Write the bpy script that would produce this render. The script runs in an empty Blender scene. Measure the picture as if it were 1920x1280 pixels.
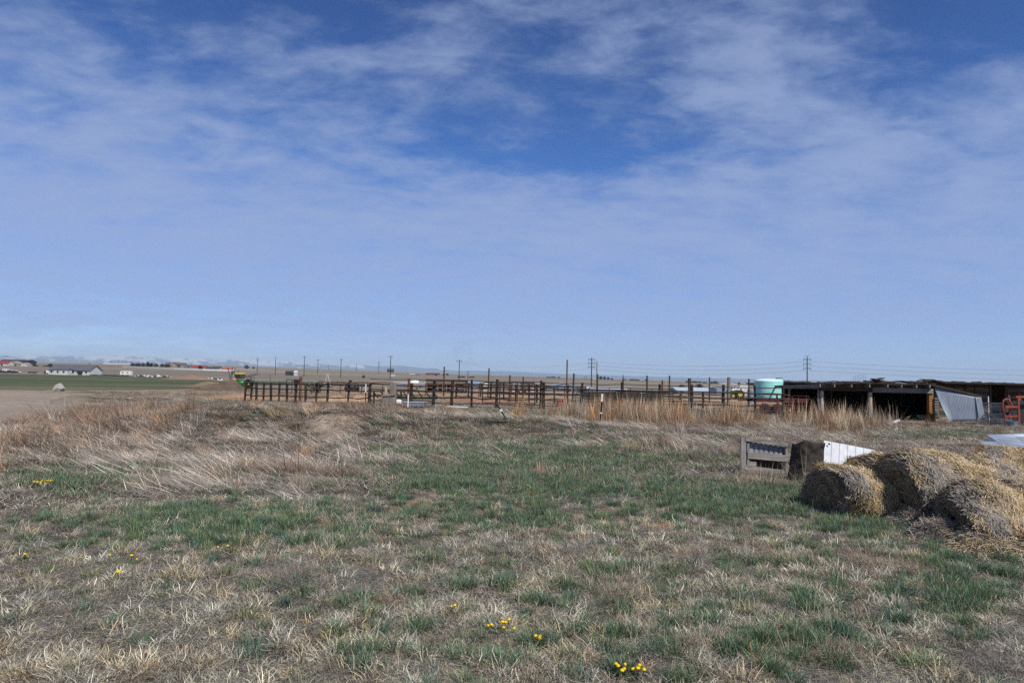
import bpy, bmesh, math, random
import numpy as np
from mathutils import Vector, Matrix, Euler

R = math.radians
random.seed(7)
RNG = np.random.default_rng(7)
S = bpy.context.scene
C = S.collection

# ------------------------------------------------------------------ camera
EYE = 2.0
PITCH, ROLL = R(2.86), R(1.22)
cam_d = bpy.data.cameras.new("camera")
cam_d.sensor_width = 36.0
cam_d.lens = 24.0
cam_d.clip_start = 0.05
cam_d.clip_end = 120000
cam = bpy.data.objects.new("camera", cam_d)
C.objects.link(cam)
CM = (Matrix.Rotation(R(90) + PITCH, 4, 'X') @ Matrix.Rotation(ROLL, 4, 'Z'))
cam.matrix_world = Matrix.Translation((0, 0, EYE)) @ CM
S.camera = cam

# ------------------------------------------------------------------ sun, sky, exposure
SUN_EL, SUN_AZ = R(50), R(146)          # azimuth clockwise from +Y (the view direction)
sd = Vector((math.sin(SUN_AZ) * math.cos(SUN_EL), math.cos(SUN_AZ) * math.cos(SUN_EL), math.sin(SUN_EL)))
sun_d = bpy.data.lights.new("sun", 'SUN')
sun_d.energy = 5.0
sun_d.angle = R(0.53)
sun_d.color = (1.0, 0.95, 0.88)
sun = bpy.data.objects.new("sun", sun_d)
C.objects.link(sun)
sun.rotation_euler = sd.to_track_quat('Z', 'Y').to_euler()
sun.location = (0, 0, 30)

S.view_settings.view_transform = 'Standard'
S.view_settings.look = 'None'
S.view_settings.exposure = 0.0
S.view_settings.gamma = 1.0
S.render.film_transparent = False
S.cycles.max_bounces = 5
S.cycles.diffuse_bounces = 2
S.cycles.glossy_bounces = 2
S.cycles.transmission_bounces = 2
S.cycles.volume_bounces = 0
S.cycles.transparent_max_bounces = 6
S.cycles.use_denoising = False


def px_dir(px, py):
    v = Vector(((px - 960) / 1280, (640 - py) / 1280, -1))
    return (CM.to_3x3() @ v).normalized()


class NT:
    """tiny node-tree writer"""
    def __init__(s, tree):
        s.t = tree
        s.n = tree.nodes
        s.l = tree.links

    def add(s, typ, ins=None, **kw):
        nd = s.n.new(typ)
        for k, v in kw.items():
            setattr(nd, k, v)
        for k, v in (ins or {}).items():
            sock = nd.inputs[k]
            if isinstance(v, bpy.types.NodeSocket):
                s.l.new(v, sock)
            else:
                sock.default_value = v
        return nd

    def math(s, op, a, b=0.0, c=0.0, clamp=False):
        nd = s.add('ShaderNodeMath', {0: a, 1: b, 2: c}, operation=op, use_clamp=clamp)
        return nd.outputs[0]

    def vmath(s, op, a, b=(0, 0, 0), **k):
        nd = s.add('ShaderNodeVectorMath', {0: a, 1: b}, operation=op)
        return nd

    def noise(s, vec, scale, detail=4, rough=0.55, dist=0.0):
        return s.add('ShaderNodeTexNoise', {'Vector': vec, 'Scale': scale, 'Detail': detail, 'Roughness': rough, 'Distortion': dist}).outputs

    def ramp(s, f, stops, interp='LINEAR'):
        nd = s.add('ShaderNodeValToRGB', {0: f})
        cr = nd.color_ramp
        cr.interpolation = interp
        while len(cr.elements) > 1:
            cr.elements.remove(cr.elements[-1])
        cr.elements[0].position = stops[0][0]
        cr.elements[0].color = col4(stops[0][1])
        for p, c in stops[1:]:
            e = cr.elements.new(p)
            e.color = col4(c)
        return nd.outputs[0]

    def mix(s, f, a, b, blend='MIX'):
        nd = s.add('ShaderNodeMix', data_type='RGBA', blend_type=blend)
        for sock, v in ((nd.inputs[0], f), (nd.inputs[6], a), (nd.inputs[7], b)):
            if isinstance(v, bpy.types.NodeSocket):
                s.l.new(v, sock)
            elif isinstance(v, (int, float)):
                sock.default_value = v
            else:
                sock.default_value = col4(v)
        return nd.outputs[2]


def col4(c):
    if isinstance(c, (int, float)):
        return (c, c, c, 1)
    return (c[0], c[1], c[2], 1) if len(c) == 3 else tuple(c)


W = bpy.data.worlds.new("World")
S.world = W
W.use_nodes = True
wt = NT(W.node_tree)
wt.n.clear()
SKY_STRENGTH = 0.14
sky = wt.add('ShaderNodeTexSky', sky_type='NISHITA', sun_disc=False, sun_elevation=SUN_EL, sun_rotation=SUN_AZ,
             altitude=1500, air_density=0.9, dust_density=0.25, ozone_density=3.5)
tc = wt.add('ShaderNodeTexCoord').outputs['Generated']
sep = wt.add('ShaderNodeSeparateXYZ', {0: tc})
zc = wt.math('MAXIMUM', sep.outputs[2], 0.0)
# deepen the clear blue with height, as a thin dry atmosphere shows it
blue = wt.mix(1.0, sky.outputs[0], wt.ramp(zc, [(0.0, (0.58, 0.68, 0.90)), (0.12, (0.50, 0.64, 0.90)), (0.2, (0.42, 0.62, 0.90)), (0.30, (0.36, 0.60, 0.92)), (0.5, (0.29, 0.46, 0.76)), (1, (0.5, 0.6, 0.9))]), 'MULTIPLY')
den = wt.math('ADD', zc, 0.20)
cx = wt.math('DIVIDE', sep.outputs[0], den)
cy = wt.math('DIVIDE', sep.outputs[1], den)
cv = wt.add('ShaderNodeCombineXYZ', {0: cx, 1: cy, 2: 0.0}).outputs[0]
mp1 = wt.add('ShaderNodeMapping', {'Vector': cv, 'Rotation': (0, 0, R(38)), 'Scale': (0.85, 1.0, 1), 'Location': (1.3, 0.4, 0)}).outputs[0]
mp2 = wt.add('ShaderNodeMapping', {'Vector': cv, 'Rotation': (0, 0, R(-42)), 'Scale': (0.75, 1.35, 1), 'Location': (4.3, 2.1, 0)}).outputs[0]
n_big = wt.noise(mp1, 1.9, 6, 0.6, 0.4)[0]
n_mid = wt.noise(mp2, 5.2, 9, 0.60, 0.35)[0]
n_fine = wt.noise(mp1, 15.0, 7, 0.62, 0.2)[0]
warp = wt.add('ShaderNodeTexNoise', {'Vector': cv, 'Scale': 2.6, 'Detail': 6, 'Roughness': 0.6}).outputs[1]
wv = wt.vmath('MULTIPLY', wt.vmath('SUBTRACT', warp, (0.5, 0.5, 0.5)).outputs[0], (0.30, 0.30, 0.16)).outputs[0]
tcw = wt.vmath('ADD', tc, wv).outputs[0]


def blob(px, py, wpx, hpx, amp):
    d = px_dir(px, py)
    v = wt.vmath('SUBTRACT', tcw, tuple(d)).outputs[0]
    v = wt.vmath('MULTIPLY', v, (1280 / wpx, 1280 / wpx, 1280 / hpx)).outputs[0]
    L = wt.vmath('DOT_PRODUCT', v, v).outputs['Value']
    g = wt.math('EXPONENT', wt.math('MULTIPLY', L, -1.0))
    return wt.math('MULTIPLY', g, amp)


cov = None
for b in [(980, 285, 320, 50, -0.46), (1120, 215, 140, 50, -0.22), (800, 200, 90, 60, -0.24), (1190, 120, 90, 60, -0.15),
          (1800, 45, 200, 70, -0.42), (1500, 0, 200, 40, -0.25), (1600, 180, 60, 60, -0.15), (520, 0, 500, 50, -0.28), (120, 10, 300, 55, -0.32), (1000, 90, 70, 70, -0.05),
          (300, 110, 110, 50, -0.16), (900, 15, 110, 40, 0.22), (1480, 150, 150, 80, 0.24), (1330, 250, 110, 60, 0.12), (480, 200, 240, 60, 0.04),
          (100, 250, 260, 110, 0.08), (1060, 400, 330, 55, 0.12), (1640, 300, 240, 50, 0.10), (1880, 160, 120, 60, 0.08),
          (380, 575, 420, 16, -0.10), (40, 640, 320, 24, -0.20), (1500, 560, 500, 30, -0.04), (1700, 640, 400, 40, -0.10)]:
    s_ = blob(*b)
    cov = s_ if cov is None else wt.math('ADD', cov, s_)
base = wt.ramp(zc, [(0.0, 0.62), (0.03, 0.70), (0.08, 0.80), (0.20, 0.78), (0.27, 0.62), (0.40, 0.50), (1, 0.5)])
amp = wt.ramp(zc, [(0.0, 0.14), (0.03, 0.22), (0.10, 0.44), (0.20, 0.66), (0.30, 1.02), (0.5, 1.35)])
tex = wt.math('ADD', wt.math('MULTIPLY', wt.math('SUBTRACT', n_big, 0.5), 1.0),
              wt.math('ADD', wt.math('MULTIPLY', wt.math('SUBTRACT', n_mid, 0.5), 1.35), wt.math('MULTIPLY', wt.math('SUBTRACT', n_fine, 0.5), 0.42)))
m = wt.math('ADD', wt.math('ADD', base, cov), wt.math('MULTIPLY', tex, amp))
m = wt.add('ShaderNodeMapRange', {'Value': m, 'From Min': 0.05, 'From Max': 1.0, 'To Min': 0.0, 'To Max': 0.92}, interpolation_type='SMOOTHSTEP').outputs[0]
low = wt.ramp(zc, [(0.0, (2.4, 3.3, 5.45)), (0.10, (2.25, 3.05, 5.1)), (0.22, (2.2, 2.92, 4.85)), (0.5, (1.8, 2.4, 3.95))])
colw = wt.mix(m, blue, low)
bg = wt.add('ShaderNodeBackground', {'Color': colw, 'Strength': SKY_STRENGTH})
wt.add('ShaderNodeOutputWorld', {'Surface': bg.outputs[0]})

# ------------------------------------------------------------------ ground shape
def vnoise(x, y, s, seed=0):
    x = np.asarray(x, float) / s + seed * 17.31
    y = np.asarray(y, float) / s - seed * 9.77
    xi, yi = np.floor(x), np.floor(y)
    fx, fy = x - xi, y - yi
    fx, fy = fx * fx * (3 - 2 * fx), fy * fy * (3 - 2 * fy)

    def h(a, b):
        v = np.sin(a * 127.1 + b * 311.7 + seed * 74.7) * 43758.5453
        return v - np.floor(v)
    return (h(xi, yi) * (1 - fx) * (1 - fy) + h(xi + 1, yi) * fx * (1 - fy) + h(xi, yi + 1) * (1 - fx) * fy + h(xi + 1, yi + 1) * fx * fy)


def fbm(x, y, s, seed=0, o=3):
    t, a, n = 0, 1, 0
    for i in range(o):
        t = t + a * vnoise(x, y, s / 2 ** i, seed + i)
        n += a
        a *= 0.5
    return t / n


RT = np.array([0, 58, 75, 100, 140, 200, 400, 700, 1800, 2600, 4500, 20000, 60000])
AZP = np.array([-3000, 0, 120, 300, 470, 640, 900, 1050, 1250, 1400, 1900, 4000])
AZS = np.array([3, 4, 5, 6.5, 6, 4, 0, -1.5, -4, -7, -9, -9])


def zg(x, y):
    x = np.asarray(x, float)
    y = np.asarray(y, float)
    r = np.hypot(x, y)
    px = 960 + 1280 * x / np.maximum(y, 1e-3)
    px = np.where(y > 0, px, np.where(x > 0, 4000, -3000))
    s = np.interp(px, AZP, AZS)
    zr = EYE + s * 1800 / 1280
    ZT = [0, 0, -0.15, -0.55, -1.0, -1.6, -2.9, -3.2]
    lo = np.interp(r, RT[:8], ZT)
    t = np.clip((r - 700) / 1100, 0, 1)
    mid = -3.2 + (zr + 3.2) * (t * 1.25 - 0.25 * t * t)
    far = np.interp(r, [1800, 2600, 4500, 20000, 60000], [0, -6, -26, -60, -60])
    z = np.where(r < 700, lo, np.where(r < 1800, mid, zr + far))
    near = np.clip((52 - r) / 12, 0, 1)
    z = z + near * (0.05 * (fbm(x, y, 2.6, 3) - 0.5) + 0.035 * (fbm(x, y, 0.45, 5) - 0.5))
    # low bank of weeds with a dirt mound at its left end
    z = z + 0.62 * np.exp(-((x + 5.3) / 1.5) ** 2 - ((y - 21.5) / 1.3) ** 2) * (0.82 + 0.36 * fbm(x, y, 0.5, 9))
    yb = 24.5 + 0.12 * x
    z = z + (0.36 + 0.16 * np.clip((-1 - x) / 3, 0, 1)) * np.exp(-((y - yb) / 1.9) ** 2) * np.clip((x + 14) / 5, 0, 1) * np.clip((6 - x) / 4, 0, 1) * (.8 + .5 * vnoise(x, y, 2.2, 8))
    # slight swell under the tall weeds on the left
    z = z + 0.22 * np.exp(-((y - 21) / 4) ** 2) * np.clip((-5 - x) / 4, 0, 1) * np.clip((x + 26) / 6, 0, 1)
    # heaps of earth beyond the pen
    for (mx, my, a, rx, ry) in MOUNDS:
        z = z + a * np.exp(-((x - mx) / rx) ** 2 - ((y - my) / ry) ** 2) * (0.85 + 0.3 * vnoise(x, y, 0.9, 4))
    return z


MOUNDS = []


def Z(x, y):
    return float(zg(x, y))


def G(px, py, rmax=4000):
    """the ground point seen at that place of the photograph (for measuring where things stand)"""
    d = px_dir(px, py)
    t, step = 2.0, 0.05
    prev = t
    while t < rmax:
        x, y, z = d.x * t, d.y * t, EYE + d.z * t
        if z <= Z(x, y):
            a, b = prev, t
            for _ in range(25):
                c = (a + b) / 2
                if EYE + d.z * c <= Z(d.x * c, d.y * c):
                    b = c
                else:
                    a = c
            return Vector((d.x * b, d.y * b, Z(d.x * b, d.y * b)))
        prev = t
        t *= 1.01
    return Vector((d.x * rmax, d.y * rmax, 0))


def At(px, py, Y):
    d = px_dir(px, py)
    t = Y / d.y
    return Vector((d.x * t, Y, EYE + d.z * t))


M3 = np.array(CM.to_3x3()).T          # world -> camera


def to_px(x, y, z):
    v = np.stack([x, y, np.asarray(z) - EYE], -1) @ M3.T
    d = np.maximum(-v[..., 2], 1e-3)
    return 960 + 1280 * v[..., 0] / d, 640 - 1280 * v[..., 1] / d


# ------------------------------------------------------------------ materials
MATS = {}


def newmat(name):
    m_ = bpy.data.materials.new(name)
    m_.use_nodes = True
    t = NT(m_.node_tree)
    t.n.clear()
    return m_, t


def finish(t, col, rough=0.8, metal=0.0, bump=None, bstr=0.3, bdist=0.01, spec=0.3, alpha=None):
    ins = {'Base Color': col if isinstance(col, bpy.types.NodeSocket) else col4(col), 'Roughness': rough, 'Metallic': metal, 'Specular IOR Level': spec}
    if bump is not None:
        ins['Normal'] = t.add('ShaderNodeBump', {'Height': bump, 'Strength': bstr, 'Distance': bdist}).outputs[0]
    if alpha is not None:
        ins['Alpha'] = alpha
    p = t.add('ShaderNodeBsdfPrincipled', ins)
    t.add('ShaderNodeOutputMaterial', {'Surface': p.outputs[0]})


def paint(name, a, b=None, scale=6, rough=0.6, metal=0.0, spec=0.3, wear=None, wear_amt=0.5, bstr=0.25, stretch=(1, 1, 1)):
    """a weathered surface: two tones broken by noise, with patches of wear (rust, dirt, bare wood)"""
    if name in MATS:
        return MATS[name]
    m_, t = newmat(name)
    o = t.add('ShaderNodeTexCoord').outputs['Object']
    o = t.add('ShaderNodeMapping', {'Vector': o, 'Scale': stretch}).outputs[0]
    n = t.noise(o, scale, 6, 0.6)[0]
    n2 = t.noise(o, scale * 4.3, 5, 0.65)[0]
    b = b or tuple(v * 0.6 for v in a)
    c = t.mix(t.ramp(n, [(0.35, 0.0), (0.65, 1.0)]), b, a)
    c = t.mix(t.ramp(n2, [(0.3, 0.55), (0.7, 0.0)]), c, tuple(v * 0.6 for v in b))
    if wear:
        c = t.mix(t.ramp(t.noise(o, scale * 1.7, 8, 0.7)[0], [(0.62 - 0.25 * wear_amt, 0.0), (0.70 - 0.2 * wear_amt, 1.0)]), c, wear)
    finish(t, c, rough, metal, n2, bstr, 0.01, spec)
    MATS[name] = m_
    return m_


def wood(name, a, b, along='Z', scale=1.0):
    if name in MATS:
        return MATS[name]
    m_, t = newmat(name)
    o = t.add('ShaderNodeTexCoord').outputs['Object']
    st = {'X': (0.6, 9, 9), 'Y': (9, 0.6, 9), 'Z': (9, 9, 0.6)}[along]
    o2 = t.add('ShaderNodeMapping', {'Vector': o, 'Scale': tuple(v * scale for v in st)}).outputs[0]
    g = t.noise(o2, 2.2, 9, 0.7, 0.4)[0]
    n = t.noise(o, 2.3, 4, 0.6)[0]
    c = t.mix(t.ramp(g, [(0.34, 0.0), (0.62, 1.0)]), tuple(v * 0.42 for v in b), a)
    c = t.mix(t.ramp(n, [(0.4, 0.0), (0.68, 0.85)]), c, b)
    finish(t, c, 0.85, 0, g, 0.6, 0.012, 0.15)
    MATS[name] = m_
    return m_


def corrugated(name, a, b, pitch=0.08, axis='X', metal=0.6, rough=0.42, dirt=(0.2, 0.12, 0.07)):
    if name in MATS:
        return MATS[name]
    m_, t = newmat(name)
    o = t.add('ShaderNodeTexCoord').outputs['Object']
    n = t.noise(t.add('ShaderNodeMapping', {'Vector': o, 'Scale': (7, 7, 0.7)}).outputs[0], 1.2, 6, 0.65)[0]
    c = t.mix(t.ramp(n, [(0.3, 0.0), (0.7, 1.0)]), b, a)
    c = t.mix(t.ramp(t.noise(o, 2.6, 8, 0.72)[0], [(0.60, 0.0), (0.72, 0.6)]), c, dirt)
    finish(t, c, rough, metal, n, 0.12, 0.01, 0.4)
    MATS[name] = m_
    return m_


# ground
m_, t = newmat("soil")
MATS['soil'] = m_
geo = t.add('ShaderNodeNewGeometry').outputs['Position']
att = t.add('ShaderNodeAttribute', attribute_name='col').outputs['Color']
n1 = t.noise(geo, 1.3, 8, 0.65)[0]
n2 = t.noise(geo, 9.0, 8, 0.7)[0]
n3 = t.noise(geo, 55.0, 5, 0.7)[0]
n4 = t.noise(t.add('ShaderNodeMapping', {'Vector': geo, 'Scale': (0.02, 0.11, 1)}).outputs[0], 1.0, 7, 0.6)[0]
c = t.mix(1.0, att, t.ramp(n1, [(0.3, 0.70), (0.7, 1.25)]), 'MULTIPLY')
c = t.mix(1.0, c, t.ramp(n2, [(0.3, 0.60), (0.7, 1.35)]), 'MULTIPLY')
c = t.mix(1.0, c, t.ramp(n3, [(0.3, 0.65), (0.72, 1.35)]), 'MULTIPLY')
c = t.mix(1.0, c, t.ramp(n4, [(0.3, 0.82), (0.7, 1.16)]), 'MULTIPLY')
h = t.math('ADD', t.math('MULTIPLY', n2, 1.0), t.math('MULTIPLY', n3, 0.35))
finish(t, c, 0.95, 0, h, 0.8, 0.03, 0.1)


def tag(o, label=None, cat=None, group=None, kind=None):
    if label:
        o['label'] = label
    if cat:
        o['category'] = cat
    if group:
        o['group'] = group
    if kind:
        o['kind'] = kind
    return o


def E(px, py, cx, cy, rx, ry):
    return np.exp(-(((px - cx) / rx) ** 2 + ((py - cy) / ry) ** 2))


def np_mesh(name, V, F_quads=None, F_tris=None, cols=None, smooth=False, colname='col'):
    me = bpy.data.meshes.new(name)
    nq = 0 if F_quads is None else len(F_quads)
    nt = 0 if F_tris is None else len(F_tris)
    me.vertices.add(len(V))
    me.vertices.foreach_set('co', np.ascontiguousarray(V, dtype=np.float32).ravel())
    loops = []
    if nq:
        loops.append(np.asarray(F_quads).ravel())
    if nt:
        loops.append(np.asarray(F_tris).ravel())
    loops = np.concatenate(loops).astype(np.int32)
    me.loops.add(len(loops))
    me.loops.foreach_set('vertex_index', loops)
    me.polygons.add(nq + nt)
    st = np.concatenate([np.arange(nq) * 4, nq * 4 + np.arange(nt) * 3]).astype(np.int32)
    me.polygons.foreach_set('loop_start', st)
    if smooth:
        me.polygons.foreach_set('use_smooth', np.ones(nq + nt, bool))
    me.update(calc_edges=True)
    me.validate()
    if cols is not None:
        a = me.attributes.new(colname, 'FLOAT_COLOR', 'POINT')
        a.data.foreach_set('color', np.ascontiguousarray(cols, dtype=np.float32).ravel())
    return me


def link(name, me, mat, parent=None):
    o = bpy.data.objects.new(name, me)
    C.objects.link(o)
    if mat is not None:
        me.materials.clear()
        me.materials.append(mat)
    if parent is not None:
        o.parent = parent
    return o


# azimuths: fine in front, coarse behind
az = np.concatenate([np.linspace(-180, -62, 40)[:-1], np.linspace(-62, 62, 760), np.linspace(62, 180, 40)[1:]])
rr = np.concatenate([[0.4, 1.0, 1.8], np.geomspace(2.4, 60, 330), np.geomspace(61, 1800, 190)[0:], np.geomspace(1850, 58000, 60)])
A_, R_ = np.meshgrid(np.radians(az), rr)
gx, gy = (R_ * np.sin(A_)).ravel(), (R_ * np.cos(A_)).ravel()
gz = zg(gx, gy)
px, py = to_px(gx, gy, gz)
px = np.where(gy > 0.5, px, 5000)
rad = np.hypot(gx, gy)
soil = np.array([0.105, 0.093, 0.080])
strawg = np.array([0.30, 0.245, 0.18])
tan = np.array([0.30, 0.205, 0.13])
mauve = np.array([0.180, 0.152, 0.120])
plain = np.array([0.225, 0.198, 0.152])
col = np.tile(soil, (len(gx), 1))


def blend(c, w, t):
    w = np.clip(w, 0, 1)[:, None]
    return c * (1 - w) + np.array(t) * w


patch = fbm(gx, gy, 1.6, 21)
col = blend(col, np.clip((patch - 0.5) * 3, 0, 1) * 0.5, (0.19, 0.165, 0.13))
col = blend(col, np.clip((rad - 14) / 20, 0, 1) * 0.7, strawg)
col = blend(col, np.clip((rad - 36) / 10, 0, 1) * np.clip((px - 560) / 120, 0, 1), tan)            # orange straw in the pens
col = blend(col, 1.3 * np.exp(-((gx + 5.3) / 1.5) ** 2 - ((gy - 21.0) / 1.4) ** 2), (0.27, 0.215, 0.165))            # mound
col = blend(col, np.clip((rad - 54) / 14, 0, 1) * np.clip((620 - px) / 80, 0, 1) * np.clip((px - 130) / 60, 0, 1), (0.205, 0.17, 0.12))
mot = (rad > 34) * (rad < 110) * np.clip((640 - px) / 80, 0, 1) * np.clip((px - 120) / 40, 0, 1)
col = blend(col, mot * np.clip((fbm(gx * .35, gy, 3.5, 61, 3) - .45) * 6, 0, 1) * .8, (0.28, 0.225, 0.15))
col = blend(col, mot * np.clip((fbm(gx * .3, gy, 4.5, 65, 3) - .52) * 7, 0, 1) * .8, (0.095, 0.11, 0.055))
col = blend(col, mot * np.clip((fbm(gx * .3, gy, 2.5, 69, 3) - .55) * 8, 0, 1) * .7, (0.13, 0.085, 0.06))
col = blend(col, np.clip((rad - 90) / 60, 0, 1), plain)
col = blend(col, np.clip((rad - 300) / 200, 0, 1) * np.clip((fbm(gx * 0.4, gy, 220, 31) - 0.42) * 5, 0, 1), mauve)
col = blend(col, np.clip((rad - 1000) / 300, 0, 1) * np.clip((fbm(gx * 0.5, gy, 160, 33) - 0.5) * 5, 0, 1) * .7, (0.20, 0.155, 0.125))
col = blend(col, E(px, py, 410, 722, 50, 16) * (rad > 60) * (rad < 150) * 1.2, (0.20, 0.13, 0.085))
col = blend(col, E(px, py, 355, 708, 70, 7) * (rad > 150) * (rad < 300) * 1.2, (0.24, 0.15, 0.10))
org = [(740, 940, 75, 12), (1000, 960, 260, 14), (790, 778, 90, 12), (1690, 1075, 60, 12), (1180, 985, 160, 12), (1440, 1030, 60, 14), (1750, 1130, 120, 16), (1500, 1120, 80, 12), (690, 915, 60, 6)]
for o_ in org:
    col = blend(col, E(px, py, *o_) * np.clip((vnoise(gx, gy, 0.35, 41) - 0.35) * 3, 0, 1) * (rad < 40), (0.38, 0.21, 0.11))
nA, nR = len(az), len(rr)
ii, jj = np.meshgrid(np.arange(nR - 1), np.arange(nA - 1), indexing='ij')
q = np.stack([ii * nA + jj, ii * nA + jj + 1, (ii + 1) * nA + jj + 1, (ii + 1) * nA + jj], -1).reshape(-1, 4)
q = q[:, ::-1]
V = np.stack([gx, gy, gz], -1)
c4 = np.concatenate([col, np.ones((len(col), 1))], 1)
V = np.concatenate([V, [[0, 0, float(zg(0, 0))]]])
c4 = np.concatenate([c4, [[*soil, 1]]])
cen = len(V) - 1
j = np.arange(nA - 1)
tri = np.stack([j, np.full_like(j, cen), j + 1], -1)[:, ::-1]
ground = link("ground", np_mesh("ground", V, q, tri[:, ::-1], c4, True), MATS['soil'])
tag(ground, kind='structure')


def sheet(name, poly_px, colr, rmin, rmax, lift=0.02, n=(260, 90), seed=5, colf=None):
    """a field or yard lying on the ground, outlined where it stands"""
    pts = [G(*p) for p in poly_px]
    PX = np.array([p.x for p in pts]); PY = np.array([p.y for p in pts])
    ta = PX / PY
    a0, a1 = ta.min(), ta.max()
    y0, y1 = PY.min(), PY.max()
    U, Vv = np.meshgrid(np.linspace(a0, a1, n[0]), np.geomspace(y0, y1, n[1]))
    x, y = (U * Vv).ravel(), Vv.ravel()
    wob = (fbm(x, y, max(y0 * 0.08, 1), seed) - 0.5)
    ins = np.zeros(len(x), bool)
    xx = x * (1 + wob * 0.05)
    yy = y * (1 + wob * 0.10)
    N = len(PX)
    for i in range(N):
        xa, ya, xb, yb = PX[i], PY[i], PX[(i + 1) % N], PY[(i + 1) % N]
        cnd = ((ya > yy) != (yb > yy)) & (xx < (xb - xa) * (yy - ya) / (yb - ya + 1e-9) + xa)
        ins ^= cnd
    i, j = np.meshgrid(np.arange(n[1] - 1), np.arange(n[0] - 1), indexing='ij')
    q = np.stack([i * n[0] + j, i * n[0] + j + 1, (i + 1) * n[0] + j + 1, (i + 1) * n[0] + j], -1).reshape(-1, 4)
    q = q[ins[q].all(1)]
    used = np.unique(q)
    remap = -np.ones(len(x), int); remap[used] = np.arange(len(used))
    q = remap[q]
    x, y = x[used], y[used]
    V = np.stack([x, y, zg(x, y) + lift * np.maximum(1, y / 60)], -1)
    cc = np.tile(np.array(colr), (len(x), 1))
    if colf:
        cc = colf(x, y, cc)
    me = np_mesh(name, V, q, None, np.concatenate([cc, np.ones((len(cc), 1))], 1), True)
    o = link(name, me, MATS['soil'])
    tag(o, kind='structure')
    return o


def alf(x, y, c):
    w = np.clip((fbm(x * 0.35, y, 16, 71, 4) - 0.42) * 4, 0, 1)[:, None]
    g2 = np.array([0.135, 0.130, 0.078])
    c = c * (1 - w * 0.75) + g2 * w * 0.75
    nearw = np.clip((82 - y) / 18, 0, 1)[:, None]
    return c * (1 - nearw * 0.75) + np.array([0.17, 0.165, 0.10]) * nearw * 0.75


sheet("green_field", [(-700, 732), (0, 732), (240, 731), (330, 729), (430, 723), (432, 716), (330, 707.5), (160, 704), (0, 701), (-700, 697)], (0.066, 0.082, 0.040), 50, 400, 0.03, (420, 60), 5, alf)
sheet("far_green_field", [(455, 722), (640, 722), (700, 722), (700, 719.5), (560, 715.8), (455, 714.5)], (0.075, 0.10, 0.06), 60, 300, 0.03, (200, 30), 6)
yard = sheet("dirt_path", [(-420, 760), (-60, 733.5), (104, 734), (136, 741), (100, 752), (128, 766), (70, 787), (-40, 800), (-420, 850)], (0.27, 0.225, 0.175), 20, 80, 0.012, (300, 160), 8)

# ------------------------------------------------------------------ grass
m_, t = newmat("grass_blade")
MATS['blade'] = m_
tint = t.add('ShaderNodeAttribute', attribute_name='tint', attribute_type='INSTANCER').outputs['Color']
ba = t.add('ShaderNodeAttribute', attribute_name='bl').outputs['Color']
sp = t.add('ShaderNodeSeparateColor', {0: ba})
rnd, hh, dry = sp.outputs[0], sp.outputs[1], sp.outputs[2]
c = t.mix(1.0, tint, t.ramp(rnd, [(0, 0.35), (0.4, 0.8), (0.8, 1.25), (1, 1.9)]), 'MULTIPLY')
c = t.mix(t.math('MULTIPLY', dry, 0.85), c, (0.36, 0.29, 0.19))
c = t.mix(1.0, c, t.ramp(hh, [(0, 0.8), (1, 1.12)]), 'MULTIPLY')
df = t.add('ShaderNodeBsdfPrincipled', {'Base Color': c, 'Roughness': 0.65, 'Specular IOR Level': 0.25})
tr = t.add('ShaderNodeBsdfTranslucent', {'Color': c})
mx = t.add('ShaderNodeMixShader', {0: 0.22, 1: df.outputs[0], 2: tr.outputs[0]})
t.add('ShaderNodeOutputMaterial', {'Surface': mx.outputs[0]})


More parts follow.
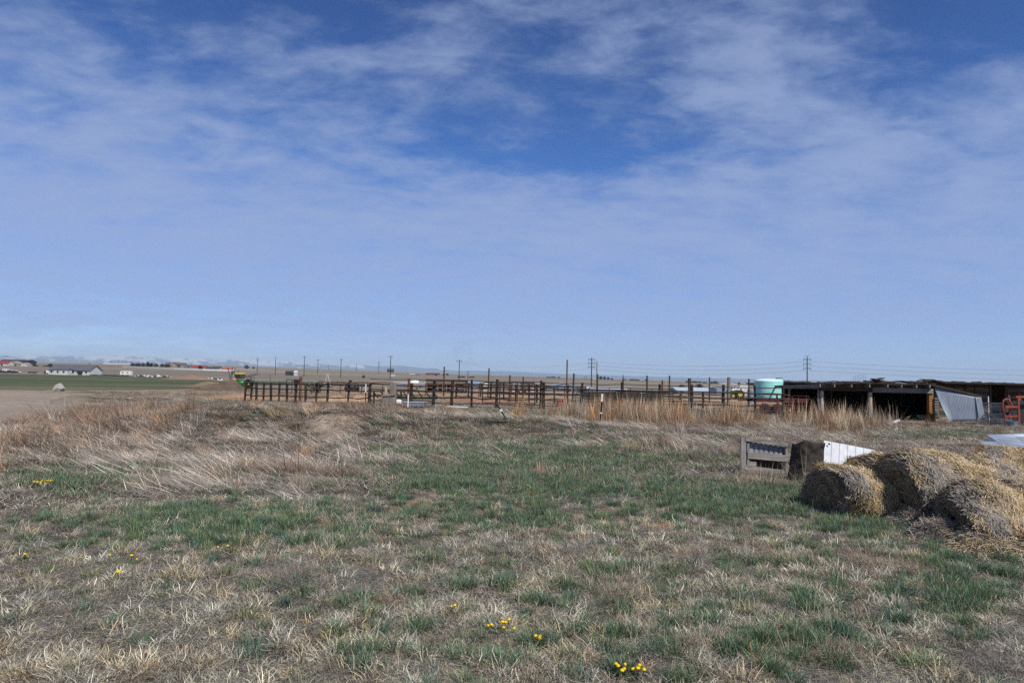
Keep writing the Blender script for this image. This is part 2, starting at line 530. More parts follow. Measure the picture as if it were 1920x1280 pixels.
def blade_arrays(n, rad_, h, w, tilt, bend, dry=0.0, seg=3, base_z=0.0, out=0.6, seedx=0, lie=False, curl=0.0):
    """n blades: base inside radius rad_, length h=(lo,hi), width w, first tilt, bend along the blade"""
    g = np.random.default_rng(1000 + seedx)
    rr_ = rad_ * np.sqrt(g.random(n)); a0 = g.random(n) * 2 * np.pi
    bx, by = rr_ * np.cos(a0), rr_ * np.sin(a0)
    a = np.where(g.random(n) < out, a0 + g.normal(0, 0.6, n), g.random(n) * 2 * np.pi)
    L = h[0] + (h[1] - h[0]) * g.random(n) ** 1.3
    L = L * (1 - 0.35 * (rr_ / max(rad_, 1e-6)))
    th = np.radians(tilt[0] + (tilt[1] - tilt[0]) * g.random(n))
    bd = np.radians(bend[0] + (bend[1] - bend[0]) * g.random(n))
    ww = w * (0.6 + 0.8 * g.random(n))
    tw = a + np.pi / 2 + g.normal(0, 0.5, n)
    sx, sy = np.cos(tw), np.sin(tw)
    if lie:
        a = g.random(n) * 2 * np.pi
        tw = a + np.pi / 2
        sx, sy = np.cos(tw), np.sin(tw)
    pts = []
    x, y, z = bx.copy(), by.copy(), np.full(n, base_z) + (g.random(n) * 0.02 if lie else -0.01)
    pts.append((x, y, z))
    for k in range(seg):
        tk = th + bd * (k + 0.5) / seg
        aa = a + curl * (g.random(n) - 0.5) * (k + 1)
        st = L / seg
        x = x + st * np.sin(tk) * np.cos(aa); y = y + st * np.sin(tk) * np.sin(aa); z = z + st * np.cos(tk)
        z = np.maximum(z, 0.004 + 0.02 * g.random(n))
        pts.append((x, y, z))
    Vs, cols = [], []
    rnd = g.random(n)
    dr = (g.random(n) < dry).astype(float)
    nv = seg * 2 + 1
    V = np.zeros((n, nv, 3)); Cc = np.ones((n, nv, 4))
    for k in range(seg):
        wk = ww * (1 - (k / seg) ** 1.5 * 0.75) * 0.5
        for s, sg in ((0, -1), (1, 1)):
            V[:, 2 * k + s, 0] = pts[k][0] + sg * sx * wk
            V[:, 2 * k + s, 1] = pts[k][1] + sg * sy * wk
            V[:, 2 * k + s, 2] = pts[k][2]
            Cc[:, 2 * k + s, 1] = k / seg
    V[:, -1, 0], V[:, -1, 1], V[:, -1, 2] = pts[seg]
    Cc[:, -1, 1] = 1
    Cc[:, :, 0] = rnd[:, None]; Cc[:, :, 2] = dr[:, None]
    base = (np.arange(n) * nv)[:, None]
    Q = [base + np.array([2 * k, 2 * k + 1, 2 * k + 3, 2 * k + 2]) for k in range(seg - 1)]
    Q = np.concatenate(Q) if Q else np.zeros((0, 4), int)
    T = base + np.array([2 * (seg - 1), 2 * (seg - 1) + 1, 2 * seg])
    return V.reshape(-1, 3), Q, T, Cc.reshape(-1, 4)


def merge(parts):
    V, Q, T, Cc, o = [], [], [], [], 0
    for v, q_, t_, c_ in parts:
        V.append(v); Q.append(q_ + o); T.append(t_ + o); Cc.append(c_); o += len(v)
    return np.concatenate(V), np.concatenate(Q), np.concatenate(T), np.concatenate(Cc)


def twigs(n, R0, H, w, seedx, fork=3, up=0.5):
    """a rounded dead bush: stems rising from one root and forking"""
    g = np.random.default_rng(3000 + seedx)
    parts = []
    V, Q, T, Cc = [], [], [], []
    o = 0
    for i in range(n):
        a = g.random() * 6.283
        tl = math.acos(max(0.05, 1 - g.random() * (1 - math.cos(R(82)))))
        p = np.array([0.04 * g.normal(), 0.04 * g.normal(), 0.0])
        L = (R0 * math.sin(tl) + H * math.cos(tl)) * (0.75 + 0.35 * g.random())
        d = np.array([math.sin(tl) * math.cos(a), math.sin(tl) * math.sin(a), math.cos(tl)])
        stack = [(p, d, L * 0.5, w, 0)]
        while stack:
            p, d, l, ww, dep = stack.pop()
            d2 = d + g.normal(0, 0.16, 3); d2 /= np.linalg.norm(d2)
            q1 = p + d * l * 0.5; q2 = q1 + d2 * l * 0.5
            for pp in (q1, q2):
                pp[2] = max(pp[2], 0.01)
            s = np.cross(d, g.normal(0, 1, 3)); s /= np.linalg.norm(s) + 1e-9
            vs = [p - s * ww / 2, p + s * ww / 2, q1 - s * ww * .42, q1 + s * ww * .42, q2]
            V += vs
            r_ = g.random()
            Cc += [[r_, 0.2 + 0.3 * dep, 0, 1]] * 5
            Q.append([o, o + 1, o + 3, o + 2]); T.append([o + 2, o + 3, o + 4]); o += 5
            if dep < 2:
                for _ in range(fork if dep == 0 else 2):
                    d3 = d2 + g.normal(0, 0.42, 3) + np.array([0, 0, 0.12 * up]); d3 /= np.linalg.norm(d3)
                    stack.append((q2 - d2 * l * 0.2 * g.random(), d3, l * 0.62, ww * 0.7, dep + 1))
    return np.array(V), np.array(Q), np.array(T), np.array(Cc)


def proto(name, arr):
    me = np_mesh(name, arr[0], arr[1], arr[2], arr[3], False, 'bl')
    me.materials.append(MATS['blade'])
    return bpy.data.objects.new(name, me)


def scatter(name, label, protos, P, rot, scl, idx, tint_, kind='stuff'):
    """one object of ground cover: the tufts are instanced on its points"""
    me = bpy.data.meshes.new(name)
    me.vertices.add(len(P))
    me.vertices.foreach_set('co', P.astype(np.float32).ravel())
    for an, ty, key, arr in (('rot', 'FLOAT_VECTOR', 'vector', rot), ('scl', 'FLOAT_VECTOR', 'vector', scl), ('tint', 'FLOAT_COLOR', 'color', tint_), ('pick', 'INT', 'value', idx)):
        a = me.attributes.new(an, ty, 'POINT')
        a.data.foreach_set(key, np.ascontiguousarray(arr, dtype=np.int32 if ty == 'INT' else np.float32).ravel())
    o = link(name, me, None)
    ng = bpy.data.node_groups.new(name, 'GeometryNodeTree')
    ng.interface.new_socket('Geometry', in_out='INPUT', socket_type='NodeSocketGeometry')
    ng.interface.new_socket('Geometry', in_out='OUTPUT', socket_type='NodeSocketGeometry')
    N, L = ng.nodes, ng.links
    gi, go = N.new('NodeGroupInput'), N.new('NodeGroupOutput')
    g2i = N.new('GeometryNodeGeometryToInstance')
    for p in reversed(protos):
        oi = N.new('GeometryNodeObjectInfo')
        oi.inputs['Object'].default_value = p
        L.new(oi.outputs['Geometry'], g2i.inputs[0])
    # each prototype becomes one instance, in order
    g2s = []
    jn = N.new('GeometryNodeJoinGeometry')
    N.remove(g2i)
    for p in reversed(protos):
        oi = N.new('GeometryNodeObjectInfo')
        oi.inputs['Object'].default_value = p
        gg = N.new('GeometryNodeGeometryToInstance')
        L.new(oi.outputs['Geometry'], gg.inputs[0])
        L.new(gg.outputs[0], jn.inputs[0])
    iop = N.new('GeometryNodeInstanceOnPoints')

    def attr(nm, dt):
        a = N.new('GeometryNodeInputNamedAttribute'); a.data_type = dt
        a.inputs['Name'].default_value = nm
        return a.outputs['Attribute']
    L.new(gi.outputs[0], iop.inputs['Points'])
    L.new(jn.outputs[0], iop.inputs['Instance'])
    iop.inputs['Pick Instance'].default_value = True
    L.new(attr('pick', 'INT'), iop.inputs['Instance Index'])
    e2r = N.new('FunctionNodeEulerToRotation')
    L.new(attr('rot', 'FLOAT_VECTOR'), e2r.inputs[0])
    L.new(e2r.outputs[0], iop.inputs['Rotation'])
    L.new(attr('scl', 'FLOAT_VECTOR'), iop.inputs['Scale'])
    L.new(iop.outputs[0], go.inputs[0])
    md = o.modifiers.new('scatter', 'NODES')
    md.node_group = ng
    tag(o, label, kind=kind)
    return o


def sample(n, r0, r1, amax=47, power=1.0, seedx=0):
    """n ground points between two distances"""
    g = np.random.default_rng(500 + seedx)
    u = g.random(n)
    if power == 2:
        r = np.sqrt(r0 ** 2 + (r1 ** 2 - r0 ** 2) * u)
    elif power == 1:
        r = r0 + (r1 - r0) * u
    else:
        r = r0 * (r1 / r0) ** u
    a = np.radians((g.random(n) * 2 - 1) * amax)
    x, y = r * np.sin(a), r * np.cos(a)
    z = zg(x, y)
    px, py = to_px(x, y, z)
    return x, y, z, px, py, g


def cluster(x, y, seed, size, keepf=0.5):
    """1 near the middle of irregular clumps about `size` metres apart, 0 in the gaps between"""
    cxs, cys = np.floor(x / size), np.floor(y / size)
    best = np.full(len(x), 9.0)
    for dx in (-1, 0, 1):
        for dy in (-1, 0, 1):
            a, b = cxs + dx, cys + dy
            h1 = np.sin(a * 127.1 + b * 311.7 + seed) * 43758.5453; h1 -= np.floor(h1)
            h2 = np.sin(a * 269.5 + b * 183.3 + seed * 2) * 43758.5453; h2 -= np.floor(h2)
            h3 = np.sin(a * 419.2 + b * 371.9 + seed * 3) * 43758.5453; h3 -= np.floor(h3)
            d = np.hypot(x - (a + h1) * size, y - (b + h2) * size) / size
            d = np.where(h3 < keepf, d / (0.35 + h1 * .6), 9.0)
            best = np.minimum(best, d)
    return np.clip(1.25 - best * 1.9, 0, 1)


def density(fields, px, py):
    d = np.zeros(len(px))
    for f in fields:
        d = np.maximum(d, f[4] * E(px, py, f[0], f[1], f[2], f[3]))
    return d


GREEN_F = [(1000, 880, 340, 62, 1.1), (1400, 938, 200, 36, 1.25), (430, 985, 330, 45, .92), (120, 900, 170, 34, .8), (640, 1010, 60, 30, .9), (1640, 980, 120, 36, 1.0), (1800, 1110, 190, 110, .72),
         (950, 790, 70, 25, .8), (860, 810, 50, 14, .8), (490, 778, 110, 12, .85), (250, 880, 180, 20, .6), (1250, 1160, 800, 180, .44), (950, 970, 560, 45, .55), (1500, 1210, 400, 100, .5), (1130, 830, 220, 25, .55),
         (1400, 860, 160, 14, .55), (1750, 815, 160, 10, .7), (1300, 780, 150, 6, .3), (200, 1010, 200, 40, .45), (640, 790, 1, 1, 0), (700, 1150, 300, 120, .4), (1310, 870, 110, 12, .6), (720, 800, 60, 14, .6), (1230, 905, 60, 30, .8)]
STRAW = [(1000, 785, 380, 30, 1.0), (420, 868, 420, 26, 1.0), (1150, 825, 200, 30, .9), (760, 800, 120, 30, .9), (1250, 1140, 520, 130, .60), (630, 990, 60, 28, .9), (205, 960, 110, 26, 1.0), (480, 905, 300, 18, .7), (120, 1100, 300, 140, .22), (1500, 800, 420, 24, .8), (300, 830, 420, 40, .8), (620, 830, 160, 50, .9),
         (1150, 1075, 200, 60, .8), (900, 1020, 700, 40, .45), (1420, 900, 70, 20, .9), (1000, 1230, 500, 80, .5), (400, 1150, 300, 80, .15), (60, 1260, 300, 30, .7), (1690, 1040, 100, 24, .6)]
WEED = [(190, 800, 190, 48, 1.0), (20, 830, 110, 40, .7), (420, 800, 160, 34, .6), (580, 790, 90, 44, .65), (690, 768, 110, 13, .9), (600, 775, 60, 16, .8), (1330, 800, 120, 12, .5), (1400, 890, 60, 20, .5), (560, 880, 90, 20, .4), (1700, 800, 120, 10, .4), (1300, 845, 120, 14, .35)]

# --- prototypes
pg = [proto("green_tuft", merge([blade_arrays(70, 0.055, (0.07, 0.19), 0.0042, (2, 38), (5, 60), 0.10, 3, seedx=i), ])) for i in range(6)]
pg += [proto("green_sprig", blade_arrays(26, 0.05, (0.04, 0.11), 0.004, (5, 55), (5, 60), 0.12, 3, seedx=20 + i)) for i in range(4)]
pgw = [proto("green_patch", merge([blade_arrays(90, 0.16, (0.09, 0.24), 0.009, (2, 40), (5, 50), 0.12, 2, seedx=40 + i)])) for i in range(5)]
pd = [proto("dry_tuft", merge([blade_arrays(70, 0.07, (0.05, 0.17), 0.0038, (15, 75), (10, 90), 0.0, 3, seedx=60 + i, curl=0.8)])) for i in range(6)]
pdw = [proto("dry_patch", merge([blade_arrays(90, 0.2, (0.10, 0.34), 0.009, (20, 75), (5, 60), 0.0, 3, seedx=80 + i, curl=.5)])) for i in range(5)]
pl = [proto("litter_patch", merge([blade_arrays(210, 0.32, (0.03, 0.16), 0.0036, (82, 92), (-8, 8), 0.0, 2, seedx=100 + i, lie=True, curl=.6), blade_arrays(50, 0.3, (0.02, 0.07), 0.0036, (30, 85), (0, 60), 0.0, 2, seedx=110 + i, curl=.6)])) for i in range(5)]
plw = [proto("litter_sheet", merge([blade_arrays(150, 0.6, (0.12, 0.40), 0.014, (70, 90), (-10, 10), 0.0, 2, seedx=120 + i, lie=True, curl=.5)])) for i in range(4)]
pws = [proto("weed_stems", merge([blade_arrays(34, 0.24, (0.40, 1.0), 0.0080, (2, 40), (0, 50), 0.0, 3, seedx=140 + i, curl=.35), blade_arrays(60, 0.26, (0.12, 0.35), 0.006, (20, 70), (0, 40), 0.0, 2, seedx=150 + i)])) for i in range(5)]
prd = [proto("reed_stems", merge([blade_arrays(46, 0.24, (0.45, 1.0), 0.011, (0, 10), (0, 14), 0.0, 3, seedx=160 + i, curl=.2), blade_arrays(50, 0.26, (0.2, 0.5), 0.010, (5, 35), (0, 40), 0.0, 2, seedx=170 + i)])) for i in range(5)]
pfl = [proto("flat_straw", merge([blade_arrays(60, 0.18, (0.35, 0.85), 0.0055, (52, 82), (0, 30), 0.0, 3, seedx=180 + i, out=0.0, curl=.1)])) for i in range(1)]


def flat_arr(i):
    v, q_, t_, c_ = blade_arrays(75, 0.22, (0.30, 0.85), 0.0070, (50, 84), (0, 26), 0.0, 3, seedx=190 + i)
    return v, q_, t_, c_


def combed(i):
    """wind-flattened straw: every stalk of the clump falls the same way (+Y)"""
    g = np.random.default_rng(400 + i)
    parts = []
    for k in range(75):
        parts.append(blade_arrays(1, 0.001, (0.3, 0.85), 0.0075, (48, 80), (4, 30), 0.0, 3, seedx=7000 + 100 * i + k))
    out = []
    for (v, q_, t_, c_) in parts:
        d = v[-1] - v[0]
        a = math.atan2(d[0], d[1]) + g.normal(0, 0.28)
        ca, sa = math.cos(a), math.sin(a)
        x, y = v[:, 0].copy(), v[:, 1].copy()
        v[:, 0] = ca * x - sa * y + g.normal(0, 0.13)
        v[:, 1] = sa * x + ca * y + g.normal(0, 0.13)
        c_[:, 0] = g.random()
        out.append((v, q_, t_, c_))
    return merge(out)


pfl = [proto("flat_straw", combed(i)) for i in range(5)]


def put(name, label, protos, x, y, z, g, size=(0.7, 1.3), tilt=(0, 12), face=None, tints=((0.1, 0.1, 0.1),), tw=None, hscale=None, jit=0.15):
    n = len(x)
    rot = np.zeros((n, 3))
    rot[:, 0] = np.radians(tilt[0] + (tilt[1] - tilt[0]) * g.random(n))
    rot[:, 2] = g.random(n) * 6.283 if face is None else np.radians(face[0]) + g.normal(0, np.radians(face[1]), n)
    if face is not None:
        rot[:, 0] *= -1       # lean towards +Y before turning
    s = size[0] + (size[1] - size[0]) * g.random(n)
    scl = np.stack([s, s, s * (hscale if hscale is not None else 1.0)], -1)
    T = np.array(tints)
    ti = g.integers(0, len(T), n) if tw is None else tw
    tc_ = T[ti] * (1 + g.normal(0, jit, (n, 1))).clip(0.5, 1.6)
    tc_ = np.concatenate([tc_, np.ones((n, 1))], 1)
    return scatter(name, label, protos, np.stack([x, y, z], -1), rot, scl, g.integers(0, len(protos), n), tc_)


def keep(sm, w, cond=None):
    x, y, z, px, py, g = sm
    k = g.random(len(x)) < w
    if cond is not None:
        k &= cond
    return x[k], y[k], z[k], g


# obstacles where no grass grows through (bales etc.) are skipped with this
def clear(x, y):
    k = np.ones(len(x), bool)
    for (cx_, cy_, rx_, ry_) in KEEPOUT:
        k &= (((x - cx_) / rx_) ** 2 + ((y - cy_) / ry_) ** 2) > 1
    return k


KEEPOUT = []
GREEN_T = ((0.105, 0.185, 0.105), (0.130, 0.210, 0.100), (0.085, 0.165, 0.115), (0.165, 0.225, 0.105))
DRY_T = ((0.58, 0.53, 0.39), (0.47, 0.43, 0.32), (0.38, 0.355, 0.295), (0.52, 0.42, 0.26), (0.26, 0.23, 0.185), (0.54, 0.52, 0.43), (0.30, 0.24, 0.17))
LIT_T = ((0.27, 0.25, 0.205), (0.39, 0.36, 0.29), (0.18, 0.16, 0.132), (0.33, 0.29, 0.215))


def grow():
    mound = lambda x, y: (((x + 5.35) / .55) ** 2 + ((y - 20.3) / .75) ** 2) > .6 + .8 * vnoise(x, y, .3, 77)
    yardk = lambda px, py: ~((px < 175) & (px > -400) & (py < 797 - np.clip(px, 0, 200) * .12))
    # green grass, near: tufts gathered in clumps
    sm = sample(110000, 2.9, 14, seedx=1); x, y, z, px, py, g = sm
    d = density(GREEN_F, px, py)
    w = np.clip(d * 1.5 - 0.12, 0, 1) * (cluster(x, y, 3, 0.34, .68) + .5 * cluster(x, y, 4, 0.2, .5) * (d > .5)) * (0.1 + 1.5 * fbm(x, y, 1.1, 51, 2)) * .85 + np.clip(d - .35, 0, 1) * .30 + .006
    a = keep(sm, w, clear(x, y))
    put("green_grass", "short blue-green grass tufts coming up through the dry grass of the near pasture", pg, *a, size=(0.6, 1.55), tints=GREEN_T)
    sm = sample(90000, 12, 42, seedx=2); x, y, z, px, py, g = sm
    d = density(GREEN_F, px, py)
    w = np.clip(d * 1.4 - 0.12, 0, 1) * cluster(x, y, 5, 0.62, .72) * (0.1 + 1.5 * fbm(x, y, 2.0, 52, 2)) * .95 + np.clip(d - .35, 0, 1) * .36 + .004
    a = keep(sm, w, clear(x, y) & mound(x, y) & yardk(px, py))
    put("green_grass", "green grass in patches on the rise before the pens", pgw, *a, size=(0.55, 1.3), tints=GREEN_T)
    # litter
    sm = sample(11000, 2.6, 13, seedx=3); x, y, z, px, py, g = sm
    og = 1 - .8 * np.clip(np.maximum.reduce([E(px, py, *o_) for o_ in org[:3] + org[8:]]), 0, 1)
    a = keep(sm, og * 0.95 * (0.15 + np.clip(fbm(x, y, 0.9, 58, 2) - .25, 0, 1) * 1.6), clear(x, y))
    put("dead_grass_litter", "grey dead stalks lying flat over the soil of the near pasture", pl, *a, size=(0.6, 1.2), tilt=(0, 4), tints=LIT_T)
    sm = sample(12000, 12, 52, seedx=4); x, y, z, px, py, g = sm
    a = keep(sm, 0.8, clear(x, y) & yardk(px, py) & mound(x, y))
    put("dead_grass_litter", "pale dead stalks lying flat on the rise before the pens", plw, *a, size=(0.7, 1.3), tilt=(0, 4), tints=((0.24, 0.20, 0.165), (0.34, 0.29, 0.235), (0.16, 0.135, 0.11), (0.42, 0.36, 0.29)))
    # dry tufts in clumps
    sm = sample(120000, 2.9, 15, seedx=5); x, y, z, px, py, g = sm
    d = density(STRAW, px, py)
    w = np.clip(d * 1.25 + .10, 0, 1) * cluster(x + 9, y, 8, 0.42, .55) * (0.2 + 1.2 * fbm(x, y, 1.3, 53, 2)) * .75 + .085 * (.3 + d)
    w = w * (1 - .8 * np.clip(np.maximum.reduce([E(px, py, *o_) for o_ in org[:3] + org[8:]]), 0, 1))
    a = keep(sm, w, clear(x, y))
    put("dry_grass", "bleached dry grass tufts scattered over the near pasture", pd, *a, size=(0.35, 1.75), tints=DRY_T)
    sm = sample(60000, 13, 52, seedx=6); x, y, z, px, py, g = sm
    d = density(STRAW, px, py)
    w = np.clip(d * .9 + .3, 0, 1) * cluster(x, y + 7, 11, 0.9, .6) * (0.2 + 1.1 * fbm(x, y, 2.4, 54, 2)) * .7 + .10
    a = keep(sm, w, clear(x, y) & yardk(px, py) & mound(x, y))
    put("dry_grass", "straw coloured dry grass thick on the rise before the pens", pdw, *a, size=(0.4, 1.0), tints=DRY_T)
    # wind-flattened pale straw
    sm = sample(30000, 10.5, 34, seedx=7); x, y, z, px, py, g = sm
    w = np.clip(density(STRAW[:4] + STRAW[7:8] + STRAW[9:10] + STRAW[10:12], px, py) * 1.2 - 0.2 + (fbm(x, y, 1.5, 59) - 0.5) * 1.8, 0, 1) * 0.72 * (.25 + cluster(x, y, 21, .8, .7))
    w = w * (1 - .75 * np.clip(density(GREEN_F[:4], px, py) * 1.3, 0, 1))
    a = keep(sm, w, clear(x, y) & yardk(px, py) & mound(x, y))
    put("flattened_straw", "long whitish grass stalks blown flat in drifts", pfl, *a, size=(0.5, 1.4), tilt=(0, 14), face=(100, 38), tints=((0.66, 0.60, 0.51), (0.54, 0.48, 0.41), (0.36, 0.31, 0.26), (0.58, 0.48, 0.36)))
    # brown weed stems, upright and blown over
    sm = sample(30000, 13, 42, seedx=8); x, y, z, px, py, g = sm
    wd = density(WEED, px, py)
    w = np.clip(wd * 1.1 - 0.15 + (fbm(x, y, 1.4, 60) - 0.5) * 1.4, 0, 1) * (.15 + cluster(x, y, 31, .9, .7)) * 0.42
    a = keep(sm, w, clear(x, y) & yardk(px, py) & mound(x, y))
    WT = ((0.34, 0.235, 0.155), (0.40, 0.28, 0.185), (0.19, 0.13, 0.095), (0.46, 0.39, 0.31), (0.26, 0.165, 0.11), (0.40, 0.25, 0.15), (0.15, 0.105, 0.08))
    put("dead_weeds", "brown dead weed stems leaning with the wind", pws, *a, size=(0.4, 1.35), tilt=(2, 56), face=(72, 42), tints=WT)
    sm = sample(16000, 13, 42, seedx=18); x, y, z, px, py, g = sm
    wd = density(WEED, px, py)
    w = np.clip(wd * 1.2 - 0.15 + (fbm(x, y, 1.1, 66) - 0.5) * 1.6, 0, 1) * 0.5
    a = keep(sm, w, clear(x, y) & yardk(px, py) & mound(x, y))
    put("dead_weeds", "brown weed stalks blown over into a tangle", pfl, *a, size=(0.5, 1.25), tilt=(-25, 10), face=(88, 40), tints=WT)
    # reeds in front of the pens and the shed
    sm = sample(9000, 30.5, 37.5, seedx=9); x, y, z, px, py, g = sm
    w = np.maximum(1.3 * E(px, py, 1175, 792, 100, 12), 0) * np.clip(fbm(x, y, 1.4, 61) * 2.6 - .55, .08, 1.6)
    w = np.maximum(w, 0.8 * E(px, py, 1590, 800, 52, 13) * np.clip(fbm(x, y, 1.2, 62) * 2.6 - .55, .08, 1.6))
    w = np.maximum(w, 0.16 * E(px, py, 1400, 792, 120, 12))
    a = keep(sm, w * 0.6, clear(x, y))
    put("dry_reeds", "tall rust and straw coloured dead stalks standing before the pens", prd, *a, size=(0.45, 1.75), tilt=(0, 20), tints=((0.50, 0.28, 0.13), (0.42, 0.26, 0.14), (0.54, 0.40, 0.24), (0.30, 0.20, 0.13), (0.50, 0.42, 0.31), (0.44, 0.35, 0.25)))
    # straw inside the pens and on the flat left of them
    sm = sample(14000, 36, 78, seedx=10); x, y, z, px, py, g = sm
    a = keep(sm, 0.75 * (px > 480), (px < 1560) & (y < 62))
    put("pen_straw", "orange tan trodden straw covering the ground inside the pens", pdw, *a, size=(0.5, 1.1), tints=((0.44, 0.29, 0.17), (0.40, 0.29, 0.19), (0.33, 0.23, 0.15)), hscale=0.7)
    sm = sample(40000, 24, 84, seedx=11); x, y, z, px, py, g = sm
    w = (px < 500) * (.5 + cluster(x * .5, y, 41, 2.2, .6)) * .9
    a = keep(sm, w, yardk(px, py) & ((px > 150) | (py < 745) | (px < -300)) & (py > 733.5))
    TL = np.array(((0.46, 0.38, 0.27), (0.38, 0.32, 0.25), (0.30, 0.21, 0.15), (0.11, 0.155, 0.08)))
    X, Y_, Z_, gg = a
    qx, qy = to_px(X, Y_, Z_)
    gr = np.maximum.reduce([E(qx, qy, 410, 757, 100, 9), E(qx, qy, 250, 750, 80, 4), E(qx, qy, 480, 775, 90, 8), E(qx, qy, 330, 765, 60, 6)])
    tw_ = np.where(gg.random(len(X)) < gr * 1.1 - .05, 3, gg.integers(0, 3, len(X)))
    put("field_grass", "short dry and green grass on the flat ground left of the pens", pdw, X, Y_, Z_, gg, size=(0.5, 1.2), tints=TL, tw=tw_, hscale=0.6)

# ================================================================== building blocks
def HZ(px):
    return 704 + (px - 960) * math.tan(ROLL)


class MB:
    def __init__(s):
        s.v, s.f = [], []

    def add(s, vs, fs):
        o = len(s.v)
        s.v += [tuple(v) for v in vs]
        s.f += [tuple(i + o for i in f) for f in fs]
        return s

    def box(s, c, d, rot=None):
        vs = []
        for x in (-.5, .5):
            for y in (-.5, .5):
                for z in (-.5, .5):
                    p = Vector((x * d[0], y * d[1], z * d[2]))
                    if rot is not None:
                        p = rot @ p
                    vs.append(p + Vector(c))
        return s.add(vs, [(0, 1, 3, 2), (4, 6, 7, 5), (0, 4, 5, 1), (2, 3, 7, 6), (0, 2, 6, 4), (1, 5, 7, 3)])

    def beam(s, a, b, w, h, up=(0, 0, 1)):
        a, b = Vector(a), Vector(b)
        d = (b - a).normalized()
        u = Vector(up)
        sd_ = d.cross(u)
        if sd_.length < 1e-3:
            sd_ = d.cross(Vector((0, 1, 0)))
        sd_.normalize()
        u = sd_.cross(d).normalized()
        vs = [p + sd_ * sx * w / 2 + u * sz * h / 2 for p in (a, b) for sx, sz in ((-1, -1), (1, -1), (1, 1), (-1, 1))]
        return s.add(vs, [(3, 2, 1, 0), (4, 5, 6, 7), (0, 1, 5, 4), (1, 2, 6, 5), (2, 3, 7, 6), (3, 0, 4, 7)])

    def tube(s, a, b, r0, r1=None, n=8, cap=True):
        return s.pipe([a, b], [r0, r0 if r1 is None else r1], n, cap)

    def pipe(s, pts, rs, n=8, cap=True, closed=False):
        pts = [Vector(p) for p in pts]
        if isinstance(rs, (int, float)):
            rs = [rs] * len(pts)
        o = len(s.v)
        m = len(pts)
        pu = None
        for i, p in enumerate(pts):
            d = (pts[(i + 1) % m] - pts[i - 1]) if closed else (pts[min(i + 1, m - 1)] - pts[max(i - 1, 0)])
            d = d.normalized()
            if pu is None:
                pu = d.orthogonal().normalized()
            u = (pu - d * pu.dot(d))
            u = u.normalized() if u.length > 1e-4 else d.orthogonal().normalized()
            pu = u
            w = d.cross(u)
            for k in range(n):
                t_ = 2 * math.pi * k / n
                s.v.append(tuple(p + (u * math.cos(t_) + w * math.sin(t_)) * rs[i]))
        for i in range(m if closed else m - 1):
            a0, b0 = o + i * n, o + ((i + 1) % m) * n
            for k in range(n):
                s.f.append((a0 + k, a0 + (k + 1) % n, b0 + (k + 1) % n, b0 + k))
        if cap and not closed:
            s.f.append(tuple(o + k for k in reversed(range(n))))
            s.f.append(tuple(o + (m - 1) * n + k for k in range(n)))
        return s

    def lathe(s, prof, c=(0, 0, 0), axis='Z', n=24):
        o = len(s.v)
        for (r, h) in prof:
            for k in range(n):
                t_ = 2 * math.pi * k / n
                x, y, z = r * math.cos(t_), r * math.sin(t_), h
                if axis == 'Y':
                    x, y, z = x, z, y
                elif axis == 'X':
                    x, y, z = z, x, y
                s.v.append((c[0] + x, c[1] + y, c[2] + z))
        m = len(prof)
        for i in range(m - 1):
            for k in range(n):
                s.f.append((o + i * n + k, o + i * n + (k + 1) % n, o + (i + 1) * n + (k + 1) % n, o + (i + 1) * n + k))
        s.f.append(tuple(o + k for k in reversed(range(n))))
        s.f.append(tuple(o + (m - 1) * n + k for k in range(n)))
        return s

    def rough(s, amt, sc=0.3, seed=0):
        out = []
        for (x, y, z) in s.v:
            k = [math.sin((x * a + y * b + z * c) / sc + seed * 1.7) for a, b, c in ((1.3, 2.1, .7), (2.3, -1.1, 1.9), (-.8, 1.7, 2.6))]
            out.append((x + k[0] * amt, y + k[1] * amt, z + k[2] * amt))
        s.v = out
        return s

    def build(s, name, mat, parent=None, smooth=False, bevel=0.0, off=None):
        v = s.v
        if off is not None:
            v = [(a - off[0], b - off[1], c - off[2]) for a, b, c in v]
        me = bpy.data.meshes.new(name)
        me.from_pydata(v, [], s.f)
        if smooth:
            me.polygons.foreach_set('use_smooth', [True] * len(me.polygons))
        bm = bmesh.new(); bm.from_mesh(me)
        bmesh.ops.recalc_face_normals(bm, faces=bm.faces)
        if bevel:
            bmesh.ops.bevel(bm, geom=[e for e in bm.edges if len(e.link_faces) == 2 and e.calc_face_angle(0) > 0.6], offset=bevel, segments=1, affect='EDGES')
        bm.to_mesh(me); bm.free()
        if smooth:
            me.set_sharp_from_angle(angle=R(40))
        return link(name, me, mat, parent)


def thing(name, label, cat, loc, rz=0, group=None):
    o = bpy.data.objects.new(name, None)
    C.objects.link(o)
    o.location = loc
    o.rotation_euler = (0, 0, rz)
    o.empty_display_size = 0.2
    return tag(o, label, cat, group)


def copy_tree(o, parent=None):
    c_ = o.copy()
    C.objects.link(c_)
    if parent is not None:
        c_.parent = parent
    for ch in list(o.children):
        copy_tree(ch, c_)
    return c_


def on_line(px, A, B):
    """the point of the line A-B (on plan) seen in that column, at eye level"""
    lo, hi = -0.6, 1.6
    f = lambda t_: 960 + 1280 * ((A[0] + (B[0] - A[0]) * t_) / (A[1] + (B[1] - A[1]) * t_)) - px
    for _ in range(50):
        mid = (lo + hi) / 2
        if (f(lo) < 0) == (f(mid) < 0):
            lo = mid
        else:
            hi = mid
    t_ = (lo + hi) / 2
    x, y = A[0] + (B[0] - A[0]) * t_, A[1] + (B[1] - A[1]) * t_
    return Vector((x, y, Z(x, y)))


def col_at(px, Y, py=None):
    """the spot on the ground Y metres out in that column"""
    py = HZ(px) + 30 if py is None else py
    p = At(px, py, Y)
    return Vector((p.x, Y, Z(p.x, Y)))


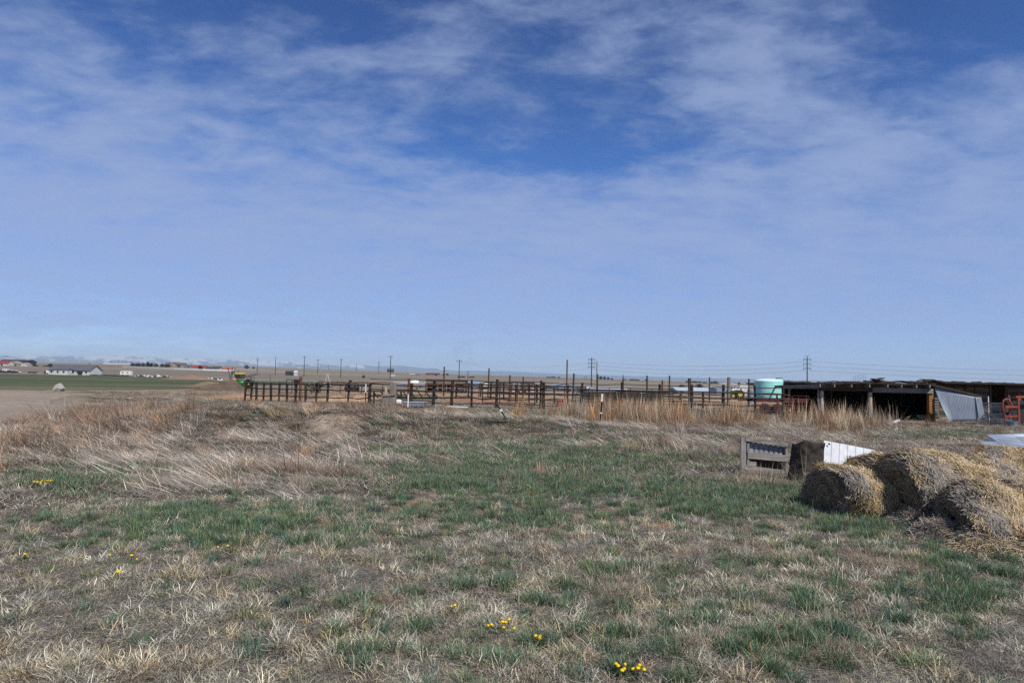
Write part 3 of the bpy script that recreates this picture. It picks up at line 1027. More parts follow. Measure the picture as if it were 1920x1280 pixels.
def topz(px, py, Y):
    return At(px, py, Y).z


ORD = ['first', 'second', 'third', 'fourth', 'fifth', 'sixth', 'seventh', 'eighth', 'ninth', 'tenth', 'eleventh', 'twelfth', 'thirteenth', 'fourteenth', 'fifteenth', 'sixteenth', 'seventeenth', 'eighteenth', 'nineteenth', 'twentieth']
ORD += ['twenty-' + o for o in ORD[:9]] + ['thirtieth'] + ['thirty-' + o for o in ORD[:9]]

# palette
RUSTP = paint('rusty_pipe', (0.052, 0.038, 0.032), (0.026, 0.020, 0.018), 3, 0.7, 0.1, 0.3, (0.12, 0.065, 0.04), 0.2)
RUST = paint('rust', (0.24, 0.105, 0.05), (0.13, 0.055, 0.03), 5, 0.85, 0.0, 0.2)
OLDW = wood('grey_wood', (0.30, 0.27, 0.235), (0.17, 0.145, 0.12))
DARKW = wood('dark_wood', (0.115, 0.088, 0.068), (0.06, 0.045, 0.035))
DARKWX = wood('dark_wood_across', (0.095, 0.078, 0.064), (0.050, 0.040, 0.033), 'X')
GREYWX = wood('grey_wood_across', (0.36, 0.34, 0.31), (0.17, 0.155, 0.14), 'X')
GREYWZ = wood('grey_wood_upright', (0.30, 0.28, 0.26), (0.15, 0.135, 0.12), 'Z')
PALEW = wood('pale_wood', (0.62, 0.55, 0.47), (0.36, 0.28, 0.21))
ORW = wood('orange_wood', (0.42, 0.20, 0.07), (0.25, 0.11, 0.045))
DGREEN = paint('dark_green_steel', (0.030, 0.050, 0.040), (0.018, 0.028, 0.024), 4, 0.5, 0.3)
WHITE = paint('white_paint', (0.80, 0.80, 0.78), (0.66, 0.65, 0.62), 3, 0.5)
RED = paint('red_paint', (0.20, 0.036, 0.032), (0.11, 0.022, 0.02), 6, 0.5, 0, 0.4, (0.14, 0.06, 0.04), 0.2)
TYRE = paint('rubber', (0.022, 0.021, 0.020), (0.04, 0.035, 0.03), 6, 0.85)
GREEN = paint('green_paint', (0.02, 0.14, 0.03), (0.015, 0.08, 0.02), 4, 0.4, 0, 0.5)
YELLOW = paint('yellow_paint', (0.60, 0.46, 0.06), (0.46, 0.34, 0.05), 4, 0.45)
GALV = corrugated('galvanised', (0.22, 0.26, 0.31), (0.15, 0.18, 0.22), metal=0.25, rough=0.55, dirt=(0.26, 0.22, 0.18))
BLUEGREY = paint('blue_grey_steel', (0.30, 0.37, 0.46), (0.24, 0.30, 0.38), 0.4, 0.5, 0.1)
PALEBLUE = paint('pale_steel_roof', (0.52, 0.58, 0.66), (0.42, 0.48, 0.56), 0.5, 0.5, 0.1)
DGREY = paint('dark_roof', (0.060, 0.066, 0.080), (0.045, 0.050, 0.062), 0.3, 0.8)
GREYROOF = paint('grey_shingle', (0.115, 0.125, 0.140), (0.085, 0.093, 0.108), 0.5, 0.85)
TANWALL = paint('tan_wall', (0.36, 0.31, 0.25), (0.29, 0.25, 0.20), 0.5)
REDROOF = paint('red_roof', (0.32, 0.055, 0.05), (0.22, 0.04, 0.04), 0.5, 0.7)
WINDOW = paint('window_glass', (0.03, 0.04, 0.05), (0.02, 0.025, 0.03), 1, 0.1, 0, 0.6)
WALLW = paint('white_wall', (0.64, 0.64, 0.63), (0.50, 0.50, 0.49), 0.6)
NEEDLE = paint('evergreen_needles', (0.026, 0.045, 0.030), (0.016, 0.028, 0.020), 0.7, 0.9)
BARK = paint('bare_bark', (0.14, 0.115, 0.10), (0.08, 0.065, 0.055), 4, 0.9)
CONC = paint('pale_concrete', (0.48, 0.45, 0.41), (0.30, 0.28, 0.25), 3, 0.9)
POLEW = paint('pole_wood', (0.060, 0.055, 0.055), (0.040, 0.036, 0.036), 0.5, 0.9)

# ------------------------------------------------------------------ snowy mountains
def mountains():
    nA_, nR_ = 1600, 16
    azd = np.radians(np.linspace(-58, 44, nA_))
    pxs = 960 + 1280 * np.tan(azd)
    env = np.interp(pxs, [-1200, -200, 0, 130, 250, 330, 480, 560, 640, 700, 770, 830, 960, 1100, 1300, 2200], [13, 15, 17, 18, 22, 20, 21, 18, 16, 13, 14, 10, 8, 6, 4, 3])
    V_, c_ = [], []
    for k in range(nR_):
        t_ = k / (nR_ - 1)
        Rr = 30000 + 9000 * t_
        ridge = 1 - abs(t_ - 0.55) / 0.55 if t_ < 0.55 else 1 - (t_ - 0.55) / 0.45 * 0.8
        x, y = Rr * np.sin(azd), Rr * np.cos(azd)
        jag = 0.34 * vnoise(x, y, 2600, 3) + 0.30 * vnoise(x, y, 900, 4) + 0.24 * vnoise(x, y, 330, 5) + 0.12 * vnoise(x, y, 150, 6)
        topm = env * Rr / 1280 * (0.58 + 0.62 * jag)
        zz = EYE - 60 + (topm + 60) * ridge ** 0.8
        V_.append(np.stack([x, y, zz], -1))
        elev = (zz - EYE) / Rr * 1280
        snow = 0.45 * np.clip((elev - 11.5 + 10 * (vnoise(x, y, 700, 8) - 0.5) + 12 * (vnoise(x, y, 230, 9) - .5)) / 3.0, 0, 1) * np.clip((760 - pxs) / 60, 0, 1) + 0.0
        snow = snow * np.clip(1.5 - np.abs(vnoise(x, y, 520, 12) - 0.5) * 0.6, 0, 1)
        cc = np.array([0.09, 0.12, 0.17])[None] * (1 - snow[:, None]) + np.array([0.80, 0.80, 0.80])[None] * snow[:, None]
        c_.append(np.concatenate([cc, np.ones((nA_, 1))], 1))
    i, j = np.meshgrid(np.arange(nR_ - 1), np.arange(nA_ - 1), indexing='ij')
    q = np.stack([i * nA_ + j, (i + 1) * nA_ + j, (i + 1) * nA_ + j + 1, i * nA_ + j + 1], -1).reshape(-1, 4)
    m_, t = newmat('mountain_rock')
    finish(t, t.add('ShaderNodeAttribute', attribute_name='col').outputs['Color'], 0.95)
    o = link('mountains', np_mesh('mountains', np.concatenate(V_), q[:, ::-1], None, np.concatenate(c_)), m_)
    tag(o, kind='structure')


mountains()

# ------------------------------------------------------------------ heaps of earth
def heap(px, py, w, h_, colr, name='dirt_mound', n=40, flat=1.0):
    p = G(px, py)
    me_v = []
    N = n
    for i in range(N):
        for j in range(N):
            u, v_ = i / (N - 1) * 2 - 1, j / (N - 1) * 2 - 1
            r = math.hypot(u, v_)
            hh_ = math.exp(-(r * 1.7) ** 2) * h_ * (0.8 + 0.4 * float(vnoise(p.x + u * w, p.y + v_ * w, w * 0.25, 5)))
            x, y = p.x + u * w, p.y + v_ * w * 0.8
            me_v.append((x, y, Z(x, y) + hh_ - 0.02 * h_ - 0.03))
    fs = [(i * N + j, (i + 1) * N + j, (i + 1) * N + j + 1, i * N + j + 1) for i in range(N - 1) for j in range(N - 1)]
    cc = np.tile(np.array([*colr, 1.0]), (len(me_v), 1))
    me = np_mesh(name, np.array(me_v), np.array(fs), None, cc, True)
    o = link(name, me, MATS['soil'])
    tag(o, kind='structure')


heap(408, 731, 3.4, 0.7, (0.14, 0.105, 0.075))
heap(429, 731, 2.5, 1.25, (0.13, 0.095, 0.068))
heap(357, 712, 12, 1.9, (0.22, 0.155, 0.11))
heap(395, 726, 5, 0.9, (0.21, 0.15, 0.10))
heap(470, 747, 5, 0.4, (0.30, 0.20, 0.12))

# ------------------------------------------------------------------ pipe fences of the pens
FA, FB = col_at(463, 43.6), col_at(1470, 38.6)


def fence(name, label, A, B, posts, rails, prad=0.062, mat=None, mesh=None, group=None, rail_end=None):
    """posts: (column, height above the eye row) measured on the fence line; rails: (height, radius)"""
    mat = mat or RUSTP
    P = []
    for (px_, ty) in posts:
        p = on_line(px_, A, B)
        zt = topz(px_, ty, p.y)
        P.append((p, zt))
    root = thing(name, label, 'fence', P[0][0], 0, group)
    off = P[0][0]
    for k, (p, zt) in enumerate(P):
        m_ = MB()
        g = random.Random(int(p.x * 100))
        lx, ly = g.uniform(-.035, .035), g.uniform(-.03, .03)
        r = prad * g.uniform(0.82, 1.15)
        m_.pipe([(p.x, p.y, p.z - 0.15), (p.x + lx, p.y + ly, (p.z + zt) / 2), (p.x + 2 * lx, p.y + 2 * ly, zt)], r, 10)
        m_.build('fence_post', mat, root, True, off=off)
    for (hz, r) in rails:
        m_ = MB()
        pts = []
        for i, (p, zt) in enumerate(P):
            pts.append((p.x, p.y - prad * 1.2, p.z + hz + random.uniform(-.035, .035)))
            if i < len(P) - 1:
                q_ = P[i + 1][0]
                pts.append(((p.x + q_.x) / 2, (p.y + q_.y) / 2 - prad * 1.2, (p.z + q_.z) / 2 + hz - random.uniform(0.0, .07)))
        if rail_end is not None:
            pts.append(rail_end(hz))
        m_.pipe(pts, r, 8)
        m_.build('rail', mat, root, True, off=off)
    if mesh:
        z0, z1, st = mesh
        m_ = MB()
        a, b = P[0][0], P[-1][0]
        L = (b - a).length
        for i in range(int(L / st) + 1):
            c_ = a.lerp(b, i * st / L)
            m_.tube((c_.x, c_.y + .06, c_.z + z0), (c_.x, c_.y + .06, c_.z + z1), 0.006, None, 3, False)
        for k in range(7):
            hz = z0 + (z1 - z0) * k / 6
            m_.tube((a.x, a.y + .06, a.z + hz), (b.x, b.y + .06, b.z + hz), 0.006, None, 3, False)
        m_.build('wire_netting', RUSTP, root, off=off)
    return root


fence('pipe_fence', 'low rusty pipe fence with closely set posts beside the green sprayer', FA, FB,
      [(463, 719), (474, 717), (485, 717), (498, 717), (512, 717), (527, 717), (542, 719), (558, 718), (577, 719), (596, 717), (617, 716), (656, 716), (694, 719)],
      [(1.20, .040), (0.87, .040), (0.42, .040)], 0.07, mesh=(0.5, 1.5, 0.28))
fence('pipe_fence', 'tall dark five-rail pipe fence along the front of the pens', FA, FB,
      [(697, 720), (773, 718), (815, 713), (849, 712), (887, 711.5), (933, 711), (1015, 713), (1021, 716), (1093, 717), (1168, 716), (1239, 720), (1299, 721), (1358, 721), (1418, 722), (1470, 723)],
      [(1.62, .019), (1.31, .042), (0.99, .042), (0.60, .042), (0.26, .028)], 0.080)
LA, LB = col_at(640, 55), col_at(1250, 47)
fence('pipe_fence', 'brown pipe fence of the inner pen standing behind the tall front fence', LA, LB,
      [(857, 722), (880, 719), (903, 719), (922, 717), (947, 718), (969, 720), (994, 720), (1009, 720), (1042, 723), (1066, 722), (1090, 724)],
      [(1.32, .04), (1.02, .032), (0.70, .032), (0.38, .032)], 0.06)
LC, LD = col_at(600, 66), col_at(1250, 60)
fence('pipe_fence', 'farthest brown pipe fence at the back of the pens behind the timber posts', LC, LD,
      [(600, 720), (640, 719.5), (680, 720), (720, 721), (800, 720), (850, 721), (900, 722), (960, 721), (1010, 722), (1060, 723), (1100, 723)],
      [(1.15, .05), (0.75, .03)], 0.055, RUST)
LE, LF = col_at(1180, 48), col_at(1418, 46)
fence('pipe_fence', 'short dark pipe fence between the timber posts and the turquoise tank', LE, LF,
      [(1200, 733), (1240, 731), (1279, 732), (1320, 734), (1356, 735)],
      [(1.05, .04), (0.80, .04), (0.52, .04), (0.28, .03)], 0.07)

# ------------------------------------------------------------------ separate posts and poles
def pole(px, top, Y, r, mat, label, cat='post', name='timber_post', lean=0.0, taper=0.85, n=8, spike=False, group=None, square=False):
    b = col_at(px, Y)
    t_ = At(px, top, Y)
    m_ = MB()
    H_ = t_.z - b.z
    k = 4
    pts = [(lean * H_ * i / k, 0, -0.2 if i == 0 else H_ * i / k) for i in range(k + 1)]
    rs = [r * (1 - (1 - taper) * i / k) * random.uniform(.94, 1.06) for i in range(k + 1)]
    if spike:
        rs = [r, r, r * .95, r * .9, r * .25]
        pts[3] = (lean * H_ * .8, 0, H_ * .80)
    if square:
        m_.beam((0, 0, -.2), (lean * H_, 0, H_), r * 2, r * 2, (0, 1, 0))
        o = m_.build(name, mat)
    else:
        m_.pipe(pts, rs, n)
        o = m_.build(name, mat, None, True)
    o.location = b
    o.rotation_euler = (0, 0, random.uniform(0, 0.5))
    return tag(o, label, cat, group)


GP = 'upright posts standing in the pens'
pole(563.5, 706, 43.9, 0.088, RUST, 'thick rusty orange steel post rising above the low pipe fence', group=GP, name='steel_post', taper=1, n=14)
pole(766.5, 709, 46, 0.088, RUST, 'round-topped rusty steel post behind the dark green feed rack', group=GP, name='steel_post', taper=.98, n=14)
pole(506, 700, 96, 0.10, OLDW, 'lone grey post behind the low pipe fence, right of the sprayer boom', group=GP)
pole(832, 687, 62, 0.085, DARKW, 'tall brown pole rising in front of the open wooden pole shed', group=GP, name='timber_pole')
pole(876.5, 695, 130, 0.12, OLDW, 'thin grey far pole just right of the open wooden pole shed', group=GP, name='timber_pole', lean=.01)
pole(915, 690, 64, 0.075, DARKW, 'slim dark pole standing alone left of the timber posts', group=GP, name='timber_pole', lean=.02)
pole(955.5, 703, 50, 0.075, DARKW, 'dark timber post with a short crossbar, left of its twin in the inner pen', group=GP)
pole(980.5, 706, 50, 0.06, DARKW, 'dark timber post on the right of its twin in the inner pen', group=GP)
pole(1062.5, 674, 52, 0.068, RUST, 'tallest rusty brown pole of the pens, beside the red box', group=GP, name='steel_pole', n=10)
pole(1074, 700, 50, 0.078, DARKW, 'leaning dark post right beside the tallest rusty pole', group=GP, lean=.03)
pole(1118.5, 678, 56, 0.052, OLDW, 'tall pale grey pole right of the slim transmission pole', group=GP, name='timber_pole')
pole(1120, 701, 50, 0.062, DARKW, 'dark post standing against the foot of the tall pale grey pole', group=GP)
pole(1168, 702, 48, 0.07, DARKW, 'dark post with a thin pointed top and a white band', group=GP, spike=True)
pole(1213, 704, 52, 0.075, DARKW, 'dark timber post between the pointed post and the broken tan post', group=GP)
pole(1244, 713, 50, 0.11, wood('tan_wood', (0.42, 0.30, 0.19), (0.26, 0.18, 0.12)), 'short thick tan post with a broken top', group=GP, square=True)
pole(1255, 704, 52, 0.073, DARKW, 'dark timber post just right of the broken tan post', group=GP)
pole(1293.5, 709, 52, 0.09, DARKW, 'thick dark post tilted left with a loose wire hanging from it', group=GP, lean=-.02, square=True)
pole(1330, 707, 54, 0.062, DARKW, 'slim dark post in front of the pale blue steel roofs', group=GP)
pole(1366, 707, 53, 0.09, OLDW, 'thick grey brown post beside the green tractor', group=GP, lean=.01, square=True)
pole(1404, 710, 52, 0.075, DARKW, 'dark post just left of the turquoise tank', group=GP)
# T posts with painted tips
def tpost(px, top, base_y, label, lean=(0, 0), Y=None, band=None, tip=0.3, r=0.022, mat=None, whitefrac=0.25):
    b = G(px, base_y) if Y is None else col_at(px, Y)
    zt = topz(px, top, b.y)
    H_ = zt - b.z
    root = thing('fence_stake', label, 'stake', b, 0, 'steel stakes with white tips')
    m_ = MB()
    w = r
    a = Vector((0, 0, -.1)); c_ = Vector((lean[0], lean[1], H_ * (1 - whitefrac)))
    m_.beam(a, c_, w * 2, 0.008, (0, 1, 0)); m_.beam(a + Vector((0, .022, 0)), c_ + Vector((0, .022, 0)), 0.008, w * 1.6, (0, 1, 0))
    m_.build('shaft', mat or DGREEN, root)
    m2 = MB()
    e = Vector((lean[0] / (1 - whitefrac), lean[1] / (1 - whitefrac), H_))
    m2.beam(c_ + Vector((0, 0, .003)), e, w * 2.2, 0.03, (0, 1, 0))
    m2.build('white_tip', WHITE, root)
    if band:
        m3 = MB()
        p = a.lerp(c_, band)
        m3.box(p, (w * 3.2, .05, .05))
        m3.build('insulator', WHITE, root)
    return root


tpost(1125, 738, 796, 'tall green steel stake with a white tip and a white insulator before the rusty reeds', lean=(0.06, 0), band=0.55, r=0.036)
tpost(766, 739, 763, 'short stake with a white upper half beside the grey trough', Y=31, whitefrac=0.55, r=.024)
tpost(686, 720, 742, 'small white-tipped stake between the low pipe fence and the weathered gateposts', Y=42, whitefrac=0.4, r=.028)
# fallen stake
b = G(952, 787)
root = thing('fence_stake', 'dark fallen steel stake leaning left in the straw with a white insulator', 'stake', b, 0, 'steel stakes with white tips')
q_ = At(932, 758, b.y + .2) - b
MB().beam((0, 0, -.05), q_, 0.06, 0.03).build('shaft', DGREEN, root)
MB().box(q_ * 0.62, (.09, .09, .08)).build('insulator', WHITE, root)

# weathered gateposts on the bank
b = G(728, 771)
sc_ = b.y / 1280
root = thing('wooden_gatepost', 'two weathered grey timber posts joined by a slab of wood on the straw bank', 'gatepost', b)
m_ = MB().beam((9 * sc_, 0, -.2), (8 * sc_, 0, 53 * sc_), 11 * sc_, 9 * sc_, (0, 1, 0)).rough(.006, .1)
m_.build('post', OLDW, root, bevel=.008)
m_ = MB().beam((-6 * sc_, -.03, -.2), (-5 * sc_, -.03, 27 * sc_), 12 * sc_, 8 * sc_, (0, 1, 0)).rough(.006, .1, 3)
m_.build('post', OLDW, root, bevel=.008)
MB().box((0, -.06, 30.5 * sc_), (25 * sc_, 9 * sc_, 3.6 * sc_), Matrix.Rotation(R(-7), 3, 'Y')).rough(.006, .1, 5).build('crosspiece', OLDW, root, bevel=.006)
MB().beam((-6 * sc_, .02, 30 * sc_), (-5 * sc_, .02, 45 * sc_), 4 * sc_, 4 * sc_, (0, 1, 0)).build('stub', PALEW, root)

# ------------------------------------------------------------------ dark green feed rack
def local(root, px, py, Y):
    return root.matrix_basis.inverted() @ At(px, py, Y) if False else (At(px, py, Y) - Vector(root.location))


def feed_rack():
    Y = 39.5
    b = col_at(755, Y)
    root = thing('feed_rack', 'long dark green steel feed rack with slanted slats behind the weathered gateposts', 'feed rack', b)
    L = lambda px, py, dy=0: At(px, py, Y + dy) - b
    m_ = MB()
    m_.beam(L(690, 733), L(821, 733.5), .10, .07)
    m_.beam(L(690, 733, .9), L(821, 733.5, .9), .10, .05)
    m_.build('top_rail', DGREEN, root)
    m_ = MB()
    m_.beam(L(700, 740), L(818, 741), .05, .05); m_.beam(L(738, 746), L(820, 746.5), .06, .10)
    m_.beam(L(690, 749), L(738, 750), .05, .05)
    m_.build('lower_rail', DGREEN, root)
    m_ = MB()
    for k in range(9):
        x = 700 + k * 14
        m_.beam(L(x, 734), L(x + 9, 746), .05, .14, (0, 1, 0))
    m_.build('slats', DGREEN, root)
    for x in (701, 752, 814):
        MB().beam(L(x, 734), L(x, 756), .09, .09, (0, 1, 0)).build('leg', DGREEN, root)
    MB().box(L(760, 750, .5), (3.2, .9, .03)).build('tray', DGREEN, root)


feed_rack()

# ------------------------------------------------------------------ tube livestock panels
def tube_panel(A, B, hgt, rails, mat, label, name='livestock_panel', cat='livestock panel', lean=0.0, stiles=3, r=0.022, round_top=True, group=None, slant=0.0, stile_mat=None, z0=0.12, stile_r=None):
    """a framed tube panel or gate standing between two spots on the ground"""
    A, B = Vector(A), Vector(B)
    root = thing(name, label, cat, A, 0, group)
    D_ = B - A
    L = D_.length
    d = D_.normalized()
    nrm = Vector((-d.y, d.x, 0))

    def P(u, h_):
        return d * u * L + nrm * lean * h_ + Vector((0, 0, h_)) + d * slant * h_
    k = min(.14, hgt * .15)
    fr = [P(0, z0), P(0, hgt - k), P(k / L * .3, hgt - k * .3), P(k / L, hgt), P(1 - k / L, hgt), P(1 - k / L * .3, hgt - k * .3), P(1, hgt - k), P(1, z0)]
    m_ = MB().pipe(fr, r * 1.25, 8)
    m_.build('frame', mat, root, True)
    for i in range(rails):
        h_ = z0 + (hgt - z0) * (i / rails) ** 1.15
        MB().tube(P(0, h_), P(1, h_), r, None, 8).build('rail', mat, root, True)
    for i in range(stiles):
        u = (i + 1) / (stiles + 1)
        MB().beam(P(u, z0), P(u, hgt), (stile_r or r) * 2.2, (stile_r or r) * 1.2, tuple(nrm)).build('stile', stile_mat or mat, root)
    return root


GPN = 'tube livestock panels stacked behind the rusty reeds'
tube_panel(col_at(1103, 40.6), col_at(1262, 40.0), 1.40, 5, RUSTP, 'dark tube livestock panel with a rounded corner, tallest of the stack behind the reeds', group=GPN)
tube_panel(col_at(1074, 41.6), col_at(1222, 41.0), 1.22, 5, DGREEN, 'dark green tube livestock panel leaning back in the stack behind the reeds', lean=.25, group=GPN)
tube_panel(col_at(1092, 42.5), col_at(1200, 42.3), 1.12, 6, paint('dull_red', (0.10, 0.022, 0.02), (0.05, 0.02, 0.018), 5), 'dull red tube livestock panel in the middle of the stack behind the reeds', lean=.2, group=GPN)
tube_panel(col_at(1150, 43.2), col_at(1275, 42.3), 1.15, 6, DGREEN, 'dark green tube livestock panel at the right end of the stack behind the reeds', lean=.3, group=GPN)
tube_panel(col_at(1080, 44.2), col_at(1180, 44), 1.0, 6, DGREEN, 'low dark green tube livestock panel at the back of the stack behind the reeds', lean=.4, group=GPN)
b = col_at(1165, 43.6)
fb = thing('feed_bunk', 'long dark green steel feed bunk half hidden behind the stacked tube panels', 'feed bunk', b)
FBL = lambda px, h_, dy=0: Vector((At(px, 730, 43.6 + dy).x, 43.6 + dy, b.z + h_)) - b
MB().beam(FBL(1094, .75), FBL(1243, .72), .05, .42, (0, 0, 1)).build('front_side', DGREEN, fb)
MB().beam(FBL(1094, .80, .7), FBL(1243, .78, .7), .05, .42, (0, 0, 1)).build('back_side', DGREEN, fb)
MB().beam(FBL(1096, .56, .35), FBL(1241, .54, .35), .6, .05).build('floor_plate', DGREEN, fb)
for px_ in (1098, 1145, 1192, 1238):
    MB().beam(FBL(px_, 0, .3), FBL(px_, 1.05, .3), .08, .08, (0, 1, 0)).build('leg', DGREEN, fb)
# a loose cattle panel inside the inner pen, and lying pipes
tube_panel(col_at(905, 47), col_at(1003, 46), 1.50, 4, RUSTP, 'rusty brown tube livestock panel standing in the inner pen behind the tall fence', r=.03, stiles=2)

# ------------------------------------------------------------------ red gates by the tank
GRG = 'red tube gates before the tank'
tube_panel(col_at(1433, 40.7), col_at(1489, 40.5), 1.20, 6, RED, 'red tube gate leaning left before the turquoise tank', 'tube_gate', 'gate', slant=-.12, stiles=1, group=GRG, r=.017, stile_r=.045)
tube_panel(col_at(1491, 40.6), col_at(1524, 39.8), 1.16, 6, RED, 'red tube gate with a rounded top corner beside the shed post', 'tube_gate', 'gate', slant=-.15, stiles=0, group=GRG, r=.017)
b = col_at(1489, 40.6)
m_ = MB().beam((0.05, 0, 0), At(1484, 742, 40.6) - b, .10, .06, (0, 1, 0))
o = m_.build('gate_brace', RED); o.location = b
tag(o, 'thick slanting red bar leaning between the two red tube gates', 'bar')

# ------------------------------------------------------------------ turquoise water tank on a flatbed trailer
def tank():
    Y = 42.6
    b = At(1441, 746, Y)
    m_, t = newmat('turquoise_plastic')
    o_ = t.add('ShaderNodeTexCoord').outputs['Object']
    n = t.noise(o_, 2.0, 4)[0]
    c = t.mix(t.ramp(n, [(.3, 0), (.7, 1)]), (0.34, 0.74, 0.68), (0.42, 0.80, 0.75))
    z_ = t.add('ShaderNodeSeparateXYZ', {0: o_}).outputs[2]
    c = t.mix(t.ramp(z_, [(0.0, 0.0), (1.0, 0.0)]), c, c)
    p = t.add('ShaderNodeBsdfPrincipled', {'Base Color': c, 'Roughness': 0.38, 'Specular IOR Level': 0.4, 'Subsurface Weight': 0.0})
    t.add('ShaderNodeOutputMaterial', {'Surface': p.outputs[0]})
    dome, t = newmat('pale_plastic')
    finish(t, (0.62, 0.72, 0.74), 0.4)
    root = thing('water_tank', 'ribbed turquoise plastic water tank with a pale dome on a trailer beside the shed', 'water tank', b)
    Rr, Hh = .85, 1.02
    prof = [(0.02, 0.0), (Rr * .97, 0.0)]
    for k in range(8):
        z0 = 0.02 + k * Hh / 8
        prof += [(Rr, z0 + .02), (Rr, z0 + Hh / 8 - .035), (Rr * .968, z0 + Hh / 8 - .02), (Rr * .968, z0 + Hh / 8 - .005)]
    prof += [(Rr, Hh + .03), (Rr * .985, Hh + .05)]
    MB().lathe(prof, n=48).build('tank_wall', m_, root, True)
    MB().lathe([(Rr * .975, Hh + .045), (Rr * .9, Hh + .10), (Rr * .7, Hh + .145), (Rr * .4, Hh + .18), (.05, Hh + .19)], n=48).build('dome', dome, root, True)
    MB().lathe([(.24, Hh - .1), (.24, Hh + .18), (.25, Hh + .20), (.23, Hh + .21), (.02, Hh + .21)], (.585, -.2, 0), n=24).build('neck', m_, root, True)
    MB().lathe([(.215, Hh + .212), (.22, Hh + .24), (.18, Hh + .255), (.02, Hh + .255)], (.585, -.2, 0), n=24).build('lid', TYRE, root, True)
    # trailer
    tb = col_at(1455, Y)
    tr = thing('flatbed_trailer', 'low rusty red flatbed trailer carrying the turquoise tank', 'trailer', tb)
    zb = b.z - tb.z
    x0 = At(1402, 746, Y).x - tb.x; x1 = At(1528, 746, Y).x - tb.x
    MB().box(((x0 + x1) / 2, 0, zb - .045), (x1 - x0, 1.7, .085)).build('deck', DARKWX, tr)
    RR_ = paint('dark_red_steel', (0.15, 0.03, 0.028), (0.08, 0.02, 0.02), 5)
    MB().box(((x0 + x1) / 2, -.83, zb - .16), (x1 - x0 - .1, .08, .14)).box(((x0 + x1) / 2, 0.83, zb - .16), (x1 - x0 - .1, .08, .14)).build('chassis', RR_, tr)
    for xx in (x0 + .8, x0 + 1.6, x1 - .9):
        w_ = MB().lathe([(.05, -.1), (.2, -.1), (.3, -.09), (.33, -.04), (.33, .04), (.3, .09), (.2, .1), (.05, .1)], (xx, -.7, .32), 'Y', 20).build('wheel', TYRE, tr, True)
    MB().tube((x0 - .6, 0, zb - .2), (x0, 0, zb - .12), .05).build('drawbar', RR_, tr)


tank()

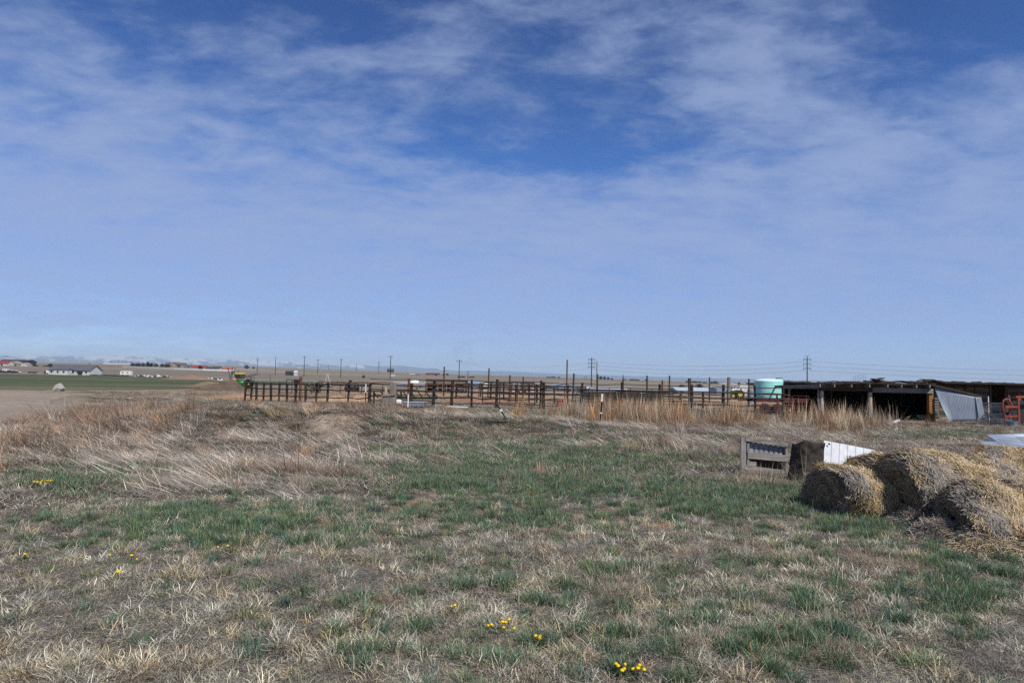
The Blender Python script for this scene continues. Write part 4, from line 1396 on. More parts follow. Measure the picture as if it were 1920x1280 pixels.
# ------------------------------------------------------------------ cattle shed
def shed():
    Y = 36.3
    b = col_at(1640, Y)
    root = thing('cattle_shed', 'long low weathered wooden cattle shed with an open dark front and round timber posts', 'shed', b)

    def L(px, py, Yy=Y):
        return At(px, py, Yy) - b

    def Lg(px, Yy, h_):
        p = col_at(px, Yy)
        return Vector((p.x, p.y, p.z + h_)) - b

    def quadbox(m_, pts, th):
        """slab over four plan corners (given at its top)"""
        top = [Vector(p) for p in pts]
        bot = [p - Vector((0, 0, th)) for p in top]
        m_.add(top + bot, [(0, 1, 2, 3), (7, 6, 5, 4), (0, 4, 5, 1), (1, 5, 6, 2), (2, 6, 7, 3), (3, 7, 4, 0)])
    # roofs: front part, and a recessed part behind the gates
    tar = paint('tar_roof', (0.045, 0.040, 0.040), (0.028, 0.025, 0.026), 2.0, 0.9)
    m_ = MB()
    quadbox(m_, [L(1531, 717.2, 35.75), L(1752, 719.6, 35.75), Lg(1752, 45, 1.75), Lg(1545, 45, 1.75)], .07)
    m_.build('roof', tar, root)
    m_ = MB()
    quadbox(m_, [L(1467, 714.6, 44), L(1700, 717.6, 44.0) + Vector((0, 0, -.16)), Lg(1700, 54, 1.8), Lg(1467, 54, 1.8)], .09)
    m_.build('roof', tar, root)
    m_ = MB()
    gr_ = random.Random(4)
    pts = []
    for k in range(23):
        px_ = 1467 + k * 13
        yy = 35.72 if px_ > 1531 else 43.9
        pts.append(L(px_, 716.0 + (px_ - 1467) * .0125 + gr_.uniform(-.9, 1.6), yy))
    for a_, c_ in zip(pts[:-1], pts[1:]):
        if abs(a_.y - c_.y) > 1:
            m_.build('torn_roof_edge', tar, root)
            m_ = MB()
        else:
            m_.beam(a_, c_ + Vector((.03, 0, gr_.uniform(-.02, .02))), .035, gr_.uniform(.04, .13))
    m_.build('torn_roof_edge', tar, root)
    # broken roofing boards lying on top
    m_ = MB()
    for (px_, w, tilt, yy) in ((1632, .7, 12, 39), (1640, .8, -14, 39), (1648, .6, -8, 38.5), (1736, .9, 9, 38), (1748, .7, -6, 37.5), (1578, .9, 4, 37), (1664, 1.0, -5, 37), (1690, .6, 9, 38), (1552, .5, -7, 37.5), (1600, 1.2, 2, 40), (1700, 1.4, -2, 40), (1720, .8, 6, 39)):
        c_ = L(px_, 715.8, yy)
        m_.box(c_, (w, .35, .035), Matrix.Rotation(R(tilt), 3, 'Y') @ Matrix.Rotation(R(random.uniform(-30, 30)), 3, 'Z'))
    m_.build('loose_boards', DARKWX, root)
    m_ = MB()
    for (px_, dz, w, tilt, yy) in ((1628, .05, .9, -11, 38), (1640, .12, .9, -16, 38), (1649, .09, .8, 14, 38), (1661, .03, .8, 9, 38.4), (1733, .06, .9, -10, 37.3), (1746, .11, 1.0, 4, 37.4), (1757, .06, .8, 12, 37.3), (1590, .02, 1.1, -3, 38), (1700, .03, .7, 6, 38)):
        m_.box(L(px_, 716.6, yy) + Vector((0, 0, dz)), (w, .5, .05), Matrix.Rotation(R(tilt), 3, 'Y'))
        m_.box(L(px_, 716.6, yy + .3) + Vector((.1, 0, dz * .4)), (w * .7, .4, .12), Matrix.Rotation(R(tilt * .4), 3, 'Y'))
    m_.build('heaped_boards', DARKWX, root)
    # beams
    m_ = MB().box((L(1535, 730.2) + L(1636, 730.2)) / 2 + Vector((0, -.02, 0)), ((L(1636, 730) - L(1535, 730)).x, .10, .15)).rough(.006, .5)
    m_.build('beam', DARKWX, root)
    m_ = MB().box((L(1634, 731) + L(1746, 732.5)) / 2 + Vector((0, -.13, .0)), ((L(1746, 731) - L(1634, 731)).x, .10, .24), Matrix.Rotation(R(0.1), 3, 'Y')).rough(.008, .5, 2)
    m_.build('beam', GREYWX, root)
    m_ = MB().beam(L(1478, 719.8, 45.2), L(1600, 722.6, 45.2), .08, .16)
    m_.build('beam', DARKWX, root)
    # rafters with their tails
    for px_ in (1538, 1565, 1597, 1631, 1665, 1691, 1719, 1744):
        a = L(px_, 722.4 + (px_ - 1538) * .009, 35.7)
        e = Lg(px_, 44.8, 1.60)
        a.x, e.x = a.x, a.x + (e.x - a.x) * 0 + .0
        MB().beam(a, (a.x, e.y, e.z), .055, .15, (0, 0, 1)).build('rafter', OLDW, root)
    for px_ in (1480, 1499, 1519, 1539, 1559, 1580):
        a = L(px_, 718.6, 44.2)
        MB().beam(a, (a.x, a.y + 8, a.z - .1), .06, .10).build('rafter', DARKW, root)
    # posts
    def rpost(px_, topy, r, mat, Yy=Y, n=10, name='post', sq=False):
        p = col_at(px_, Yy) - b
        t_ = L(px_, topy, Yy)
        m_ = MB()
        if sq:
            m_.beam((p.x, p.y, p.z - .2), (p.x, p.y, t_.z), r * 2, r * 2, (0, 1, 0)); m_.rough(.004, .2)
        else:
            m_.pipe([(p.x, p.y, p.z - .2), (p.x + .01, p.y, p.z + .5), (p.x - .01, p.y, p.z + 1.0), (p.x, p.y, t_.z)], [r * 1.15, r * 1.05, r, r * .95], n)
        m_.build(name, mat, root, not sq)
    rpost(1541, 732.5, .098, PALEW)
    rpost(1534.5, 730, .05, GREYWZ)
    rpost(1631.5, 735, .11, PALEW)
    rpost(1744, 734, .115, ORW, sq=True)
    rpost(1480, 721, .075, PALEW, 45.2)
    for px_, Yy in ((1560, 40.5), (1586, 40.5), (1690, 40.5)):
        rpost(px_, 727, .07, DARKW, Yy)
    # walls
    def wall(p0, p1, h0, h1, boards=0, mat=DARKWX, gap=-.012, th=.03, name='wall', zlo=0.0):
        """horizontal boards between two spots"""
        m_ = MB()
        n = max(1, int((h0 - zlo) / .19))
        for i in range(n):
            za, zb_ = zlo + (h0 - zlo) * i / n, zlo + (h0 - zlo) * (i + 1) / n
            c0 = Vector(p0) + Vector((0, random.uniform(-.006, .006), (za + zb_) / 2)); c1 = Vector(p1) + Vector((0, random.uniform(-.006, .006), (za + zb_) / 2 * h1 / h0))
            m_.beam(c0, c1, th, (zb_ - za) - gap)
        m_.build(name, mat, root)
    wall(Lg(1545, 44.7, 0), Lg(1752, 44.7, 0), 1.68, 1.68, mat=DARKWX)
    wall(Lg(1467, 53.6, 0), Lg(1700, 53.6, 0), 1.74, 1.74, mat=DARKWX)
    wall(Lg(1753, 36.6, 0), Lg(1753, 44.7, 0), 1.75, 1.65)
    wall(Lg(1472, 45.2, 0), Lg(1472, 53.4, 0), 1.75, 1.7)
    # low trough inside near the orange post
    MB().box(L(1733, 781, 37.5), (.55, .5, .22)).build('trough', GREYWX, root)
    # stub of stacked stone and boards behind the orange post
    m_ = MB()
    for k in range(8):
        m_.box(L(1754, 747 + k * 5, 36.2), (.20 + .05 * random.random(), .25, .07), Matrix.Rotation(R(random.uniform(-6, 6)), 3, 'Y'))
    m_.build('stacked_slabs', GREYWX, root)
    # barge board over the metal sheet
    MB().beam(L(1747, 721, 35.56), L(1841, 743, 34.85), .05, .10).build('barge_board', DARKWX, root)
    # corrugated sheets closing the end: one large, one bent flap
    def csheet(c4_, name, n=66, amp=.012, curl=0.0, mat=GALV):
        tl, tr_, br, bl = c4_
        m_ = MB()
        rows = 10
        vs, fs = [], []
        for i in range(n + 1):
            u = i / n
            for j_ in range(rows + 1):
                w = j_ / rows
                p = tl.lerp(tr_, u).lerp(bl.lerp(br, u), w)
                y = amp * math.sin(u * n / 6 * 2 * math.pi)
                p = p + Vector((0, y - curl * max(0, .22 - u) * 3 * w * w, 0))
                vs.append(p)
        for i in range(n):
            for j_ in range(rows):
                a = i * (rows + 1) + j_
                fs.append((a, a + 1, a + rows + 2, a + rows + 1))
        m_.add(vs, fs)
        o = m_.build(name, mat, root, True)
        md = o.modifiers.new('thick', 'SOLIDIFY'); md.thickness = .004
        return o
    csheet([L(1752, 726, 35.6), L(1834, 744, 34.9), L(1833, 788.5, 34.7), L(1774, 791, 35.2)], 'metal_sheet', 150, .0045, .5)
    csheet([L(1829, 743.5, 34.9), L(1840, 744.5, 35.2), L(1848, 786, 35.2), L(1836, 786, 34.6)], 'metal_flap', 24, .0045)
    # wire panel lying on the roof
    wp = thing('wire_hurdle', 'small wire mesh panel standing up on the flat shed roof', 'wire panel', L(1600, 715.5, 39) + b)
    m_ = MB()
    P = lambda px_, py: At(px_, py, 39) - Vector(wp.location)
    for k in range(6):
        x = 1600 + k * 4.6
        m_.tube(P(x, 716.5), P(x, 705.5 - k), .008, None, 4)
    for k in range(3):
        m_.tube(P(1600, 705.5 + k * 4), P(1623, 700.5 + k * 5), .008, None, 4)
    m_.build('wires', GALV, wp)


shed()


def back_shed():
    Y = 41.5
    b = col_at(1830, Y)
    root = thing('board_shed', 'dark board-walled shed with a black doorway behind the leaning metal sheet', 'shed', b)
    Lg = lambda px, Yy, h_=0: Vector((col_at(px, Yy).x, Yy, col_at(px, Yy).z + h_)) - b
    L = lambda px, py, Yy=Y: At(px, py, Yy) - b
    tar = MATS['tar_roof']
    m_ = MB()
    top = [L(1744, 715.2, 40.6), L(2080, 722, 40.6), Lg(2080, 49, 2.0), Lg(1744, 49, 2.0)]
    bot = [p - Vector((0, 0, .09)) for p in top]
    m_.add(top + bot, [(0, 1, 2, 3), (7, 6, 5, 4), (0, 4, 5, 1), (1, 5, 6, 2), (2, 6, 7, 3), (3, 7, 4, 0)])
    m_.build('roof', tar, root)
    m_ = MB()
    for k in range(26):
        px_ = random.uniform(1746, 1925)
        m_.box(L(px_, 716.0 + (px_ - 1746) * .021, 41.5 + random.random()), (random.uniform(.3, .9), .3, .05 + .08 * random.random()), Matrix.Rotation(R(random.uniform(-7, 7)), 3, 'Y'))
    m_.build('loose_boards', DARKWX, root)

    def boards(px0, px1, name, mats=(GREYWX, DARKWX), z0=0.0, z1=2.06, lean=0):
        for i in range(2):
            m_ = MB()
            n = 10
            for k in range(n):
                if k % 2 != i:
                    continue
                h_ = z0 + (z1 - z0) * (k + .5) / n
                m_.beam(Lg(px0, Y, h_), Lg(px1, Y + lean, h_ + random.uniform(-.01, .01)), .03, (z1 - z0) / n - .012)
            m_.build(name, mats[i % 2], root)
    boards(1752, 1857, 'board_wall', (wood('wall_boards', (0.20, 0.17, 0.14), (0.10, 0.08, 0.065), 'X'), DARKWX))
    boards(1886, 2080, 'board_wall', (MATS['wall_boards'], DARKWX))
    boards(1857, 1886, 'door_lintel', (DARKWX, DARKWX), 1.9, 2.04)
    m_ = MB().beam(Lg(1740, 48.5, 1), Lg(2080, 48.5, 1), .05, 2.0)
    m_.build('rear_wall', DARKW, root)
    for px_ in (1790, 1811, 1829, 1857, 1886):
        MB().beam(Lg(px_, Y - .05, 0), Lg(px_, Y - .05, 2.03), .10, .07, (0, 1, 0)).build('post', DARKW, root)
    for px_ in (1887, 1907):
        MB().beam(L(px_, 722, Y - .3), L(px_ + 9, 762, Y - .6), .09, .05, (0, 1, 0)).build('brace', paint('red_brown_wood', (0.13, 0.05, 0.045), (0.08, 0.035, 0.03), 5), root)


back_shed()

# ------------------------------------------------------------------ orange implement, wire rolls, clutter by the shed's right end
ORANGE = paint('orange_paint', (0.40, 0.075, 0.03), (0.24, 0.05, 0.025), 5, 0.5, 0, 0.4, (0.12, 0.05, 0.03), 0.2)


def implement():
    Y = 34.4
    b = col_at(1890, Y)
    root = thing('farm_implement', 'orange steel farm implement with a curved tubular arch by the rolled wire', 'farm implement', b)
    L = lambda px, py, dy=0: At(px, py, Y + dy) - b
    arch = [L(1885, 796), L(1883, 775), L(1880, 760), L(1881, 751), L(1886, 747.5), L(1891, 749), L(1895, 755), L(1899, 762), L(1906, 764)]
    MB().pipe(arch, .04, 10).build('arch', ORANGE, root, True)
    MB().beam(L(1884, 762), L(1907, 762.5), .1, .11).build('crossbar', ORANGE, root)
    MB().beam(L(1896, 766, .2), L(1890, 782, .2), .07, .07, (0, 1, 0)).build('brace', ORANGE, root)
    MB().beam(L(1885, 781, .1), L(1912, 779, .1), .06, .08).build('lower_bar', ORANGE, root)
    MB().beam(L(1904, 744, .6), L(1945, 743, .6), .12, .10).build('upper_bar', ORANGE, root)
    MB().beam(L(1909, 745, .6), L(1910, 796, .6), .09, .09, (0, 1, 0)).build('leg', ORANGE, root)
    MB().lathe([(.02, -.04), (.15, -.04), (.17, 0), (.15, .04), (.02, .04)], L(1888, 756, .15), 'Y', 20).build('hub_wheel', TYRE, root, True)
    MB().lathe([(.02, -.03), (.07, -.03), (.07, .03), (.02, .03)], L(1888, 775, .25), 'Y', 16).build('hub_wheel', TYRE, root, True)


implement()


def wire_roll(px0, px1, Y, r, label, ang=.15):
    b = col_at(px0, Y)
    e = col_at(px1, Y + .8)
    root = thing('wire_roll', label, 'wire roll', b, 0, 'rolls of wire by the board shed')
    d = (e - b); L = d.length
    d.normalize()
    n_ = Vector((-d.y, d.x, 0))
    m_ = MB()
    for k in range(15):
        c_ = d * (L * k / 14)
        ring = [c_ + n_ * math.cos(a) * r * (1 + .06 * math.sin(k)) + Vector((0, 0, r + r * math.sin(a))) for a in [i * math.pi / 9 for i in range(18)]]
        m_.pipe(ring, .007, 3, False, True)
    for i in range(26):
        a = i * 2 * math.pi / 26
        m_.tube(n_ * math.cos(a) * r + Vector((0, 0, r + r * math.sin(a))), d * L + n_ * math.cos(a) * r + Vector((0, 0, r + r * math.sin(a))), .006, None, 3, False)
    for i in range(18):
        a = i * 2 * math.pi / 18
        m_.tube(n_ * math.cos(a) * r * .7 + Vector((0, 0, r + .7 * r * math.sin(a))), d * L + n_ * math.cos(a) * r * .7 + Vector((0, 0, r + r * .7 * math.sin(a))), .006, None, 3, False)
    m_.build('wire', GALV, root)


wire_roll(1845, 1884, 35.4, .56, 'large roll of grey wire netting between the metal sheet and the orange implement')
wire_roll(1851, 1878, 34.6, .30, 'small roll of wire lying before the large one')
# wire panel in front, tub, dark sheet, white scraps
b = col_at(1858, 33.6)
wpn = thing('wire_hurdle', 'dark wire stock panel standing before the orange implement', 'wire panel', b)
m_ = MB()
L_ = lambda px, py: At(px, py, 33.6) - b
for k in range(6):
    m_.tube(L_(1856, 765 + k * 5.8), L_(1990, 768 + k * 5.8), .009, None, 4, False)
for k in range(16):
    m_.tube(L_(1858 + k * 8.5, 765), L_(1858 + k * 8.5, 797), .008, None, 4, False)
m_.build('wires', RUSTP, wpn)
b = col_at(1897, 33.9)
o = MB().lathe([(.02, 0), (.22, 0), (.27, .30), (.25, .30), (.2, .03), (.02, .03)], n=20).build('metal_tub', BLUEGREY, None, True)
o.location = b
tag(o, 'blue grey metal tub under the orange implement', 'tub')
b = col_at(1925, 35.4)
o = MB().beam((-.35, 0, 0), (-.35, 0, 1.25), .8, .03, (0, 1, 0)).build('dark_board', paint('dark_blue_sheet', (0.035, 0.042, 0.05), (0.025, 0.03, 0.034), 3))
o.location = b
tag(o, 'dark upright sheet behind the orange implement at the picture edge', 'board')
for (px_, y0, Y_, w, h_, lb) in ((1854, 752, 36, .05, .75, 'thin white pipe standing beside the roll of wire netting'),):
    b = col_at(px_, Y_)
    o = MB().tube((0, 0, 0), (-.03, 0, topz(px_, 743, Y_) - b.z), .03).build('white_pipe', WHITE, None, True)
    o.location = b
    tag(o, lb, 'pipe')
# white pipe and scrap in the weeds
b = G(1665, 797)
o = MB().pipe([Vector((0, 0, .03)), At(1687, 788, b.y - .1) - b], .075, 14).build('white_pipe', WHITE, None, True)
o.location = b
tag(o, 'short thick white pipe sticking out of the weeds before the shed', 'pipe')
b = G(1679, 808)
o = MB().box((0, 0, .05), (.22, .05, .09), Matrix.Rotation(R(-25), 3, 'Y')).build('white_scrap', WHITE, bevel=.01)
o.location = b
tag(o, 'small white scrap lying in the grass below the white pipe', 'scrap')
for (px_, py_, w, rz, mt, lb) in ((1700, 800, 1.0, .2, PALEW, 'pale broken plank lying in the weeds right of the white pipe'), (1400, 792, 1.4, -.2, GREYWX, 'grey plank lying flat before the pipe fence'), (1845, 803, 1.2, .1, DARKWX, 'dark plank lying before the rolled wire'), (1205, 806, 1.6, .5, GREYWX, 'grey plank half buried in straw below the rusty reeds')):
    b = G(px_, py_)
    o = MB().box((0, 0, .06), (w, .14, .04), Matrix.Rotation(R(3), 3, 'Y')).rough(.004, .2).build('plank', mt)
    o.location = b; o.rotation_euler.z = rz
    tag(o, lb, 'plank', 'planks lying in the weeds')

# ------------------------------------------------------------------ clutter inside the pens
b = col_at(745, 39.0)
o = MB().lathe([(.02, -.26), (.15, -.26), (.17, -.22), (.17, .22), (.15, .26), (.02, .26)], (0, 0, .34), 'X', 18).build('barrel', WHITE, None, True)
o.location = b
tag(o, 'white plastic barrel lying beside the weathered gateposts', 'barrel')
b = col_at(776, 38.6)
tg = thing('trough', 'grey galvanised water trough under the dark green feed rack', 'trough', b)
MB().box((0, 0, .25), (1.25, .5, .22)).build('basin', GALV, tg, bevel=.02)
MB().box((0, 0, .375), (1.31, .56, .025)).build('rim', PALEBLUE, tg)
for (px_, py_, w, rz, lb) in ((858, 765.5, 1.25, .05, 'white board lying on the straw before the pipe fence'), (826, 766, 1.0, -.15, 'greyish board left of the white board on the straw')):
    b = G(px_, py_)
    o = MB().box((0, 0, .10), (w, .22, .05), Matrix.Rotation(R(2), 3, 'Y')).build('board', WHITE if px_ > 850 else GREYWX)
    o.location = b; o.rotation_euler.z = rz
    tag(o, lb, 'board')
b = G(576, 763)
o = MB().box((0, 0, .12), (.55, .35, .24), Matrix.Rotation(.3, 3, 'Z')).rough(.02, .2).build('concrete_block', CONC, bevel=.02)
o.location = b
tag(o, 'pale concrete block below the low pipe fence', 'block')
b = col_at(1053, 44.5)
o = MB().box((0, 0, .22), (.55, .4, .40)).box((0, 0, .44), (.59, .44, .04)).box((0, -.205, .22), (.5, .02, .05)).build('red_crate', paint('faded_red', (0.42, 0.06, 0.05), (0.3, 0.045, 0.04), 5), bevel=.01)
o.location = b
tag(o, 'faded red plastic crate on the straw at the foot of the tallest rusty pole', 'crate')
heap(640, 752, 3.0, .42, (0.42, 0.29, 0.17), 'straw_heap')
heap(675, 750, 2.5, .40, (0.38, 0.25, 0.15), 'straw_heap')
heap(905, 753, 4, .40, (0.30, 0.17, 0.11), 'straw_heap')
heap(985, 752, 3, .36, (0.34, 0.22, 0.14), 'straw_heap')

# white crumpled boulder at the yard's edge
def rockmesh(w, d, h_, seed, n=3, amt=.25):
    bm = bmesh.new()
    bmesh.ops.create_icosphere(bm, subdivisions=n, radius=.5)
    g = random.Random(seed)
    pl_ = [(Vector((g.uniform(-1, 1), g.uniform(-1, 1), g.uniform(-.6, 1))).normalized(), g.uniform(.26, .42)) for _ in range(9)]
    for v in bm.verts:
        for nrm, dd in pl_:
            s_ = v.co.dot(nrm) - dd
            if s_ > 0:
                v.co -= nrm * s_
        v.co += Vector((g.uniform(-1, 1), g.uniform(-1, 1), g.uniform(-1, 1))) * .012
        v.co.x *= w; v.co.y *= d; v.co.z = v.co.z * h_ + h_ * .33
    me = bpy.data.meshes.new('boulder'); bm.to_mesh(me); bm.free()
    return me


b = G(111, 733)
root = thing('boulder', 'crumpled pale grey boulder at the edge of the dirt yard by the green field', 'boulder', b)
for k, (x, w, d, h_, s) in enumerate(((0, .95, .6, .85, 3), (-.38, .45, .4, .5, 8), (.36, .4, .4, .4, 12))):
    o = link('stone', rockmesh(w, d, h_, s), CONC if k < 2 else paint('shaded_side_stone', (0.09, 0.085, 0.08), (0.05, 0.05, 0.05), 5), root)  # last stone coloured dark to paint in the boulder's shaded right side
    o.location = (x, -.05 * k, 0)

# ------------------------------------------------------------------ crop sprayer
def sprayer():
    Y = 92
    b = col_at(446, Y)
    u = Y / 1280
    root = thing('crop_sprayer', 'green and yellow farm sprayer with a folded boom at the corner of the pens', 'crop sprayer', b)
    P = lambda px, py, dy=0: At(px, py, Y + dy) - b
    z0 = 0
    gp = lambda px, h_, dy=0: Vector(((px - 446) * u, dy, h_))
    for (px_, r, dy) in ((440, .58, -.9), (440, .58, .9), (461, .66, .9)):
        w_ = MB().lathe([(.1, -.14), (r * .6, -.16), (r * .93, -.15), (r, -.08), (r, .08), (r * .93, .15), (r * .6, .16), (.1, .14)], gp(px_, r, dy), 'Y', 28).build('wheel', TYRE, root, True)
        MB().lathe([(.03, -.17), (r * .3, -.175), (r * .34, -.13), (.03, -.12)], gp(px_, r, dy), 'Y', 20).build('rim', YELLOW, w_, True)
    MB().box(gp(449, .85), (1.9, 1.2, .35)).build('chassis', GREEN, root, bevel=.05)
    MB().lathe([(.1, -.62), (.45, -.6), (.55, -.4), (.58, 0), (.55, .4), (.45, .6), (.1, .62)], gp(454, .72, -.85), 'X', 22).build('green_tank', GREEN, root, True)
    MB().box(gp(443, 1.15, -.3), (.45, .7, .45)).build('orange_tank', paint('orange_yellow', (0.75, 0.36, 0.03), (0.6, 0.28, .03), 3), root, bevel=.08)
    MB().box(gp(450, 2.0), (1.15, 1.2, .26)).build('yellow_roof', YELLOW, root, bevel=.06)
    MB().box(gp(449.5, 1.62), (.95, 1.05, .5)).build('cab', WINDOW, root, bevel=.04)
    MB().box(gp(440, 1.72), (.35, .8, .35)).build('side_box', BLUEGREY, root, bevel=.04)
    m_ = MB()
    for s_ in (-.5, .5):
        m_.beam(gp(452, 1.78, s_), gp(474, 1.55, s_), .08, .08); m_.beam(gp(455, 1.55, s_), gp(484, 2.05, s_), .07, .07)
        m_.beam(gp(473, 1.55, s_), gp(474, .8, s_), .07, .07); m_.beam(gp(464, 1.6, s_), gp(474, .95, s_), .06, .06)
    for k in range(7):
        m_.beam(gp(458 + k * 4, 1.6 + k * .06, -.5), gp(458 + k * 4, 1.6 + k * .06, .5), .05, .05)
    m_.build('boom', paint('boom_grey', (0.16, 0.16, 0.15), (0.08, 0.08, 0.08), 4), root)


sprayer()

# bare tree behind it and other trees
def bare_tree(loc, H_, label, seed, name='bare_tree', group=None, spread=.9, levels=4, r0=None, crown=True):
    g = random.Random(seed)
    root = thing(name, label, 'tree', loc, 0, group)
    tm, cm = MB(), MB()
    r0 = r0 or H_ * .022

    def grow_(p, d, l, r, dep):
        m_ = tm if dep == 0 else cm
        pts = [p]
        dd = d.copy()
        for _ in range(3):
            dd = (dd + Vector((g.uniform(-1, 1), g.uniform(-1, 1), g.uniform(-.3, .5))) * .13).normalized()
            pts.append(pts[-1] + dd * l / 3)
        m_.pipe(pts, [r, r * .9, r * .78, r * .62], 6 if dep < 2 else 4, False)
        if dep >= levels:
            return
        for k in range(3 if dep else 4):
            a = g.uniform(0, 6.28)
            sp_ = g.uniform(.35, .9) * spread
            nd = (dd + Vector((math.cos(a), math.sin(a), .15)) * sp_).normalized()
            grow_(pts[-1] if k < 2 else pts[-2], nd, l * g.uniform(.55, .85), r * .6, dep + 1)
    grow_(Vector((0, 0, -.1)), Vector((g.uniform(-.05, .05), 0, 1)), H_ * .33, r0, 0)
    tm.build('trunk', BARK, root, True)
    cm.build('crown', BARK, root)
    return root


b = col_at(428, 125)
bt = bare_tree(b, 4.6, 'bare leafless tree leaning behind the green sprayer', 5, spread=.75, levels=3, r0=.13)


def evergreen(loc, H_, label, seed, round_=False, group=None, w=None):
    g = np.random.default_rng(seed)
    root = thing('evergreen_tree', label, 'tree', loc, 0, group)
    MB().pipe([(0, 0, -.3), (0, 0, H_ * .3)], [H_ * .03, H_ * .02], 6).build('trunk', BARK, root)
    n = 420
    w = w or H_ * .36
    h_ = g.random(n) ** .8
    prof = np.sqrt(np.clip(1 - (h_ * 1.9 - .9) ** 2, .02, 1)) if round_ else (1 - h_) ** .7 * .95 + .05
    rr_ = prof * w * np.sqrt(g.random(n)) * (0.8 + .4 * g.random(n))
    a = g.random(n) * 6.283
    c_ = np.stack([rr_ * np.cos(a), rr_ * np.sin(a), H_ * (.06 + .92 * h_)], -1)
    s_ = H_ * .075 * (.6 + .8 * g.random(n))
    d1 = g.normal(0, 1, (n, 3)); d1 /= np.linalg.norm(d1, axis=1)[:, None]
    d2 = np.cross(d1, g.normal(0, 1, (n, 3))); d2 /= np.linalg.norm(d2, axis=1)[:, None]
    V_ = np.stack([c_ - d1 * s_[:, None], c_ + d2 * s_[:, None] * .8, c_ + d1 * s_[:, None], c_ - d2 * s_[:, None] * .8], 1).reshape(-1, 3)
    q = np.arange(n * 4).reshape(-1, 4)
    link('crown', np_mesh('crown', V_, q), NEEDLE, root)
    return root


def far_pt(px, py_or_D, D=None):
    return col_at(px, D if D else py_or_D)


# row of evergreens beyond the white-walled barn
protoE = None
for k, (px_, D, hpx, rnd_) in enumerate([(247, 1000, 5.5, 1), (254, 1000, 5, 1), (260, 1000, 5, 1), (267, 1005, 5.5, 1), (275, 1000, 5.5, 1), (282, 1000, 6, 1), (291, 1005, 5, 1), (302, 1000, 5, 1), (309, 1000, 4.5, 1), (315, 1005, 4, 1)]):
    ends = {0: 'evergreen at the left end of the dark row beyond the grey-roofed barn', 9: 'small evergreen at the right end of the dark row beyond the grey-roofed barn'}
    evergreen(far_pt(px_, D), hpx * D / 1280 + 1.2, ends.get(k, 'round dark evergreen, %s from the left in the row beyond the grey-roofed barn' % ORD[k]), 10 + k, True, 'row of evergreens beyond the barn', w=3.3)
for (px_, D, H_, lb, w) in [(93, 800, 4.2, 'dark round bush left of the grey-roofed barn', 3.2), (275, 1350, 6, 'dark evergreen above the white fence line', 2.5), (374, 876, 5.5, 'dark evergreen before the left red-roofed house', 2.8),
                            (461, 1080, 6.0, 'round dark evergreen standing alone on the plain below the first transmission pole', 4.4), (474, 1150, 3.6, 'small dark evergreen right of the lone round one', 1.8), (681, 620, 2.6, 'small dark shrub alone on the plain left of the hilltop farm', 1.4),
                            (838, 1120, 3.6, 'dark tree just right of the dark red farmhouse', 2.6), (831, 1120, 3.0, 'smaller dark tree left of its neighbour by the dark red farmhouse', 2.0),
                            (1120, 1350, 7, 'evergreen tree just right of the white gabled house on the ridge', 2.6), (1126, 1360, 6.5, 'second evergreen right of the white gabled house', 3), (1133, 1360, 6, 'middle evergreen of the ridge clump right of the white gabled house', 3.4), (1140, 1370, 5, 'fourth evergreen of the ridge clump right of the white gabled house', 3.4), (1147, 1370, 3.8, 'low evergreen at the right end of the ridge clump', 3),
                            (1278, 260, 1.9, 'dark bush behind the pale blue steel roofs', 1.5), (1311, 260, 2.3, 'larger dark bush right of the pale blue steel roofs', 1.6),
                            (1340, 1200, 5, 'dark tree left of the domed white barn', 3.5), (1334, 1210, 4, 'small dark tree farther left of the domed white barn', 2.5), (1385, 1200, 4, 'dark tree right of the domed white barn', 3), (1412, 900, 3.5, 'dark tree left of the turquoise tank on the skyline', 2.6), (1407, 905, 2.5, 'small dark bush beside the skyline tree left of the tank', 2.0)]:
    evergreen(far_pt(px_, D), H_, lb, int(px_), True, w=w)
# low hedgerows on the skyline, each a mass of bushes
def hedge(px0, px1, D, hpx, label, seed, gaps=0.25, dens=1.0):
    g = np.random.default_rng(seed)
    n = int((px1 - px0) * 16 * dens)
    pxx = px0 + (px1 - px0) * g.random(n)
    ok = vnoise(pxx, pxx * 0, 5.0, seed) > gaps
    pxx = pxx[ok]; n = len(pxx)
    x = (pxx - 960) / 1280 * D
    y = np.full(n, D) + g.normal(0, 3, n)
    hh_ = hpx * D / 1280 * (0.45 + 0.7 * vnoise(pxx, pxx * 0, 3.0, seed + 1))
    z = zg(x, y) + hh_ * g.random(n)
    b = Vector((float(x.mean()), D, float(zg(x.mean(), D))))
    c_ = np.stack([x - b.x, y - b.y, z - b.z], -1)
    s_ = D / 1280 * (.5 + .5 * g.random(n))
    d1 = g.normal(0, 1, (n, 3)); d1 /= np.linalg.norm(d1, axis=1)[:, None]
    d2 = np.cross(d1, g.normal(0, 1, (n, 3))); d2 /= np.linalg.norm(d2, axis=1)[:, None]
    V_ = np.stack([c_ - d1 * s_[:, None], c_ + d2 * s_[:, None] * .8, c_ + d1 * s_[:, None], c_ - d2 * s_[:, None] * .8], 1).reshape(-1, 3)
    o = link('hedge', np_mesh('hedge', V_, np.arange(n * 4).reshape(-1, 4)), NEEDLE)
    o.location = b
    tag(o, label, 'hedge', 'dark hedges on the plain')


